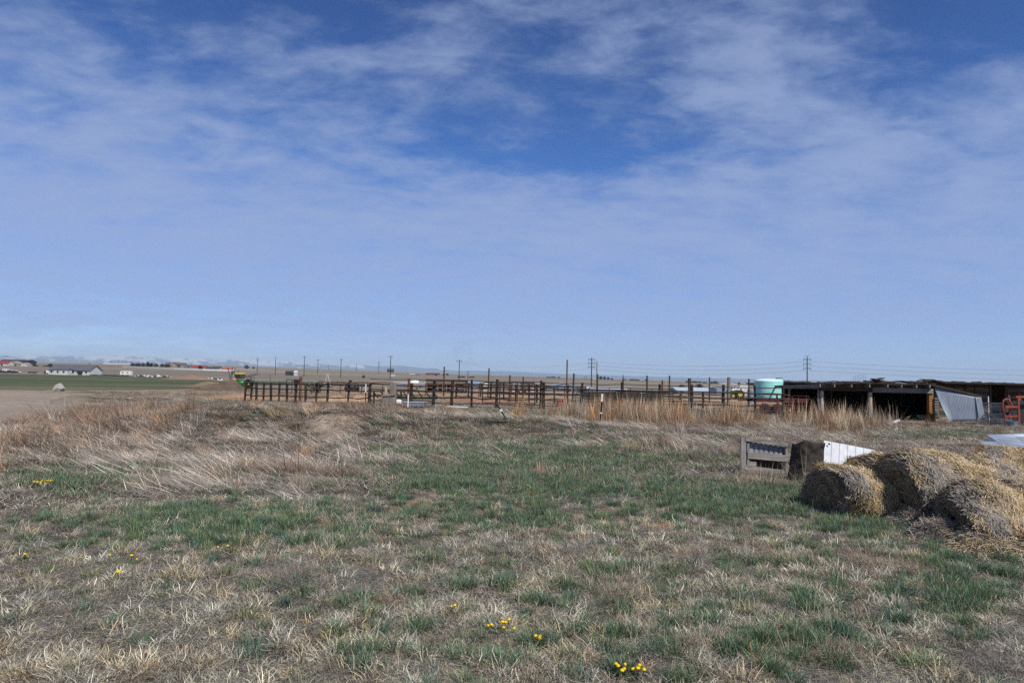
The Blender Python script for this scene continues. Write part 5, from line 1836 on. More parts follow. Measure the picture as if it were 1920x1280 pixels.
hedge(860, 873, 900, 2.6, 'short dark hedge behind the tall far pole, left of the next one', 1, 0.1)
hedge(878, 891, 900, 2.2, 'short dark hedge on the plain right of the similar one', 2, 0.1)
hedge(1026, 1052, 1500, 2.0, 'thin dark hedge on the skyline left of the tallest rusty pole', 3, .3)
hedge(1160, 1215, 1500, 2.2, 'broken dark hedge on the skyline right of the pointed post', 4, .4)
hedge(1287, 1326, 1500, 3.0, 'dark hedge on the skyline between the tilted post and the slim dark post', 5, .15)
hedge(1345, 1382, 1400, 3.2, 'dark hedge behind the domed white barn', 6, .1)
hedge(66, 100, 850, 2.0, 'scattered bushes between the dark barn and the grey-roofed barn', 7, .45)
hedge(177, 246, 380, 2.0, 'brown scrub right of the grey-roofed barn', 8, .3)
# bare trees on the left skyline
for k, px_ in enumerate((204, 208, 213, 221, 228, 235, 243, 257, 265, 288, 66, 166, 1096, 1343, 1386, 1099)):
    D = 1500 if px_ < 1000 else 1350
    if px_ in (66, 166):
        D = 1000
    lb = {66: 'bare tree right of the long dark barn roof', 166: 'bare tree rising behind the ridge of the grey-roofed barn', 1096: 'bare tree at the left end of the ridge clump', 1099: 'bare tree second in the ridge clump', 1343: 'bare tree left of the domed white barn', 1386: 'bare tree right of the domed white barn'}.get(px_, 'small bare tree, %s from the left in the far row above the white fence' % ORD[k])
    bare_tree(far_pt(px_, D), (9 if px_ < 212 else 7) if px_ not in (66, 166) else 6, lb, k + 40, group='bare trees in the far row' if lb.startswith('small bare') else None, levels=3, r0=.35)


# ------------------------------------------------------------------ far buildings
def house(px0, px1, ytop, D, depth, label, wall_m, roof_m, cat='house', name='farmhouse', eave=.55, gable='x', win=3, base_lift=0, over=.4, doors=1, door_m=None, group=None, rz=0.0):
    """gabled building; the ridge runs across the view ('x') or towards it ('y')"""
    pc = (px0 + px1) / 2
    b = col_at(pc, D)
    w = (px1 - px0) * D / 1280
    H_ = topz(pc, ytop, D) - b.z
    he = H_ * eave
    root = thing(name, label, cat, b, rz, group)
    hw, hd = w / 2, depth / 2
    m_ = MB()
    if gable == 'x':
        vs = [(-hw, -hd, -.6), (hw, -hd, -.6), (hw, hd, -.6), (-hw, hd, -.6), (-hw, -hd, he), (hw, -hd, he), (hw, hd, he), (-hw, hd, he), (-hw, 0, H_ - .15), (hw, 0, H_ - .15)]
        fs = [(0, 1, 5, 4), (2, 3, 7, 6), (1, 2, 6, 9, 5), (3, 0, 4, 8, 7), (4, 5, 9, 8), (6, 7, 8, 9)]
    else:
        vs = [(-hw, -hd, -.6), (hw, -hd, -.6), (hw, hd, -.6), (-hw, hd, -.6), (-hw, -hd, he), (hw, -hd, he), (hw, hd, he), (-hw, hd, he), (0, -hd, H_ - .15), (0, hd, H_ - .15)]
        fs = [(0, 1, 5, 8, 4), (2, 3, 7, 9, 6), (1, 2, 6, 5), (3, 0, 4, 7), (4, 8, 9, 7), (5, 6, 9, 8)]
    m_.add(vs, fs).build('wall', wall_m, root)
    m_ = MB()
    th = .18
    if gable == 'x':
        for s_ in (-1, 1):
            dz = (H_ - he) / hd * over
            m_.add([(-hw - over, 0, H_), (hw + over, 0, H_), (hw + over, s_ * (hd + over), he - dz), (-hw - over, s_ * (hd + over), he - dz),
                    (-hw - over, 0, H_ - th), (hw + over, 0, H_ - th), (hw + over, s_ * (hd + over), he - dz - th), (-hw - over, s_ * (hd + over), he - dz - th)],
                   [(0, 1, 2, 3), (7, 6, 5, 4), (3, 2, 6, 7), (0, 3, 7, 4), (1, 5, 6, 2)])
    else:
        for s_ in (-1, 1):
            dz = (H_ - he) / hw * over
            m_.add([(0, -hd - over, H_), (0, hd + over, H_), (s_ * (hw + over), hd + over, he - dz), (s_ * (hw + over), -hd - over, he - dz),
                    (0, -hd - over, H_ - th), (0, hd + over, H_ - th), (s_ * (hw + over), hd + over, he - dz - th), (s_ * (hw + over), -hd - over, he - dz - th)],
                   [(0, 1, 2, 3), (7, 6, 5, 4), (3, 2, 6, 7), (0, 3, 7, 4), (1, 5, 6, 2)])
    m_.build('roof', roof_m, root)
    for k in range(win):
        x = -hw + w * (k + .7) / (win + .4)
        MB().box((x, -hd - .03, he * .52), (min(1.2, w / win * .4), .08, he * .32)).build('window', WINDOW, root)
    for k in range(doors):
        MB().box((hw * .55 - k * w * .4, -hd - .04, he * .36), (min(2.6, w * .16), .10, he * .72)).build('door', door_m or WINDOW, root)
    return root


house(103, 178, 683.3, 400, 12, 'long white barn with a grey shingle roof beyond the green field', WALLW, GREYROOF, 'barn', 'barn', eave=.50, win=9, doors=1, over=.5)
house(104, 130, 690.5, 391, 4, 'low white lean-to built on the left end of the grey-roofed barn', WALLW, GREYROOF, 'lean-to', 'lean_to', eave=.86, win=2, doors=0)
house(5, 58, 674, 900, 16, 'huge dark-roofed barn on the left skyline', DGREY, DGREY, 'barn', 'barn', eave=.78, win=0, doors=0)
house(12, 40, 676.8, 860, 12, 'tan gabled barn with an arched dark door before the huge dark barn', TANWALL, TANWALL, 'barn', 'barn', eave=.45, gable='y', win=0, doors=1)
house(-24, 19, 676, 850, 14, 'red-roofed white house at the left edge of the skyline', WALLW, REDROOF, eave=.45, win=3)
house(41, 54, 679.8, 840, 8, 'small cream gabled shed right of the tan barn', WALLW, TANWALL, 'shed', 'garden_shed', eave=.45, gable='y', win=1, doors=0)
house(312, 346, 679.5, 1060, 14, 'big grey tan house with several gables on the hill', TANWALL, GREYROOF, eave=.6, win=5)
house(318, 330, 678.6, 1048, 8, 'stone front wing with a gable on the big hill house', TANWALL, GREYROOF, 'house wing', 'house_wing', eave=.6, gable='y', win=1, doors=0)
house(345, 357, 684, 1040, 8, 'low tan garage right of the big hill house', TANWALL, GREYROOF, 'garage', 'garage', win=2)
house(361, 385, 684.8, 890, 10, 'white house with a red roof left of the dark-roofed houses', WALLW, REDROOF, eave=.5, win=4)
house(386, 412, 687.4, 870, 8, 'long dark-roofed white house in the middle of the hamlet', WALLW, DGREY, eave=.5, win=4)
house(399, 413, 686.8, 890, 8, 'dark-roofed house behind the long white one', TANWALL, DGREY, eave=.5, win=1)
house(415, 437, 688.0, 880, 9, 'white house with a pale red roof at the right end of the hamlet', WALLW, paint('pale_red_roof', (0.45, 0.13, 0.09), (0.34, 0.1, 0.07), 1), eave=.5, win=3)
house(536, 551, 695.0, 700, 6, 'low dark barn alone on the plain beyond the steel post', DGREY, DGREY, 'barn', 'barn', eave=.7, win=0)
house(551.5, 557, 695.0, 690, 5, 'small white shed with a dish beside the low dark barn', WALLW, WALLW, 'shed', 'garden_shed', eave=.7, win=0, doors=0)
house(725, 737, 690.4, 1500, 9, 'dark farmhouse on the hilltop behind a transmission pole', DGREY, GREYROOF, eave=.6, win=2)
house(798, 823, 699.0, 1050, 12, 'farmhouse with a dark red roof and pale walls on the plain', TANWALL, paint('dark_red_roof', (0.20, 0.03, 0.045), (0.15, 0.025, 0.035), 1), eave=.5, win=5)
house(768, 777, 700.6, 1080, 6, 'small white shed left of the dark red farmhouse', WALLW, WALLW, 'shed', 'garden_shed', win=1, doors=0)
house(779, 786, 701, 1080, 6, 'second small white shed left of the dark red farmhouse', WALLW, GREYROOF, 'shed', 'garden_shed', win=1, doors=0)
house(733, 740, 703, 800, 5, 'white hut on the plain left of the dark red farmhouse', WALLW, WALLW, 'hut', 'field_hut', win=0)
house(1111, 1119, 708.2, 1330, 8, 'white gabled house among the ridge trees', WALLW, WALLW, eave=.5, gable='y', win=1)
# metal buildings behind the pens
house(738, 802, 716.5, 150, 5, 'long pale blue grey metal building behind the dark green feed rack', BLUEGREY, PALEBLUE, 'metal building', 'metal_shed', eave=.5, win=0, over=.1)
house(873, 899, 714.5, 150, 5, 'blue grey metal shed right of the open wooden pole shed', BLUEGREY, BLUEGREY, 'metal building', 'metal_shed', eave=.8, win=0, over=.1, doors=0)
house(1024, 1086, 716.8, 150, 7, 'blue grey metal shed with a sloping roof left of the tallest rusty pole', BLUEGREY, BLUEGREY, 'metal building', 'metal_shed', eave=.45, win=0, over=.1, gable='y', doors=0)
house(1046, 1072, 724, 140, 5, 'light blue steel shed before the sloping roof', PALEBLUE, BLUEGREY, 'metal building', 'metal_shed', eave=.8, win=0, over=.1)
house(1098, 1172, 725.5, 160, 8, 'long low shed with a pale white roof behind the stacked panels', BLUEGREY, PALEBLUE, 'metal building', 'metal_shed', eave=.35, win=0, over=.1, doors=0)
house(1262, 1322, 726.0, 190, 9, 'long shed with a pale blue roof behind the tilted dark post', BLUEGREY, PALEBLUE, 'metal building', 'metal_shed', eave=.45, win=0, over=.2)
house(1316, 1345, 725.2, 200, 7, 'white sided shed right of the long pale blue roof', WALLW, PALEBLUE, 'metal building', 'metal_shed', eave=.6, win=2, over=.1)
house(1337, 1363, 727, 170, 6, 'blue grey box-shaped metal shed left of the green tractor', BLUEGREY, BLUEGREY, 'metal building', 'metal_shed', eave=.92, win=0, over=.05)
house(1390, 1402, 738, 150, 3, 'small pale green hut right of the green tractor', paint('pale_green_wall', (0.32, 0.40, 0.30), (0.27, 0.34, 0.26), 2), WALLW, 'hut', 'field_hut', eave=.8, win=0, over=.05, doors=0)
# round-roofed barn
b = col_at(1364, 1150)
wd = 34 * 1150 / 1280
root = thing('domed_barn', 'wide white barn with a rounded roof on the skyline', 'barn', b)
Hd = topz(1364, 718, 1150) - b.z
MB().box((0, 0, Hd * .25), (wd, 12, Hd * .5 + .6)).build('wall', WALLW, root)
pr = [(math.cos(a) * (wd / 2 + .3), Hd * .5 + math.sin(a) * Hd * .5) for a in [math.pi * i / 12 for i in range(13)]]
m_ = MB()
vs = [(x, -6.3, z) for x, z in pr] + [(x, 6.3, z) for x, z in pr]
m_.add(vs, [(i, i + 1, 14 + i, 13 + i) for i in range(12)] + [tuple(range(13)), tuple(reversed(range(13, 26)))]).build('roof', WHITE, root)
# grey silo beside the tank, white tank in the pens
b = col_at(1409, 62)
o = MB().lathe([(.02, 0), (.36, 0), (.36, topz(1409, 730, 62) - b.z), (.30, topz(1409, 729, 62) - b.z), (.02, topz(1409, 728.4, 62) - b.z)], n=24).build('grey_bin', BLUEGREY, None, True)
o.location = b
tag(o, 'blue grey upright bin touching the left side of the turquoise tank', 'bin')
b = col_at(777, 120)
root = thing('white_tank', 'cream white rounded tank before the long blue grey metal building', 'tank', b)
hh_ = topz(777, 712.5, 120) - b.z
MB().lathe([(.02, -.75), (.5, -.74), (.62, -.6), (.66, 0), (.62, .6), (.5, .74), (.02, .75)], (0, 0, hh_ - .66), 'X', 22).build('shell', WHITE, root, True)
MB().box((-.45, 0, (hh_ - 1.2) / 2), (.1, .9, max(.2, hh_ - 1.2))).box((.45, 0, (hh_ - 1.2) / 2), (.1, .9, max(.2, hh_ - 1.2))).build('stand', RUSTP, root)


# open wooden pole shed behind the pens
def pole_shed():
    D = 84
    b = col_at(835, D)
    root = thing('pole_shed', 'open-fronted wooden pole shed with a flat dark roof behind the pens', 'shed', b)
    P = lambda px, py, dy=0: At(px, py, D + dy) - b
    x0, x1 = P(799, 712).x, P(873, 713).x
    zt = P(835, 712).z
    MB().box(((x0 + x1) / 2, 1.8, zt - .06), (x1 - x0 + .1, 4.2, .12), Matrix.Rotation(R(-1.5), 3, 'X')).build('roof', DARKWX, root)
    MB().box(((x0 + x1) / 2, -.2, zt - .30), (x1 - x0, .06, .30)).build('fascia', wood('fascia_wood', (0.26, 0.22, 0.18), (0.14, 0.11, 0.09), 'X'), root)
    MB().box(((x0 + x1) / 2, 3.7, zt / 2), (x1 - x0, .08, zt)).build('rear_wall', DARKWX, root)
    MB().box((x0 + .04, 1.8, zt / 2 - .05), (.08, 3.8, zt - .1)).box((x1 - .04, 1.8, zt / 2 - .05), (.08, 3.8, zt - .1)).build('side_wall', DARKWX, root)
    for f in (0.02, .30, .42, .52, .72, .97):
        x = x0 + (x1 - x0) * f
        MB().tube((x, -.1, -.1), (x, -.1, zt - .2), .07).build('post', OLDW, root, True)
    MB().beam((x0, -.1, .62), (x1, -.1, .6), .05, .08).beam((x0 + .3, -.12, .1), (x0 + 1.6, -.12, .6), .05, .07).build('rail', GREYWX, root)
    MB().box((x0 + 3.2, 1.5, .5), (.8, .6, .6)).box((x0 + 4.2, 1.2, .4), (.6, .6, .5)).build('stored_boxes', WALLW, root)


pole_shed()


# ------------------------------------------------------------------ vehicles and scrap, far off
def camper(px0, px1, D, hgt, label, mat=WHITE, name='camper_trailer', cat='camper', step=True, group=None, win=True):
    b = col_at((px0 + px1) / 2, D)
    w = (px1 - px0) * D / 1280
    root = thing(name, label, cat, b, 0, group)
    pr = [(-w / 2, .5), (w / 2, .5), (w / 2, hgt), (-w / 2 * .2, hgt), (-w / 2 * .35, hgt * 1.0), (-w / 2 * .9, hgt * .95), (-w / 2, hgt * .6)] if step else [(-w / 2, .45), (w / 2, .45), (w / 2, hgt), (-w / 2, hgt)]
    n = len(pr)
    MB().add([(x, -1.1, z) for x, z in pr] + [(x, 1.1, z) for x, z in pr], [tuple(range(n)), tuple(reversed(range(n, 2 * n)))] + [(i, (i + 1) % n, n + (i + 1) % n, n + i) for i in range(n)]).build('body', mat, root)
    for s_ in (-.25, .25):
        MB().lathe([(.05, -.12), (.36, -.12), (.38, 0), (.36, .12), (.05, .12)], (w * s_, -1.0, .38), 'Y', 14).build('wheel', TYRE, root, True)
    if win:
        for s_ in (-.25, .2):
            MB().box((w * s_, -1.12, hgt * .68), (w * .16, .05, hgt * .2)).build('window', WINDOW, root)
    return root


def car(px, D, label, mat, L_=4.4, h_=1.45, truck=False, group=None, name='parked_car'):
    b = col_at(px, D)
    root = thing(name, label, 'pickup truck' if truck else 'car', b, 0, group)
    l = L_ / 2
    if truck:
        pr = [(-l, .45), (l, .45), (l, 1.05), (.2, 1.1), (.1, 1.75), (-.9, 1.75), (-1.25, 1.15), (-l, 1.0)]
    else:
        pr = [(-l, .4), (l, .4), (l, .95), (l * .75, 1.0), (l * .45, h_), (-l * .35, h_), (-l * .6, .98), (-l, .85)]
    n = len(pr)
    MB().add([(x, -.85, z) for x, z in pr] + [(x, .85, z) for x, z in pr], [tuple(range(n)), tuple(reversed(range(n, 2 * n)))] + [(i, (i + 1) % n, n + (i + 1) % n, n + i) for i in range(n)]).build('body', mat, root, bevel=.04)
    for s_ in (-.62, .62):
        for yy in (-.8, .8):
            MB().lathe([(.05, -.11), (.3, -.11), (.34, -.05), (.34, .05), (.3, .11), (.05, .11)], (l * s_, yy, .34), 'Y', 14).build('wheel', TYRE, root, True)
    MB().box((0 if not truck else -.4, -.87, (1.22 if not truck else 1.42)), (L_ * .33 if not truck else .8, .03, .28)).build('window', WINDOW, root)
    return root


camper(226, 246, 410, 2.9, 'white fifth-wheel camper parked beyond the green field right of the barn')
camper(87.5, 96, 420, 2.2, 'white box trailer parked left of the long white barn', WHITE, 'box_trailer', 'trailer', False, win=False)
SIL = paint('silver_car', (0.42, 0.44, 0.47), (0.36, 0.38, 0.40), 1, .35)
BLK = paint('dark_car', (0.04, 0.045, 0.055), (0.03, 0.03, 0.04), 1, .35)
BLU = paint('blue_tarp', (0.10, 0.22, 0.42), (0.08, 0.18, 0.34), 1, .6)
camper(5, 14, 425, 2.6, 'white and silver camper at the left end of the vehicles beyond the field', WHITE)
car(3, 415, 'dark car at the left edge beyond the green field', BLK)
car(17, 415, 'dark pickup truck before the silver camper', BLK, 5.4, truck=True, name='parked_pickup')
camper(17, 25, 430, 2.4, 'silver trailer between the white camper and the small white truck', SIL, 'box_trailer', 'trailer', False)
car(26, 425, 'dark car under the silver trailer, rightmost of the dark cars', BLK)
car(29.5, 430, 'white pickup truck at the right end of the parked vehicles on the left', WHITE, 5.2, truck=True, name='parked_pickup')
for (px_, w, h_, mt, lb, nm) in ((60, 14, .9, paint('brown_scrap', (0.15, 0.06, 0.05), (0.1, 0.05, 0.04), 1), 'long low reddish brown wagon left of the white box trailer', 'farm_wagon'), (85, 3, 1.4, DGREY, 'dark crate stack beside the white box trailer', 'dark_crate')):
    b = col_at(px_, 420)
    ww_ = w * 420 / 1280
    root = thing(nm, lb, 'wagon' if w > 5 else 'crate', b)
    MB().box((0, 0, .55 + h_ / 2 - .2), (ww_, 1.6, h_)).build('body', mt, root)
    for s_ in (-.35, .35):
        MB().lathe([(.05, -.1), (.34, -.1), (.36, 0), (.34, .1), (.05, .1)], (ww_ * s_, -.8, .36), 'Y', 12).build('wheel', TYRE, root, True)
for px_, lb in ((196, 'blue tarpaulin-covered heap right of the grey-roofed barn, left of its twin'), (207, 'blue tarpaulin-covered heap right of the grey-roofed barn, right of its twin')):
    b = col_at(px_, 395)
    o = link('tarpaulin_heap', rockmesh(3.0, 1.6, 1.0, px_), BLU)
    o.location = b
    tag(o, lb, 'tarpaulin')
# scattered junk along the field's far edge
g = random.Random(99)
junk = []
mats_j = [(WHITE, 'white'), (SIL, 'silver grey'), (BLK, 'dark'), (CONC, 'pale stone coloured'), (DGREY, 'dark grey')]
for k in range(34):
    px_ = 254 + k * 1.95 + g.uniform(-.6, .6)
    D = g.uniform(352, 392)
    mt, nm = mats_j[g.randrange(5)]
    b = col_at(px_, D)
    w, h_ = g.uniform(.5, 1.5), g.uniform(.4, 1.3)
    o = link('junk_heap', rockmesh(w * 1.4, w, h_ * 1.4, k + 5, 2), mt)
    o.location = b
    tag(o, '%s junk lump, %s from the left in the row edging the green field' % (nm, ORD[k]), 'junk', 'scrap along the far field edge')
for k, (px_, py_, mt, nm) in enumerate([(391, 712, WHITE, 'white'), (397, 711, WHITE, 'white'), (400, 710, BLK, 'dark'), (409, 713, WHITE, 'white'), (415, 714, WHITE, 'white'), (405, 712, BLK, 'dark'), (381, 710, BLK, 'dark'), (412, 712, BLK, 'dark'), (394, 712.5, BLK, 'dark')]):
    b = G(px_, py_)
    o = link('junk_heap', rockmesh(1.3, 1.0, .9, k + 70, 2), mt)
    o.location = b
    tag(o, '%s scrap lump, %s from the left, beneath the bare leafless tree' % (nm, ORD[sorted((391, 397, 400, 409, 415, 405, 381, 412, 394)).index(px_)]), 'junk', 'scrap beneath the bare tree')
# dark clutter just behind the low fence
b = col_at(660, 70)
car(660, 80, 'small dark utility vehicle behind the low pipe fence', BLK, 1.2, .5)
b = col_at(542, 62)
root = thing('roll_frame', 'dark square tube frame standing behind the low pipe fence', 'frame', b)
hz_ = topz(542, 711.5, 62) - b.z
MB().pipe([(-.27, 0, 0), (-.27, 0, hz_ - .06), (-.22, 0, hz_), (.22, 0, hz_), (.27, 0, hz_ - .06), (.27, 0, 0)], .035, 8).tube((-.27, 0, hz_ * .7), (.27, 0, hz_ * .7), .03).build('hoop', DGREEN, root, True)
b = col_at(557, 60)
o = MB().add([(-.2, -.2, .95), (.2, -.2, .95), (.2, .2, .95), (-.2, .2, .95), (-.3, -.25, 1.3), (.25, -.25, 1.3), (.25, .25, 1.3), (-.3, .25, 1.3)], [(3, 2, 1, 0), (4, 5, 6, 7), (0, 1, 5, 4), (1, 2, 6, 5), (2, 3, 7, 6), (3, 0, 4, 7)]).tube((0, 0, 0), (0, 0, .97), .05).build('feed_hopper', RUSTP)
o.location = b
tag(o, 'dark feed hopper on a stem beside the thick rusty steel post', 'hopper')
for k, (px_, lb) in enumerate(((580, 'left'), (590, 'middle'), (599, 'right'))):
    b = col_at(px_, 62)
    root = thing('scrap_pile', 'dark tangle of scrap iron behind the low pipe fence, %s one of three' % lb, 'scrap', b, 0, 'scrap iron behind the low fence')
    m_ = MB()
    gg = random.Random(k)
    for i in range(16):
        a = Vector((gg.uniform(-.35, .35), gg.uniform(-.3, .3), gg.uniform(0.3, 1.0))); m_.tube(a, a + Vector((gg.uniform(-.4, .4), gg.uniform(-.3, .3), gg.uniform(-.4, .25))), .04, None, 5)
    m_.build('iron_pieces', RUSTP, root)
# pivot sprinkler tower
b = col_at(614, 74)
hz_ = topz(614, 702.5, 74) - b.z
root = thing('pivot_tower', 'white A-frame irrigation tower standing behind the low pipe fence', 'irrigation tower', b)
GV2 = paint('pale_steel', (0.66, 0.66, 0.66), (0.5, 0.5, 0.5), 3, .5, .2)
for (x, y) in ((-.42, -.3), (.42, -.3), (0, .4)):
    MB().tube((x * 1.0, y, .6), (x * .1, y * .1, hz_ - .1), .028, None, 6).build('leg', GV2, root, True)
MB().beam((-.25, -.2, hz_ * .55), (.25, -.2, hz_ * .55), .03, .05).box((0, 0, hz_ - .05), (.14, .14, .14)).tube((-.3, 0, hz_ + .02), (.3, 0, hz_ + .10), .012).tube((0, 0, hz_), (0, 0, hz_ + .25), .012).build('head', GV2, root)
MB().beam((-.6, -.2, .55), (.6, -.2, .5), .08, .08).build('cross_member', RUSTP, root)
b = col_at(622, 71)
# tractor behind the pens on the right
b = col_at(1382, 66)
root = thing('tractor', 'old green tractor with yellow wheel hubs left of the turquoise tank', 'tractor', b)
for (x, r) in ((.12, .42), (-.55, .26)):
    for yy in (-.45, .45):
        w_ = MB().lathe([(.1, -.12), (r * .6, -.13), (r, -.09), (r, .09), (r * .6, .13), (.1, .12)], (x, yy, r + .35), 'Y', 26).build('wheel', TYRE, root, True)
        MB().lathe([(.03, -.14), (r * .5, -.135), (r * .55, -.1), (.03, -.1)], (x, yy, r + .35), 'Y', 20).build('hub', YELLOW, w_, True)
MB().box((-.45, 0, .95), (.8, .42, .34)).build('hood', GREEN, root, bevel=.04)
MB().box((.05, 0, .85), (.5, .6, .2)).build('body', GREEN, root, bevel=.03)
MB().box((.25, 0, 1.05), (.28, .4, .08)).box((.38, 0, 1.2), (.05, .4, .3)).build('seat', YELLOW, root, bevel=.02)
MB().tube((-.5, .1, 1.05), (-.5, .1, 1.5), .03).build('exhaust', TYRE, root, True)
for k, (px_, D, lb) in enumerate(((1373, 210, 'white pickup truck parked behind the green tractor, left of another'), (1384, 215, 'white pickup truck parked behind the green tractor, right of another'))):
    car(px_, D, lb, WHITE, 3.0, 1.45, True, 'white pickups behind the pens', 'parked_pickup')
for k, (px_, D, w, h_, mt, lb) in enumerate(((910, 130, .9, 1.5, WHITE, 'white chest freezer shape seen through the inner pen rails, leftmost'), (968, 120, 1.1, 1.4, WHITE, 'white panel box seen through the inner pen rails'), (1001, 118, .8, 1.2, WHITE, 'white cabinet seen through the rails beside the brown stock trailer'), (1395, 240, 2.6, 2.2, WHITE, 'white trailer box left of the turquoise tank'))):
    b = col_at(px_, D)
    root = thing('white_cabinet', lb, 'cabinet', b)
    MB().box((0, 0, h_ / 2), (w * 1.2, .8, h_)).build('body', mt, root, bevel=.03)
    MB().box((0, -.42, h_ * .5), (w * .9, .04, h_ * .75)).build('door', WALLW, root)
# brown stock trailer in the pens
b = col_at(978, 88)
root = thing('stock_trailer', 'rusty brown slatted stock trailer parked at the back of the inner pen', 'stock trailer', b)
zt = topz(978, 715.5, 88) - b.z
m_ = MB()
for k in range(4):
    m_.box((0, -.8, zt * (.42 + .17 * k)), (3.3, .05, zt * .09))
m_.build('slats', DARKWX, root)
MB().box((0, 0, zt * .32), (3.4, 1.6, .10)).build('deck', RUST, root)
MB().box((0, 0, zt + .02), (3.4, 1.7, .06)).build('roof', DARKWX, root)
for x in (-1.6, -.8, 0, .8, 1.6):
    MB().box((x, -.78, zt * .65), (.07, .07, zt * .68)).build('stake', RUSTP, root)
for s_ in (-.5, .3):
    MB().lathe([(.05, -.1), (.28, -.1), (.3, 0), (.28, .1), (.05, .1)], (s_, -.8, .3), 'Y', 16).build('wheel', TYRE, root, True)


# ------------------------------------------------------------------ white fences on the plain
def rail_fence(pts, label, hpx=1.4, group='white fences on the plain'):
    P = [G(*p) if len(p) == 2 else col_at(p[0], p[2]) for p in pts]
    root = thing('white_fence', label, 'fence', P[0], 0, group)
    b = P[0]
    m_, m2 = MB(), MB()
    for a, c_ in zip(P[:-1], P[1:]):
        n = max(2, int((c_ - a).length / 9))
        prev = None
        for i in range(n + 1):
            x, y = a.x + (c_.x - a.x) * i / n, a.y + (c_.y - a.y) * i / n
            z = Z(x, y)
            m2.box((x - b.x, y - b.y, z - b.z + .55), (.2, .2, 1.5))
            if prev:
                for h_, t_ in ((.40, .50), (1.0, .50), (1.6, .45)):
                    m_.beam(Vector(prev) + Vector((0, -.12, h_)), (x - b.x, y - b.y - .12, z - b.z + h_), .06, t_)
            prev = (x - b.x, y - b.y, z - b.z)
    m_.build('rails', WHITE, root)
    m2.build('posts', WHITE, root)


rail_fence([(192, 0, 1350), (245, 0, 1350), (320, 0, 1300)], 'upper white rail fence along the ridge under the far bare trees')
rail_fence([(228, 0, 930), (280, 0, 890), (325, 0, 860)], 'long white rail fence below the row of evergreens')
rail_fence([(325, 0, 860), (380, 0, 845), (438, 0, 850)], 'long white rail fence passing below the hamlet')
rail_fence([(432, 0, 1000), (478, 0, 960), (535, 0, 900)], 'white rail fence on the plain right of the bare tree')
for k, (a0, a1, D) in enumerate(((560, 700, 780), (1010, 1100, 900))):
    pass


# ------------------------------------------------------------------ transmission poles and wires
def tpole(px, top, D, label, arms=3, r=.28):
    b = col_at(px, D)
    H_ = topz(px, top, D) - b.z
    root = thing('transmission_pole', label, 'utility pole', b, 0, 'transmission poles crossing the plain')
    MB().pipe([(0, 0, -.5), (0, 0, H_)], [r * 1.25, r * .8], 8).build('pole', POLEW, root)
    for k in range(arms):
        h_ = H_ - .8 - k * H_ * .13
        m_ = MB().beam((-1.7, 0, h_), (1.7, 0, h_), .16, .16).beam((-1.5, 0, h_), (0, 0, h_ - .7), .1, .1).beam((1.5, 0, h_), (0, 0, h_ - .7), .1, .1)
        m_.build('crossarm', POLEW, root)
        for s_ in (-1.6, 1.6):
            MB().tube((s_, 0, h_ - .1), (s_, 0, h_ - 1.0), .09, None, 6).build('insulator', POLEW, root)
    return b, H_


NP = [(481, 670.5, 800, 'nearest-left transmission pole with short arms above the lone round evergreen', 2), (515, 668, 720, 'slim transmission pole second in the row from the bare tree', 0), (569, 667, 640, 'tall transmission pole directly above the thick rusty steel post', 1),
      (594.5, 673, 850, 'transmission pole between the tall one and the irrigation tower', 1), (615, 683, 1500, 'tiny distant pole directly above the irrigation tower', 0), (638, 672, 640, 'transmission pole just right of the irrigation tower', 1), (667, 680, 1300, 'faint distant pole on the ridge left of the small dark shrub', 0),
      (709, 677.5, 1100, 'distant transmission pole with many arms left of the hilltop farm', 4), (731, 666, 560, 'tall transmission pole rising in front of the hilltop farm', 1), (860, 674, 430, 'transmission pole right of the brown pole by the pole shed', 1), (1108.5, 670, 330, 'tall transmission pole with three arms left of the pale grey pole', 3), (1513.5, 669.5, 300, 'big transmission pole with three arms rising behind the cattle shed', 3)]
TP = {}
for (px_, top, D, lb, arms) in NP:
    TP[px_] = tpole(px_, top, D, lb, arms, r=.30 if D > 500 else .24)
b, H_ = TP[1513.5]
root = [o for o in S.objects if o.get('label') == NP[-1][3]][0]
MB().beam((-1.2, 0, H_ + .5), (1.2, 0, H_ + .5), .12, .12).tube((0, 0, H_), (0, 0, H_ + .6), .12, None, 6).build('top_arm', POLEW, root)


def wire(a, c_, sag, label, r=.022):
    pts = [a.lerp(c_, i / 16) - Vector((0, 0, 4 * sag * (i / 16) * (1 - i / 16))) for i in range(17)]
    o = MB().pipe(pts, r, 4, False).build('power_line', paint('wire_dark', (0.03, 0.03, 0.035), (0.03, 0.03, 0.035), 1), off=a)
    o.location = a
    tag(o, label, 'cable', 'power lines strung between the transmission poles')


b1, H1 = TP[1108.5]; b2, H2 = TP[1513.5]
b3 = col_at(2350, 300)
for k in range(3):
    for s_, sw in ((-1.6, 'near'), (1.6, 'far')):
        a = b1 + Vector((s_, 0, H1 - 1.8 - k * H1 * .13)); m__ = b2 + Vector((s_, 0, H2 - 1.8 - k * H2 * .13)); c_ = b3 + Vector((s_, 0, H2 - 1.8 - k * H2 * .13))
        lv = ('top', 'middle', 'lowest')[k]
        wire(a, m__, 2.3, '%s-level cable on the %s arm tips between the two tall poles' % (lv, sw))
        wire(m__, c_, 1.9, '%s-level cable on the %s arm tips running right from the shed pole' % (lv, sw))
b0, H0 = TP[860]
for k in range(2):
    wire(b0 + Vector((1.5, 0, H0 - 1.2 - k)), b1 + Vector((-1.6, 0, H1 - 2.5 - k * 3)), 3.0, '%s cable between the pole by the pole shed and the three-armed pole' % ('upper', 'lower')[k])

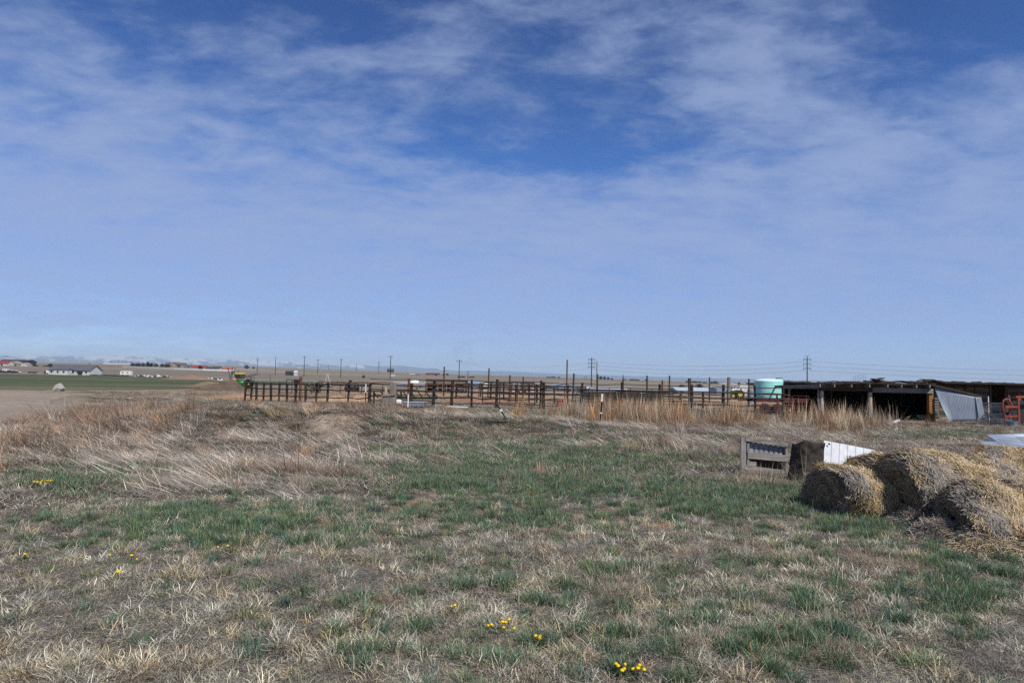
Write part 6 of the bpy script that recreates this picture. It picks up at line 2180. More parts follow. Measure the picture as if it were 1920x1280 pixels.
# ------------------------------------------------------------------ leaning panels by the bales
def panels():
    Y = 14.6
    bL = G(1390, 888)
    Y = bL.y
    root = thing('wooden_gate', 'grey weathered wooden gate panel with metal backing standing in the grass by the bales', 'gate', bL - Vector((0, 0, .05)), 0)
    root.rotation_euler = (R(-5), R(.8), 0)
    P = lambda px, py, dy=0.0: At(px, py, Y + dy) - bL
    # direction of the panel, slightly turned
    def bd(p0, p1, h_, name, mat, th=.035, dy=0, up=(0, 0, 1), seed=0):
        MB().beam(P(*p0, dy), P(*p1, dy + .0), th, h_, up).rough(.004, .13, seed).build(name, mat, root, bevel=.004)
    u = Y / 1280
    bd((1394, 815), (1392, 892), .11, 'upright', GREYWZ, .06, -.03, (1, 0, 0), 1)
    bd((1403, 822), (1402, 889), .05, 'upright', GREYWZ, .06, -.01, (1, 0, 0), 1)
    bd((1398, 818.5), (1478, 829.5), .085, 'top_board', GREYWX, .05, -.05, seed=2)
    bd((1402, 849), (1478, 854.5), .135, 'middle_board', GREYWX, .04, -.04, seed=3)
    bd((1396, 875), (1476, 884), .17, 'bottom_board', GREYWX, .04, -.04, seed=4)
    bd((1475, 828), (1474, 892), .05, 'upright', GREYWZ, .06, -.01, (1, 0, 0), 5)
    bd((1400, 864), (1418, 865.5), .09, 'patch_board', GREYWX, .03, -.015, seed=6)
    # backing of ribbed metal
    m_ = MB()
    n = 60
    vs, fs = [], []
    for i in range(n + 1):
        f = i / n
        px_ = 1404 + 70 * f
        yy = .035 + (.018 if (i % 8) < 2 else 0)
        vs += [P(px_, 822 + 10 * f, yy), P(px_, 850 + 6 * f, yy)]
    for i in range(n):
        fs.append((2 * i, 2 * i + 1, 2 * i + 3, 2 * i + 2))
    m_.add(vs, fs)
    m_.build('metal_backing', paint('dull_metal', (0.33, 0.34, 0.36), (0.22, 0.22, 0.24), 4, .6, .1), root)
    MB().beam(P(1400, 867, .14), P(1476, 874, .14), .02, .35).build('gap_shade_board', DARKWX, root)  # dark board added to paint the shade in the gap between the boards
    # dark weathered sheet
    b = G(1510, 905)
    root2 = thing('dark_sheet', 'dark weathered ribbed sheet standing between the wooden gate and the white metal panel', 'sheet', b)
    Y2 = b.y
    m_, vs, fs = MB(), [], []
    nx, nz = 30, 26
    for i in range(nx + 1):
        for j_ in range(nz + 1):
            f, g_ = i / nx, j_ / nz
            px_ = (1477 + 66 * f) * (1 - g_) + (1486 + 62 * f) * g_
            py_ = (903 + 2 * f) * (1 - g_) + (831 + 1.5 * f - 4 * math.sin(f * 3.1) + 2.2 * math.sin(f * 11)) * g_
            p = At(px_, py_, Y2 + .24 * math.sin(f * math.pi) * -1 + .004 * math.sin(g_ * 40)) - b
            vs.append(p + Vector((0, .07 * float(vnoise(px_, py_, 9, 2)), 0)))
    for i in range(nx):
        for j_ in range(nz):
            a = i * (nz + 1) + j_
            fs.append((a, a + nz + 1, a + nz + 2, a + 1))
    m_.add(vs, fs)
    o = m_.build('ribbed_sheet', paint('black_brown_sheet', (0.060, 0.050, 0.043), (0.025, 0.021, 0.018), 9, .85, 0, .2, (0.16, 0.13, 0.11), .2, .6, (1, 1, 5)), root2, True)
    md = o.modifiers.new('thick', 'SOLIDIFY'); md.thickness = .03
    # white ribbed panel
    b = G(1560, 895)
    Y3 = b.y - .2
    root3 = thing('ribbed_metal_cladding', 'bright white ribbed metal panel with a ragged hole behind the first bale', 'metal panel', b)
    m_, vs, fs = MB(), [], []
    n = 64
    for i in range(n + 1):
        f = i / n
        px_ = 1545 + 96 * f
        yy = (.016 if (i % 10) < 2 else 0)
        t_ = At(px_, 825 + 18.5 * f, Y3 + .25 * f - yy) - b
        lo = At(px_ - 3, 905, Y3 + .25 * f - yy - .1) - b
        for k in range(7):
            vs.append(t_.lerp(lo, k / 6))
    for i in range(n):
        for k in range(6):
            if (i in (6, 7)) and k == 0 and False:
                continue
            a = i * 7 + k
            fs.append((a, a + 1, a + 8, a + 7))
    m_.add(vs, fs)
    o = m_.build('ribbed_panel', paint('white_metal', (0.80, 0.82, 0.84), (0.74, 0.76, 0.79), 2, .45), root3)
    md = o.modifiers.new('thick', 'SOLIDIFY'); md.thickness = .003
    hl = At(1554.5, 832, Y3 - .03) - b
    MB().lathe([(.001, -.003), (.022, -.003), (.022, .003), (.001, .003)], hl, 'Y', 7).build('hole', TYRE, root3)
    # metal sheets lying on the right
    b = G(1885, 846)
    root4 = thing('metal_sheet_stack', 'pale blue corrugated roofing sheets lying in the grass behind the bales', 'metal sheets', b, 0)
    for k, (dz, dx, rz, ry) in enumerate(((.10, 0, .05, 2), (.20, .25, -.06, 4), (.30, .5, .02, 3))):
        m_, vs, fs = MB(), [], []
        n = 40
        for i in range(n + 1):
            for j_ in (0, 1):
                y = -.45 + .9 * i / n
                vs.append((-.5 + 2.6 * j_, y, .014 * math.sin(i * 1.57)))
        for i in range(n):
            fs.append((2 * i, 2 * i + 1, 2 * i + 3, 2 * i + 2))
        m_.add(vs, fs)
        o = m_.build('sheet', PALEBLUE if k != 1 else GALV, root4, True)
        o.location = (dx, 0.2 * k, dz); o.rotation_euler = (R(22), R(-ry), rz)
        md = o.modifiers.new('thick', 'SOLIDIFY'); md.thickness = .003


panels()

# ------------------------------------------------------------------ straw bales
m_, t = newmat('straw')
MATS['straw'] = m_
a_ = t.add('ShaderNodeAttribute', attribute_name='col').outputs['Color']
df = t.add('ShaderNodeBsdfPrincipled', {'Base Color': a_, 'Roughness': .6, 'Specular IOR Level': .3})
t.add('ShaderNodeOutputMaterial', {'Surface': df.outputs[0]})
m_, t = newmat('bale_core')
MATS['bale_core'] = m_
o_ = t.add('ShaderNodeTexCoord').outputs['Object']
n_ = t.noise(t.add('ShaderNodeMapping', {'Vector': o_, 'Scale': (3, 30, 30)}).outputs[0], 1.5, 7, .7)[0]
finish(t, t.ramp(n_, [(.3, (0.035, 0.027, 0.02)), (.55, (0.12, 0.09, 0.06)), (.75, (0.22, 0.17, 0.10))]), .95, 0, n_, .8, .02, .1)

GOLD = np.array([[.53, .38, .18], [.60, .46, .26], [.38, .26, .12], [.54, .45, .30], [.34, .28, .20], [.24, .18, .11]])
GREYS = np.array([[.33, .29, .25], [.23, .20, .17], [.42, .37, .31], [.16, .14, .12]])
BROWN = np.array([[.24, .175, .11], [.13, .10, .07], [.34, .25, .15], [.42, .30, .17]])


def bale(name, label, c, yaw, Lh, r, gold, seed, squash=.72, hollow=.35, tilt=0.0, n_side=19000, n_end=7000, group='old straw bales lying in a row'):
    """round bale, axis along local +X, end facing the viewer at local -X; loose stalks wrap it"""
    g = np.random.default_rng(seed)
    root = thing(name, label, 'bale', c, yaw, group)

    def shape(x, a):
        """surface radius at axial x in [-1,1], angle a (0 = +Y, pi/2 = up)"""
        k = r * (1 + .24 * (vnoise(x * 1.6 + 5, np.sin(a) * 1.5 + np.cos(a), 1.0, seed) - .5) * 2 + .06 * (vnoise(x * 5 + 9, a * 4, 1.0, seed + 3) - .5) * 2)
        edge = 1 - .16 * np.clip((np.abs(x) - .80) / .20, 0, 1) ** 2
        return k * edge

    def pos(x, a, kr=1.0):
        rr_ = shape(x, a) * kr
        y = rr_ * np.where(np.sin(a) < 0, np.sign(np.cos(a)) * np.abs(np.cos(a)) ** .55, np.cos(a)) * 1.14
        z = rr_ * np.sin(a)
        z = np.where(z < 0, z * squash, z * (.95 - .10 * vnoise(x * 3, a * 0, 1, seed + 7)))
        return np.stack([x * Lh, y, z + r * squash * .88 + x * tilt], -1)
    nx_, na = 30, 56
    X, A2 = np.meshgrid(np.linspace(-1, 1, nx_), np.linspace(0, 2 * np.pi, na, endpoint=False), indexing='ij')
    V_ = pos(X.ravel(), A2.ravel(), .985)
    q = []
    for i in range(nx_ - 1):
        for j_ in range(na):
            q.append([i * na + j_, i * na + (j_ + 1) % na, (i + 1) * na + (j_ + 1) % na, (i + 1) * na + j_])
    V_ = list(V_)
    # ends: rings stepping inwards, sunken
    for side in (-1, 1):
        base_ = 0 if side < 0 else (nx_ - 1) * na
        prev = base_
        for k, (kr, sink) in enumerate(((.9, .0), (.75, .03), (.58, .02), (hollow + .08, .06), (hollow, .10 + hollow * .5), (.05, .16 + hollow * .8))):
            st = len(V_)
            aa = np.linspace(0, 2 * np.pi, na, endpoint=False)
            P_ = pos(np.full(na, side * 1.0), aa, kr)
            P_[:, 0] -= side * (sink + .03 * (vnoise(aa * 2, aa * 0 + k, 1, seed) - .5))
            P_[:, 2] -= r * .30 * (1 - kr) * (seed % 2 + .4)
            P_[:, 1] += r * .25 * (1 - kr) * ((seed // 2) % 2 * 2 - 1)
            V_ += list(P_)
            for j_ in range(na):
                f = [prev + j_, prev + (j_ + 1) % na, st + (j_ + 1) % na, st + j_]
                q.append(f if side > 0 else f[::-1])
            prev = st
    link('core', np_mesh('core', np.array(V_), np.array(q), None, None, True), MATS['bale_core'], root)

    def strips(P0, T, Nn, L_, w, cols, name_):
        """thin stalks: start, tangent, surface normal"""
        n = len(P0)
        seg = 3
        Vv = np.zeros((n, 2 * seg + 2, 3)); CC = np.ones((n, 2 * seg + 2, 4))
        side_ = np.cross(T, Nn); side_ /= np.linalg.norm(side_, axis=1)[:, None] + 1e-9
        side_ = side_ + Nn * g.normal(0, .5, (n, 1)); side_ /= np.linalg.norm(side_, axis=1)[:, None]
        bend_ = g.normal(0, .30, (n, 1)); lift = g.uniform(-.08, .34, (n, 1))
        for k in range(seg + 1):
            s_ = (k / seg - .5)
            cpt = P0 + T * (L_[:, None] * s_) + np.cross(T, Nn) * (bend_ * L_[:, None] * s_ * s_) + Nn * (lift * L_[:, None] * (abs(s_) ** 1.5) * 2 - .5 * L_[:, None] ** 2 * s_ * s_ / r * .8)
            Vv[:, 2 * k] = cpt - side_ * w[:, None] / 2
            Vv[:, 2 * k + 1] = cpt + side_ * w[:, None] / 2
        CC[:, :, :3] = cols[:, None, :]
        base_ = (np.arange(n) * (2 * seg + 2))[:, None]
        Q = np.concatenate([base_ + np.array([2 * k, 2 * k + 1, 2 * k + 3, 2 * k + 2]) for k in range(seg)])
        me = np_mesh(name_, Vv.reshape(-1, 3), Q, None, CC.reshape(-1, 4))
        link(name_, me, MATS['straw'], root)

    def pick(pal, n):
        return pal[g.integers(0, len(pal), n)] * (0.75 + .5 * g.random((n, 1)))
    # wrapped stalks on the round side
    n = n_side
    x = g.random(n) * 2.04 - 1.02
    a = g.random(n) * 2 * np.pi
    a = np.where(g.random(n) < .25, g.random(n) * np.pi, a)
    e = 1e-3
    P0 = pos(x, a, 1.0 + .02 * g.random(n))
    T = pos(x, a + e) - pos(x, a); T /= np.linalg.norm(T, axis=1)[:, None]
    Ax = np.tile([1.0, 0, 0], (n, 1))
    mixd = g.normal(0, .55, (n, 1))
    T2 = T + Ax * mixd + np.where(g.random((n, 1)) < .25, Ax * g.normal(0, 1.6, (n, 1)), 0)
    T2 /= np.linalg.norm(T2, axis=1)[:, None]
    Nn = np.stack([np.zeros(n), np.cos(a), np.sin(a)], -1)
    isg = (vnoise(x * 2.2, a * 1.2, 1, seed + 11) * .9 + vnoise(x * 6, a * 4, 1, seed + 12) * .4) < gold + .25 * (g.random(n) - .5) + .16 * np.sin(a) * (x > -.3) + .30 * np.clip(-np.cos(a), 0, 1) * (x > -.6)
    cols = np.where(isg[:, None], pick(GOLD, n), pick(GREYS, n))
    strips(P0, T2, Nn, .07 + .20 * g.random(n), .0030 + .0035 * g.random(n), cols, 'straw_wrap')
    # spiral stalks on the front end
    n = n_end
    rho = np.sqrt(hollow ** 2 * .5 + (1 - hollow ** 2 * .5) * g.random(n))
    a = g.random(n) * 2 * np.pi
    P0 = pos(np.full(n, -1.0), a, rho)
    P0[:, 0] += -.012 + .05 * (1 - rho) + .03 * g.random(n)
    P0[:, 2] -= r * .30 * (1 - rho) * (seed % 2 + .4)
    P0[:, 1] += r * .25 * (1 - rho) * ((seed // 2) % 2 * 2 - 1)
    T = np.stack([g.normal(0, .15, n), -np.sin(a), np.cos(a)], -1)
    T += np.stack([np.zeros(n), np.cos(a), np.sin(a)], -1) * g.normal(0, .3, (n, 1))
    T /= np.linalg.norm(T, axis=1)[:, None]
    Nn = np.tile([-1.0, 0, 0], (n, 1))
    ring = np.sin(rho * 17 + a + 2 * np.sin(a * 3)) > .1
    cols = np.where((rho > .86)[:, None] & (g.random((n, 1)) < .55), pick(GREYS, n), np.where(ring[:, None], pick(BROWN, n), pick(BROWN * .6, n)))
    cols = np.where((g.random((n, 1)) < .18), pick(GOLD * .8, n), cols)
    strips(P0, T, Nn, .05 + .14 * g.random(n), .004 + .0035 * g.random(n), cols, 'straw_end')
    return root


def bale_at(px, py_base, Y=None):
    p = G(px, py_base)
    return p


def loose_straw(name, label, pts, n, seed, gold=.7, hgt=.12, Ls=(.10, .3)):
    g = np.random.default_rng(seed)
    k = g.integers(0, len(pts), n)
    P_ = np.array([[p[0], p[1], p[2]] for p in pts])[k]
    x = P_[:, 0] + g.normal(0, 1, n) * P_[:, 2] * .6
    y = P_[:, 1] + g.normal(0, 1, n) * P_[:, 2] * .4
    rr_ = np.hypot((x - P_[:, 0]) / P_[:, 2], (y - P_[:, 1]) / P_[:, 2])
    z = zg(x, y) + hgt * np.exp(-rr_ ** 2 * 1.2) * (.3 + .7 * g.random(n)) + .01
    a = g.random(n) * 6.283
    el = g.normal(0, .22, n)
    T = np.stack([np.cos(a) * np.cos(el), np.sin(a) * np.cos(el), np.sin(el)], -1)
    L_ = Ls[0] + (Ls[1] - Ls[0]) * g.random(n)
    w = .0028 + .003 * g.random(n)
    S_ = np.stack([-np.sin(a), np.cos(a), g.normal(0, .5, n)], -1)
    c0 = np.stack([x, y, z], -1)
    seg = 2
    Vv = np.zeros((n, 6, 3))
    for q_, s_ in enumerate((-.5, 0, .5)):
        cpt = c0 + T * (L_ * s_)[:, None] - np.array([0, 0, 1.0]) * (.25 * L_ * s_ * s_)[:, None]
        Vv[:, 2 * q_] = cpt - S_ * w[:, None] / 2; Vv[:, 2 * q_ + 1] = cpt + S_ * w[:, None] / 2
    cols = np.where((g.random(n) < gold)[:, None], GOLD[g.integers(0, 6, n)], GREYS[g.integers(0, 4, n)]) * (.75 + .5 * g.random((n, 1)))
    CC = np.ones((n, 6, 4)); CC[:, :, :3] = cols[:, None]
    base_ = (np.arange(n) * 6)[:, None]
    Q = np.concatenate([base_ + np.array([0, 1, 3, 2]), base_ + np.array([2, 3, 5, 4])])
    o = link(name, np_mesh(name, Vv.reshape(-1, 3), Q, None, CC.reshape(-1, 4)), MATS['straw'])
    tag(o, label, kind='stuff')


bA = G(1640, 968); bB = G(1808, 990); bC = G(1928, 1030); bD = G(1905, 930)
for nm, p in (('A', bA), ('B', bB), ('C', bC), ('D', bD)):
    print('BALE', nm, [round(v, 2) for v in p])
yA = R(24)
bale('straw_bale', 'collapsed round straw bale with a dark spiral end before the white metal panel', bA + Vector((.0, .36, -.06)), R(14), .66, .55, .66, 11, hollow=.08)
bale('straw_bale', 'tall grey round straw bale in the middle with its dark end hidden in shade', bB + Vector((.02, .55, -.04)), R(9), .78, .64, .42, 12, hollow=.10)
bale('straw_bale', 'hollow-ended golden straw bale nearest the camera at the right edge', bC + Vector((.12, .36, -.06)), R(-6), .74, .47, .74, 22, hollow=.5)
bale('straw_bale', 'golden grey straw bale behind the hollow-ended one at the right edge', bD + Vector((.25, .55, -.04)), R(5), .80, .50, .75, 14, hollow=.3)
KEEPOUT += [(bA.x, bA.y + .30, .62, .5), (bB.x, bB.y + .42, .62, .5), (bC.x + .1, bC.y + .32, .68, .45), (bD.x + .2, bD.y + .55, .7, .5)]
pA = G(1665, 968); pB = G(1735, 985); pC = G(1850, 1035); pD = G(1700, 940)
loose_straw('loose_straw', 'loose golden straw fallen round the feet of the bales', [(pA.x, pA.y, .35), (pD.x, pD.y + .1, .30), (pC.x, pC.y, .40), (pC.x + .5, pC.y - .1, .4), (bA.x + .45, bA.y + .1, .3)], 14000, 5, .72, .22)
loose_straw('loose_straw', 'grey rotted straw spread between the bales and the green grass', [(pB.x, pB.y, .45), (bB.x - .5, bB.y - .1, .35), (bC.x - .6, bC.y, .3)], 11000, 6, .18, .30)


def slump(x, y, rx, ry, h_, gold, seed, n=7000):
    """a collapsed mass of straw between bales"""
    g = np.random.default_rng(seed)
    N = 34
    U, V2 = np.meshgrid(np.linspace(-1, 1, N), np.linspace(-1, 1, N))

    def top(u, v):
        r = np.sqrt(u * u + v * v)
        return np.clip(1 - r ** 2.2, -.05, 1) * h_ * (.75 + .5 * vnoise(u * 2 + seed, v * 2, .6, seed))
    X, Y2 = x + U * rx, y + V2 * ry
    Zs = zg(X, Y2) + top(U, V2) - .02
    Vv = np.stack([X.ravel() - x, Y2.ravel() - y, Zs.ravel()], -1)
    i, j = np.meshgrid(np.arange(N - 1), np.arange(N - 1), indexing='ij')
    q = np.stack([i * N + j, i * N + j + 1, (i + 1) * N + j + 1, (i + 1) * N + j], -1).reshape(-1, 4)
    o = link('straw_mass', np_mesh('straw_mass', Vv, q, None, None, True), MATS['bale_core'])
    o.location = (x, y, 0)
    tag(o, 'collapsed mass of %s straw slumped between the round bales' % ('golden' if gold > .5 else 'grey'), kind='stuff')
    u, v = g.uniform(-1, 1, n), g.uniform(-1, 1, n)
    k = u * u + v * v < 1.05
    u, v = u[k], v[k]; n = len(u)
    xs, ys = u * rx, v * ry
    z = zg(x + xs, y + ys) + top(u, v) + .02 * g.random(n)
    a = g.normal(.3, .9, n)
    sl = -1.1 * h_ * np.hypot(u, v) / rx * (np.cos(a) * u + np.sin(a) * v)
    T = np.stack([np.cos(a), np.sin(a), sl + g.normal(0, .22, n)], -1); T /= np.linalg.norm(T, axis=1)[:, None]
    L_ = g.uniform(.08, .30, n); w = .003 + .003 * g.random(n)
    S_ = np.cross(T, np.array([0, 0, 1.0])) + g.normal(0, .4, (n, 3)); S_ /= np.linalg.norm(S_, axis=1)[:, None]
    c0 = np.stack([xs, ys, z], -1)
    Vv = np.zeros((n, 6, 3))
    for q_, s_ in enumerate((-.5, 0, .5)):
        cpt = c0 + T * (L_ * s_)[:, None] + np.array([0, 0, 1.0]) * (g.uniform(-.3, .5, n) * L_ * abs(s_))[:, None]
        Vv[:, 2 * q_] = cpt - S_ * w[:, None] / 2; Vv[:, 2 * q_ + 1] = cpt + S_ * w[:, None] / 2
    cols = np.where((g.random(n) < gold)[:, None], GOLD[g.integers(0, 6, n)], GREYS[g.integers(0, 4, n)]) * (.7 + .6 * g.random((n, 1)))
    CC = np.ones((n, 6, 4)); CC[:, :, :3] = cols[:, None]
    base_ = (np.arange(n) * 6)[:, None]
    Q = np.concatenate([base_ + np.array([0, 1, 3, 2]), base_ + np.array([2, 3, 5, 4])])
    link('stalks', np_mesh('stalks', Vv.reshape(-1, 3), Q, None, CC.reshape(-1, 4)), MATS['straw'], o)


slump(bA.x + .72, bA.y + .42, .75, .60, .62, .7, 41, 11000)
slump(bA.x + .80, bA.y + .05, .70, .45, .30, .75, 42, 8000)
slump(bB.x + .75, bB.y - .15, .8, .55, .62, .35, 43, 11000)
slump(bB.x - .62, bB.y - .1, .40, .35, .18, .1, 44, 6000)
slump(bC.x - .80, bC.y + .45, .35, .35, .20, .1, 45, 6000)
slump(bD.x - .6, bD.y + .2, .9, .6, .55, .75, 46, 9000)
slump(bC.x + .35, bC.y - .28, .8, .35, .40, .8, 47, 9000)

# ------------------------------------------------------------------ single bushes and flowers
def tinted(name, tintc):
    if name in MATS:
        return MATS[name]
    m_, t = newmat(name)
    ba = t.add('ShaderNodeAttribute', attribute_name='bl').outputs['Color']
    sp = t.add('ShaderNodeSeparateColor', {0: ba})
    c = t.mix(1.0, tintc, t.ramp(sp.outputs[0], [(0, .5), (.5, .95), (1, 1.5)]), 'MULTIPLY')
    p = t.add('ShaderNodeBsdfPrincipled', {'Base Color': c, 'Roughness': .7, 'Specular IOR Level': .2})
    tr_ = t.add('ShaderNodeBsdfTranslucent', {'Color': c})
    t.add('ShaderNodeOutputMaterial', {'Surface': t.add('ShaderNodeMixShader', {0: .2, 1: p.outputs[0], 2: tr_.outputs[0]}).outputs[0]})
    MATS[name] = m_
    return m_


def bush(px, py, wpx, hpx, n, tintn, tintc, label, seed, w=.004, up=.5, dark=False):
    b = G(px, py)
    u = b.y / 1280
    arr = twigs(n, wpx * u / 2, hpx * u, w, seed, 3, up)
    me = np_mesh('dead_bush', arr[0], arr[1], arr[2], arr[3], False, 'bl')
    o = link('dead_bush', me, tinted(tintn, tintc))
    o.location = b
    tag(o, label, 'bush', 'dead bushes in the pasture')
    return o


def clump(px, py, wpx, hpx, n, tintn, tintc, label, seed, tilt=(15, 75), bend=(10, 90), w=.004, curl=.8, name='grass_clump'):
    b = G(px, py)
    u = b.y / 1280
    arr = blade_arrays(n, wpx * u * .30, (hpx * u * .5, hpx * u * 1.25), w, tilt, bend, 0, 4, seedx=seed, curl=curl)
    me = np_mesh(name, arr[0], arr[1], arr[2], arr[3], False, 'bl')
    o = link(name, me, tinted(tintn, tintc))
    o.location = b
    tag(o, label, 'grass clump', 'single clumps of dead grass')
    return o


TW = ('twig_grey', (0.27, 0.225, 0.20))
bush(557, 1106, 135, 62, 130, *TW, 'round grey brown dead bush in the near pasture', 1, .0032)
bush(1085, 1052, 120, 40, 90, *TW, 'wide grey dead bush low in the middle of the pasture', 2, .0032)
bush(1880, 1270, 130, 60, 70, *TW, 'pale grey dead bush at the bottom right corner', 3, .003)
bush(1290, 1230, 110, 42, 70, 'twig_tan', (0.33, 0.26, 0.19), 'tan dead bush low near the bottom right of the middle', 4, .003)
bush(1565, 1245, 120, 46, 80, 'twig_tan', (0.33, 0.26, 0.19), 'brownish dead bush right of the tan one near the bottom', 5, .003)
bush(1880, 1190, 90, 40, 40, 'twig_pale', (0.40, 0.36, 0.31), 'pale dead bush near the right edge above the corner bush', 6, .003)
bush(1630, 1062, 120, 26, 80, 'twig_orange', (0.34, 0.24, 0.16), 'orange brown dead bush below the bales', 7, .0032)
bush(1720, 1080, 110, 22, 70, 'twig_orange', (0.34, 0.24, 0.16), 'flat orange brown dead bush farther right below the bales', 8, .0032)
bush(725, 1140, 70, 36, 50, 'twig_orange', (0.34, 0.24, 0.16), 'small orange brown dead bush left of the twin straw stalks', 9, .003)
bush(1160, 1130, 150, 50, 110, 'twig_tan', (0.33, 0.26, 0.19), 'broad tan dead bush in the middle foreground', 14, .0032)
bush(1310, 1060, 110, 26, 70, *TW, 'low grey dead bush right of the wide grey one', 15, .0032)
clump(205, 972, 190, 42, 420, 'straw_pale', (0.50, 0.42, 0.31), 'wide pale arching grass clump at the left below the weeds', 11, (35, 85), (20, 110))
clump(628, 1030, 95, 58, 160, 'straw_white', (0.52, 0.49, 0.38), 'pale long-bladed grass clump with green shoots left of centre', 12, (5, 55), (10, 90))
clump(640, 1034, 60, 38, 200, 'green_clump', (0.075, 0.14, 0.05), 'bright green shoots inside the pale long-bladed clump', 13, (0, 30), (5, 50))
clump(775, 1165, 60, 55, 26, 'straw_white', (0.52, 0.49, 0.38), 'few tall bent straw stalks standing left of the dandelions', 16, (0, 40), (10, 120))
clump(1200, 1190, 90, 60, 160, 'straw_pale', (0.50, 0.42, 0.31), 'upright pale straw clump right of the dandelions', 17, (0, 45), (5, 50))
clump(1330, 1200, 80, 70, 60, 'straw_white', (0.52, 0.49, 0.38), 'row of whitish straw stalks near the bottom right of the middle', 18, (0, 30), (5, 40))
clump(880, 1235, 150, 40, 260, 'straw_pale', (0.50, 0.42, 0.31), 'thick pale grass clump at the bottom under the dandelions', 19)
clump(130, 1262, 260, 44, 460, 'straw_tan', (0.42, 0.35, 0.25), 'large matted tan grass clump at the bottom left corner', 20, (30, 85), (10, 80))
clump(90, 1190, 120, 34, 160, 'straw_pale', (0.50, 0.42, 0.31), 'pale tangled clump above the bottom left corner', 21)
clump(1420, 1250, 60, 60, 70, 'straw_orange', (0.50, 0.30, 0.14), 'orange grass clump with a tall stalk near the bottom right', 22, (5, 60), (5, 60))
clump(500, 1180, 90, 32, 120, 'straw_pale', (0.50, 0.42, 0.31), 'pale tuft left of the bottom middle', 23)
clump(1440, 915, 120, 60, 260, 'straw_tan', (0.42, 0.35, 0.25), 'leaning tan stalks at the foot of the wooden gate', 24, (5, 55), (0, 30), .004, .2)
clump(1395, 920, 90, 55, 130, 'straw_tan', (0.42, 0.35, 0.25), 'leaning tan stalks left of the wooden gate', 25, (15, 65), (0, 20), .004, .2)
clump(1510, 925, 60, 95, 60, 'straw_tan', (0.42, 0.35, 0.25), 'long thin stalks leaning before the dark ribbed sheet', 26, (2, 38), (0, 25), .0035, .1)
clump(560, 922, 40, 60, 90, 'straw_tan', (0.42, 0.35, 0.25), 'fan-shaped tan stalk clump among the flattened straw', 27, (2, 26), (0, 30), .004, .2)

FLW = paint('dandelion_yellow', (0.85, 0.62, 0.01), (0.75, 0.48, 0.01), 40, .6)
LEAF = tinted('dandelion_leaf', (0.055, 0.115, 0.03))


def dandelion(px, py, n, spread, label, seed):
    b = G(px, py)
    g = random.Random(seed)
    root = thing('dandelion', label, 'flower', b, 0, 'yellow dandelions in the pasture')
    u = b.y / 1280
    sp_ = spread * u
    arr = blade_arrays(26 + n * 8, sp_ * .8, (.05, .11), .012, (45, 85), (-10, 25), 0, 3, seedx=seed)
    link('leaves', np_mesh('leaves', arr[0], arr[1], arr[2], arr[3], False, 'bl'), LEAF, root)
    for k in range(n):
        x, y = g.gauss(0, sp_ * .55), g.gauss(0, sp_ * .4)
        z = g.uniform(.05, .10)
        r = g.uniform(.010, .018) * (1.35 if n > 20 else 1)
        f = MB().lathe([(.003, z - .014), (r * .5, z - .010), (r, z - .001), (r * .95, z + .004), (r * .6, z + .009), (.003, z + .011)], (x, y, 0), 'Z', 12).build('flower_head', FLW, root, True)
        MB().tube((x * .8, y * .8, 0), (x, y, z - .012), .0025, None, 5).build('stem', LEAF, f)


dandelion(75, 912, 24, 20, 'dense clump of yellow dandelions at the left edge', 1)
for a in [(200, 1056, 1, 14, 'single yellow dandelion left of another beside the small green plants'), (247, 1058, 2, 12, 'pair of yellow dandelions right of the single one'), (225, 1088, 2, 16, 'low dandelion clump below the row of small ones'), (45, 1050, 3, 10, 'small dandelion clump near the left edge below the dense one'), (405, 1038, 2, 14, 'dandelion beside a dark matted patch above the round grey bush'),
          (850, 1149, 2, 10, 'two yellow dandelions above the main middle clump'), (935, 1188, 7, 22, 'largest middle clump of yellow dandelions near the bottom'), (1016, 1211, 4, 10, 'small dandelion clump right below the middle one'), 
          (1172, 1270, 9, 24, 'bright dandelion clump at the bottom edge right of centre'), (1175, 919, 1, 8, 'tiny yellow dandelion in the green grass of the rise'), (295, 1100, 0, 18, 'dark green leafy dandelion plant without flowers')]:
    dandelion(*a[:5], seed=int(a[0]))

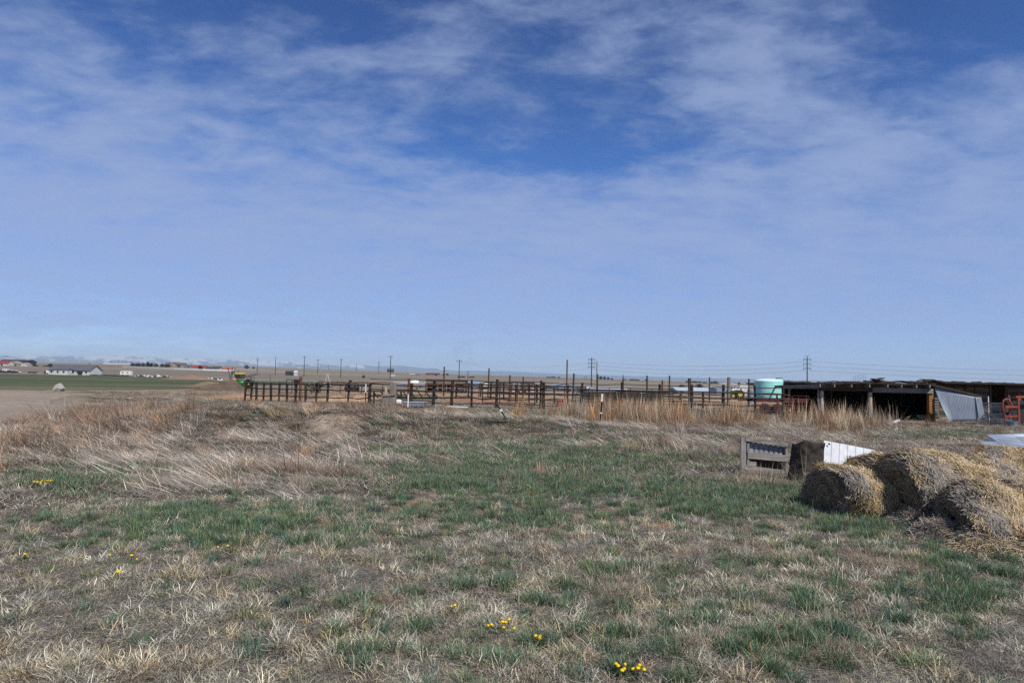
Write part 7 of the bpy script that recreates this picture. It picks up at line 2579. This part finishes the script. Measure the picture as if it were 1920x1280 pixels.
# long single stalks standing out of the weeds
for k, (px_, py_, hp, lx, lb) in enumerate([(68, 800, 42, -16, 'long thin weed stalk leaning left near the left edge'), (395, 850, 16, 0, 'short pale stick standing in the brown weeds'), (1250, 790, 60, -14, 'long pale stalk leaning across the stacked panels'), (1310, 780, 60, -28, 'long pale stalk leaning beside the tilted dark post')]):
    b = G(px_, py_)
    u = b.y / 1280
    o = MB().pipe([(0, 0, 0), (lx * u * .4, 0, hp * u * .5), (lx * u, 0, hp * u)], [.012, .009, .004], 5).build('weed_stalk', tinted('straw_tan', (0.42, 0.35, 0.25)), None, True)
    o.location = b
    tag(o, lb, 'weed')

# ------------------------------------------------------------------ smoke far off and the haze
def smoke():
    D = 1500
    b = col_at(868, D)
    m_, t = newmat('smoke')
    o_ = t.add('ShaderNodeTexCoord').outputs['Object']
    n = t.noise(o_, .035, 4, .6)[0]
    dn = t.math('MULTIPLY', t.ramp(n, [(.40, 0.0), (.70, 1.0)]), .005)
    pv = t.add('ShaderNodeVolumePrincipled', {'Color': (.40, .34, .30, 1), 'Density': dn, 'Anisotropy': 0.0})
    t.add('ShaderNodeOutputMaterial', {'Volume': pv.outputs[0]})
    m__ = MB()
    u = D / 1280
    pts = [((-3 - 0) * u, 0, 3), (0, 0, 12 * u), (4 * u, 0, 26 * u), (-2 * u, 0, 44 * u), (-8 * u, 0, 62 * u)]
    m__.pipe(pts, [5 * u, 11 * u, 17 * u, 21 * u, 13 * u], 14)
    o = m__.build('smoke', m_)
    o.location = b
    tag(o, 'thin brownish smoke rising from the far plain', kind='stuff')


smoke()


def haze():
    m_, t = newmat('haze')
    pv = t.add('ShaderNodeVolumePrincipled', {'Color': (.72, .88, 1.0, 1), 'Density': HAZE_D, 'Anisotropy': 0.0})
    t.add('ShaderNodeOutputMaterial', {'Volume': pv.outputs[0]})
    o = MB().box((0, 0, 280), (82000, 82000, 760)).build('haze', m_)
    tag(o, 'thin blue haze of the plain', kind='stuff')


HAZE_D = 3.0e-5
haze()

if 'NOGRASS' not in globals():
    grow()
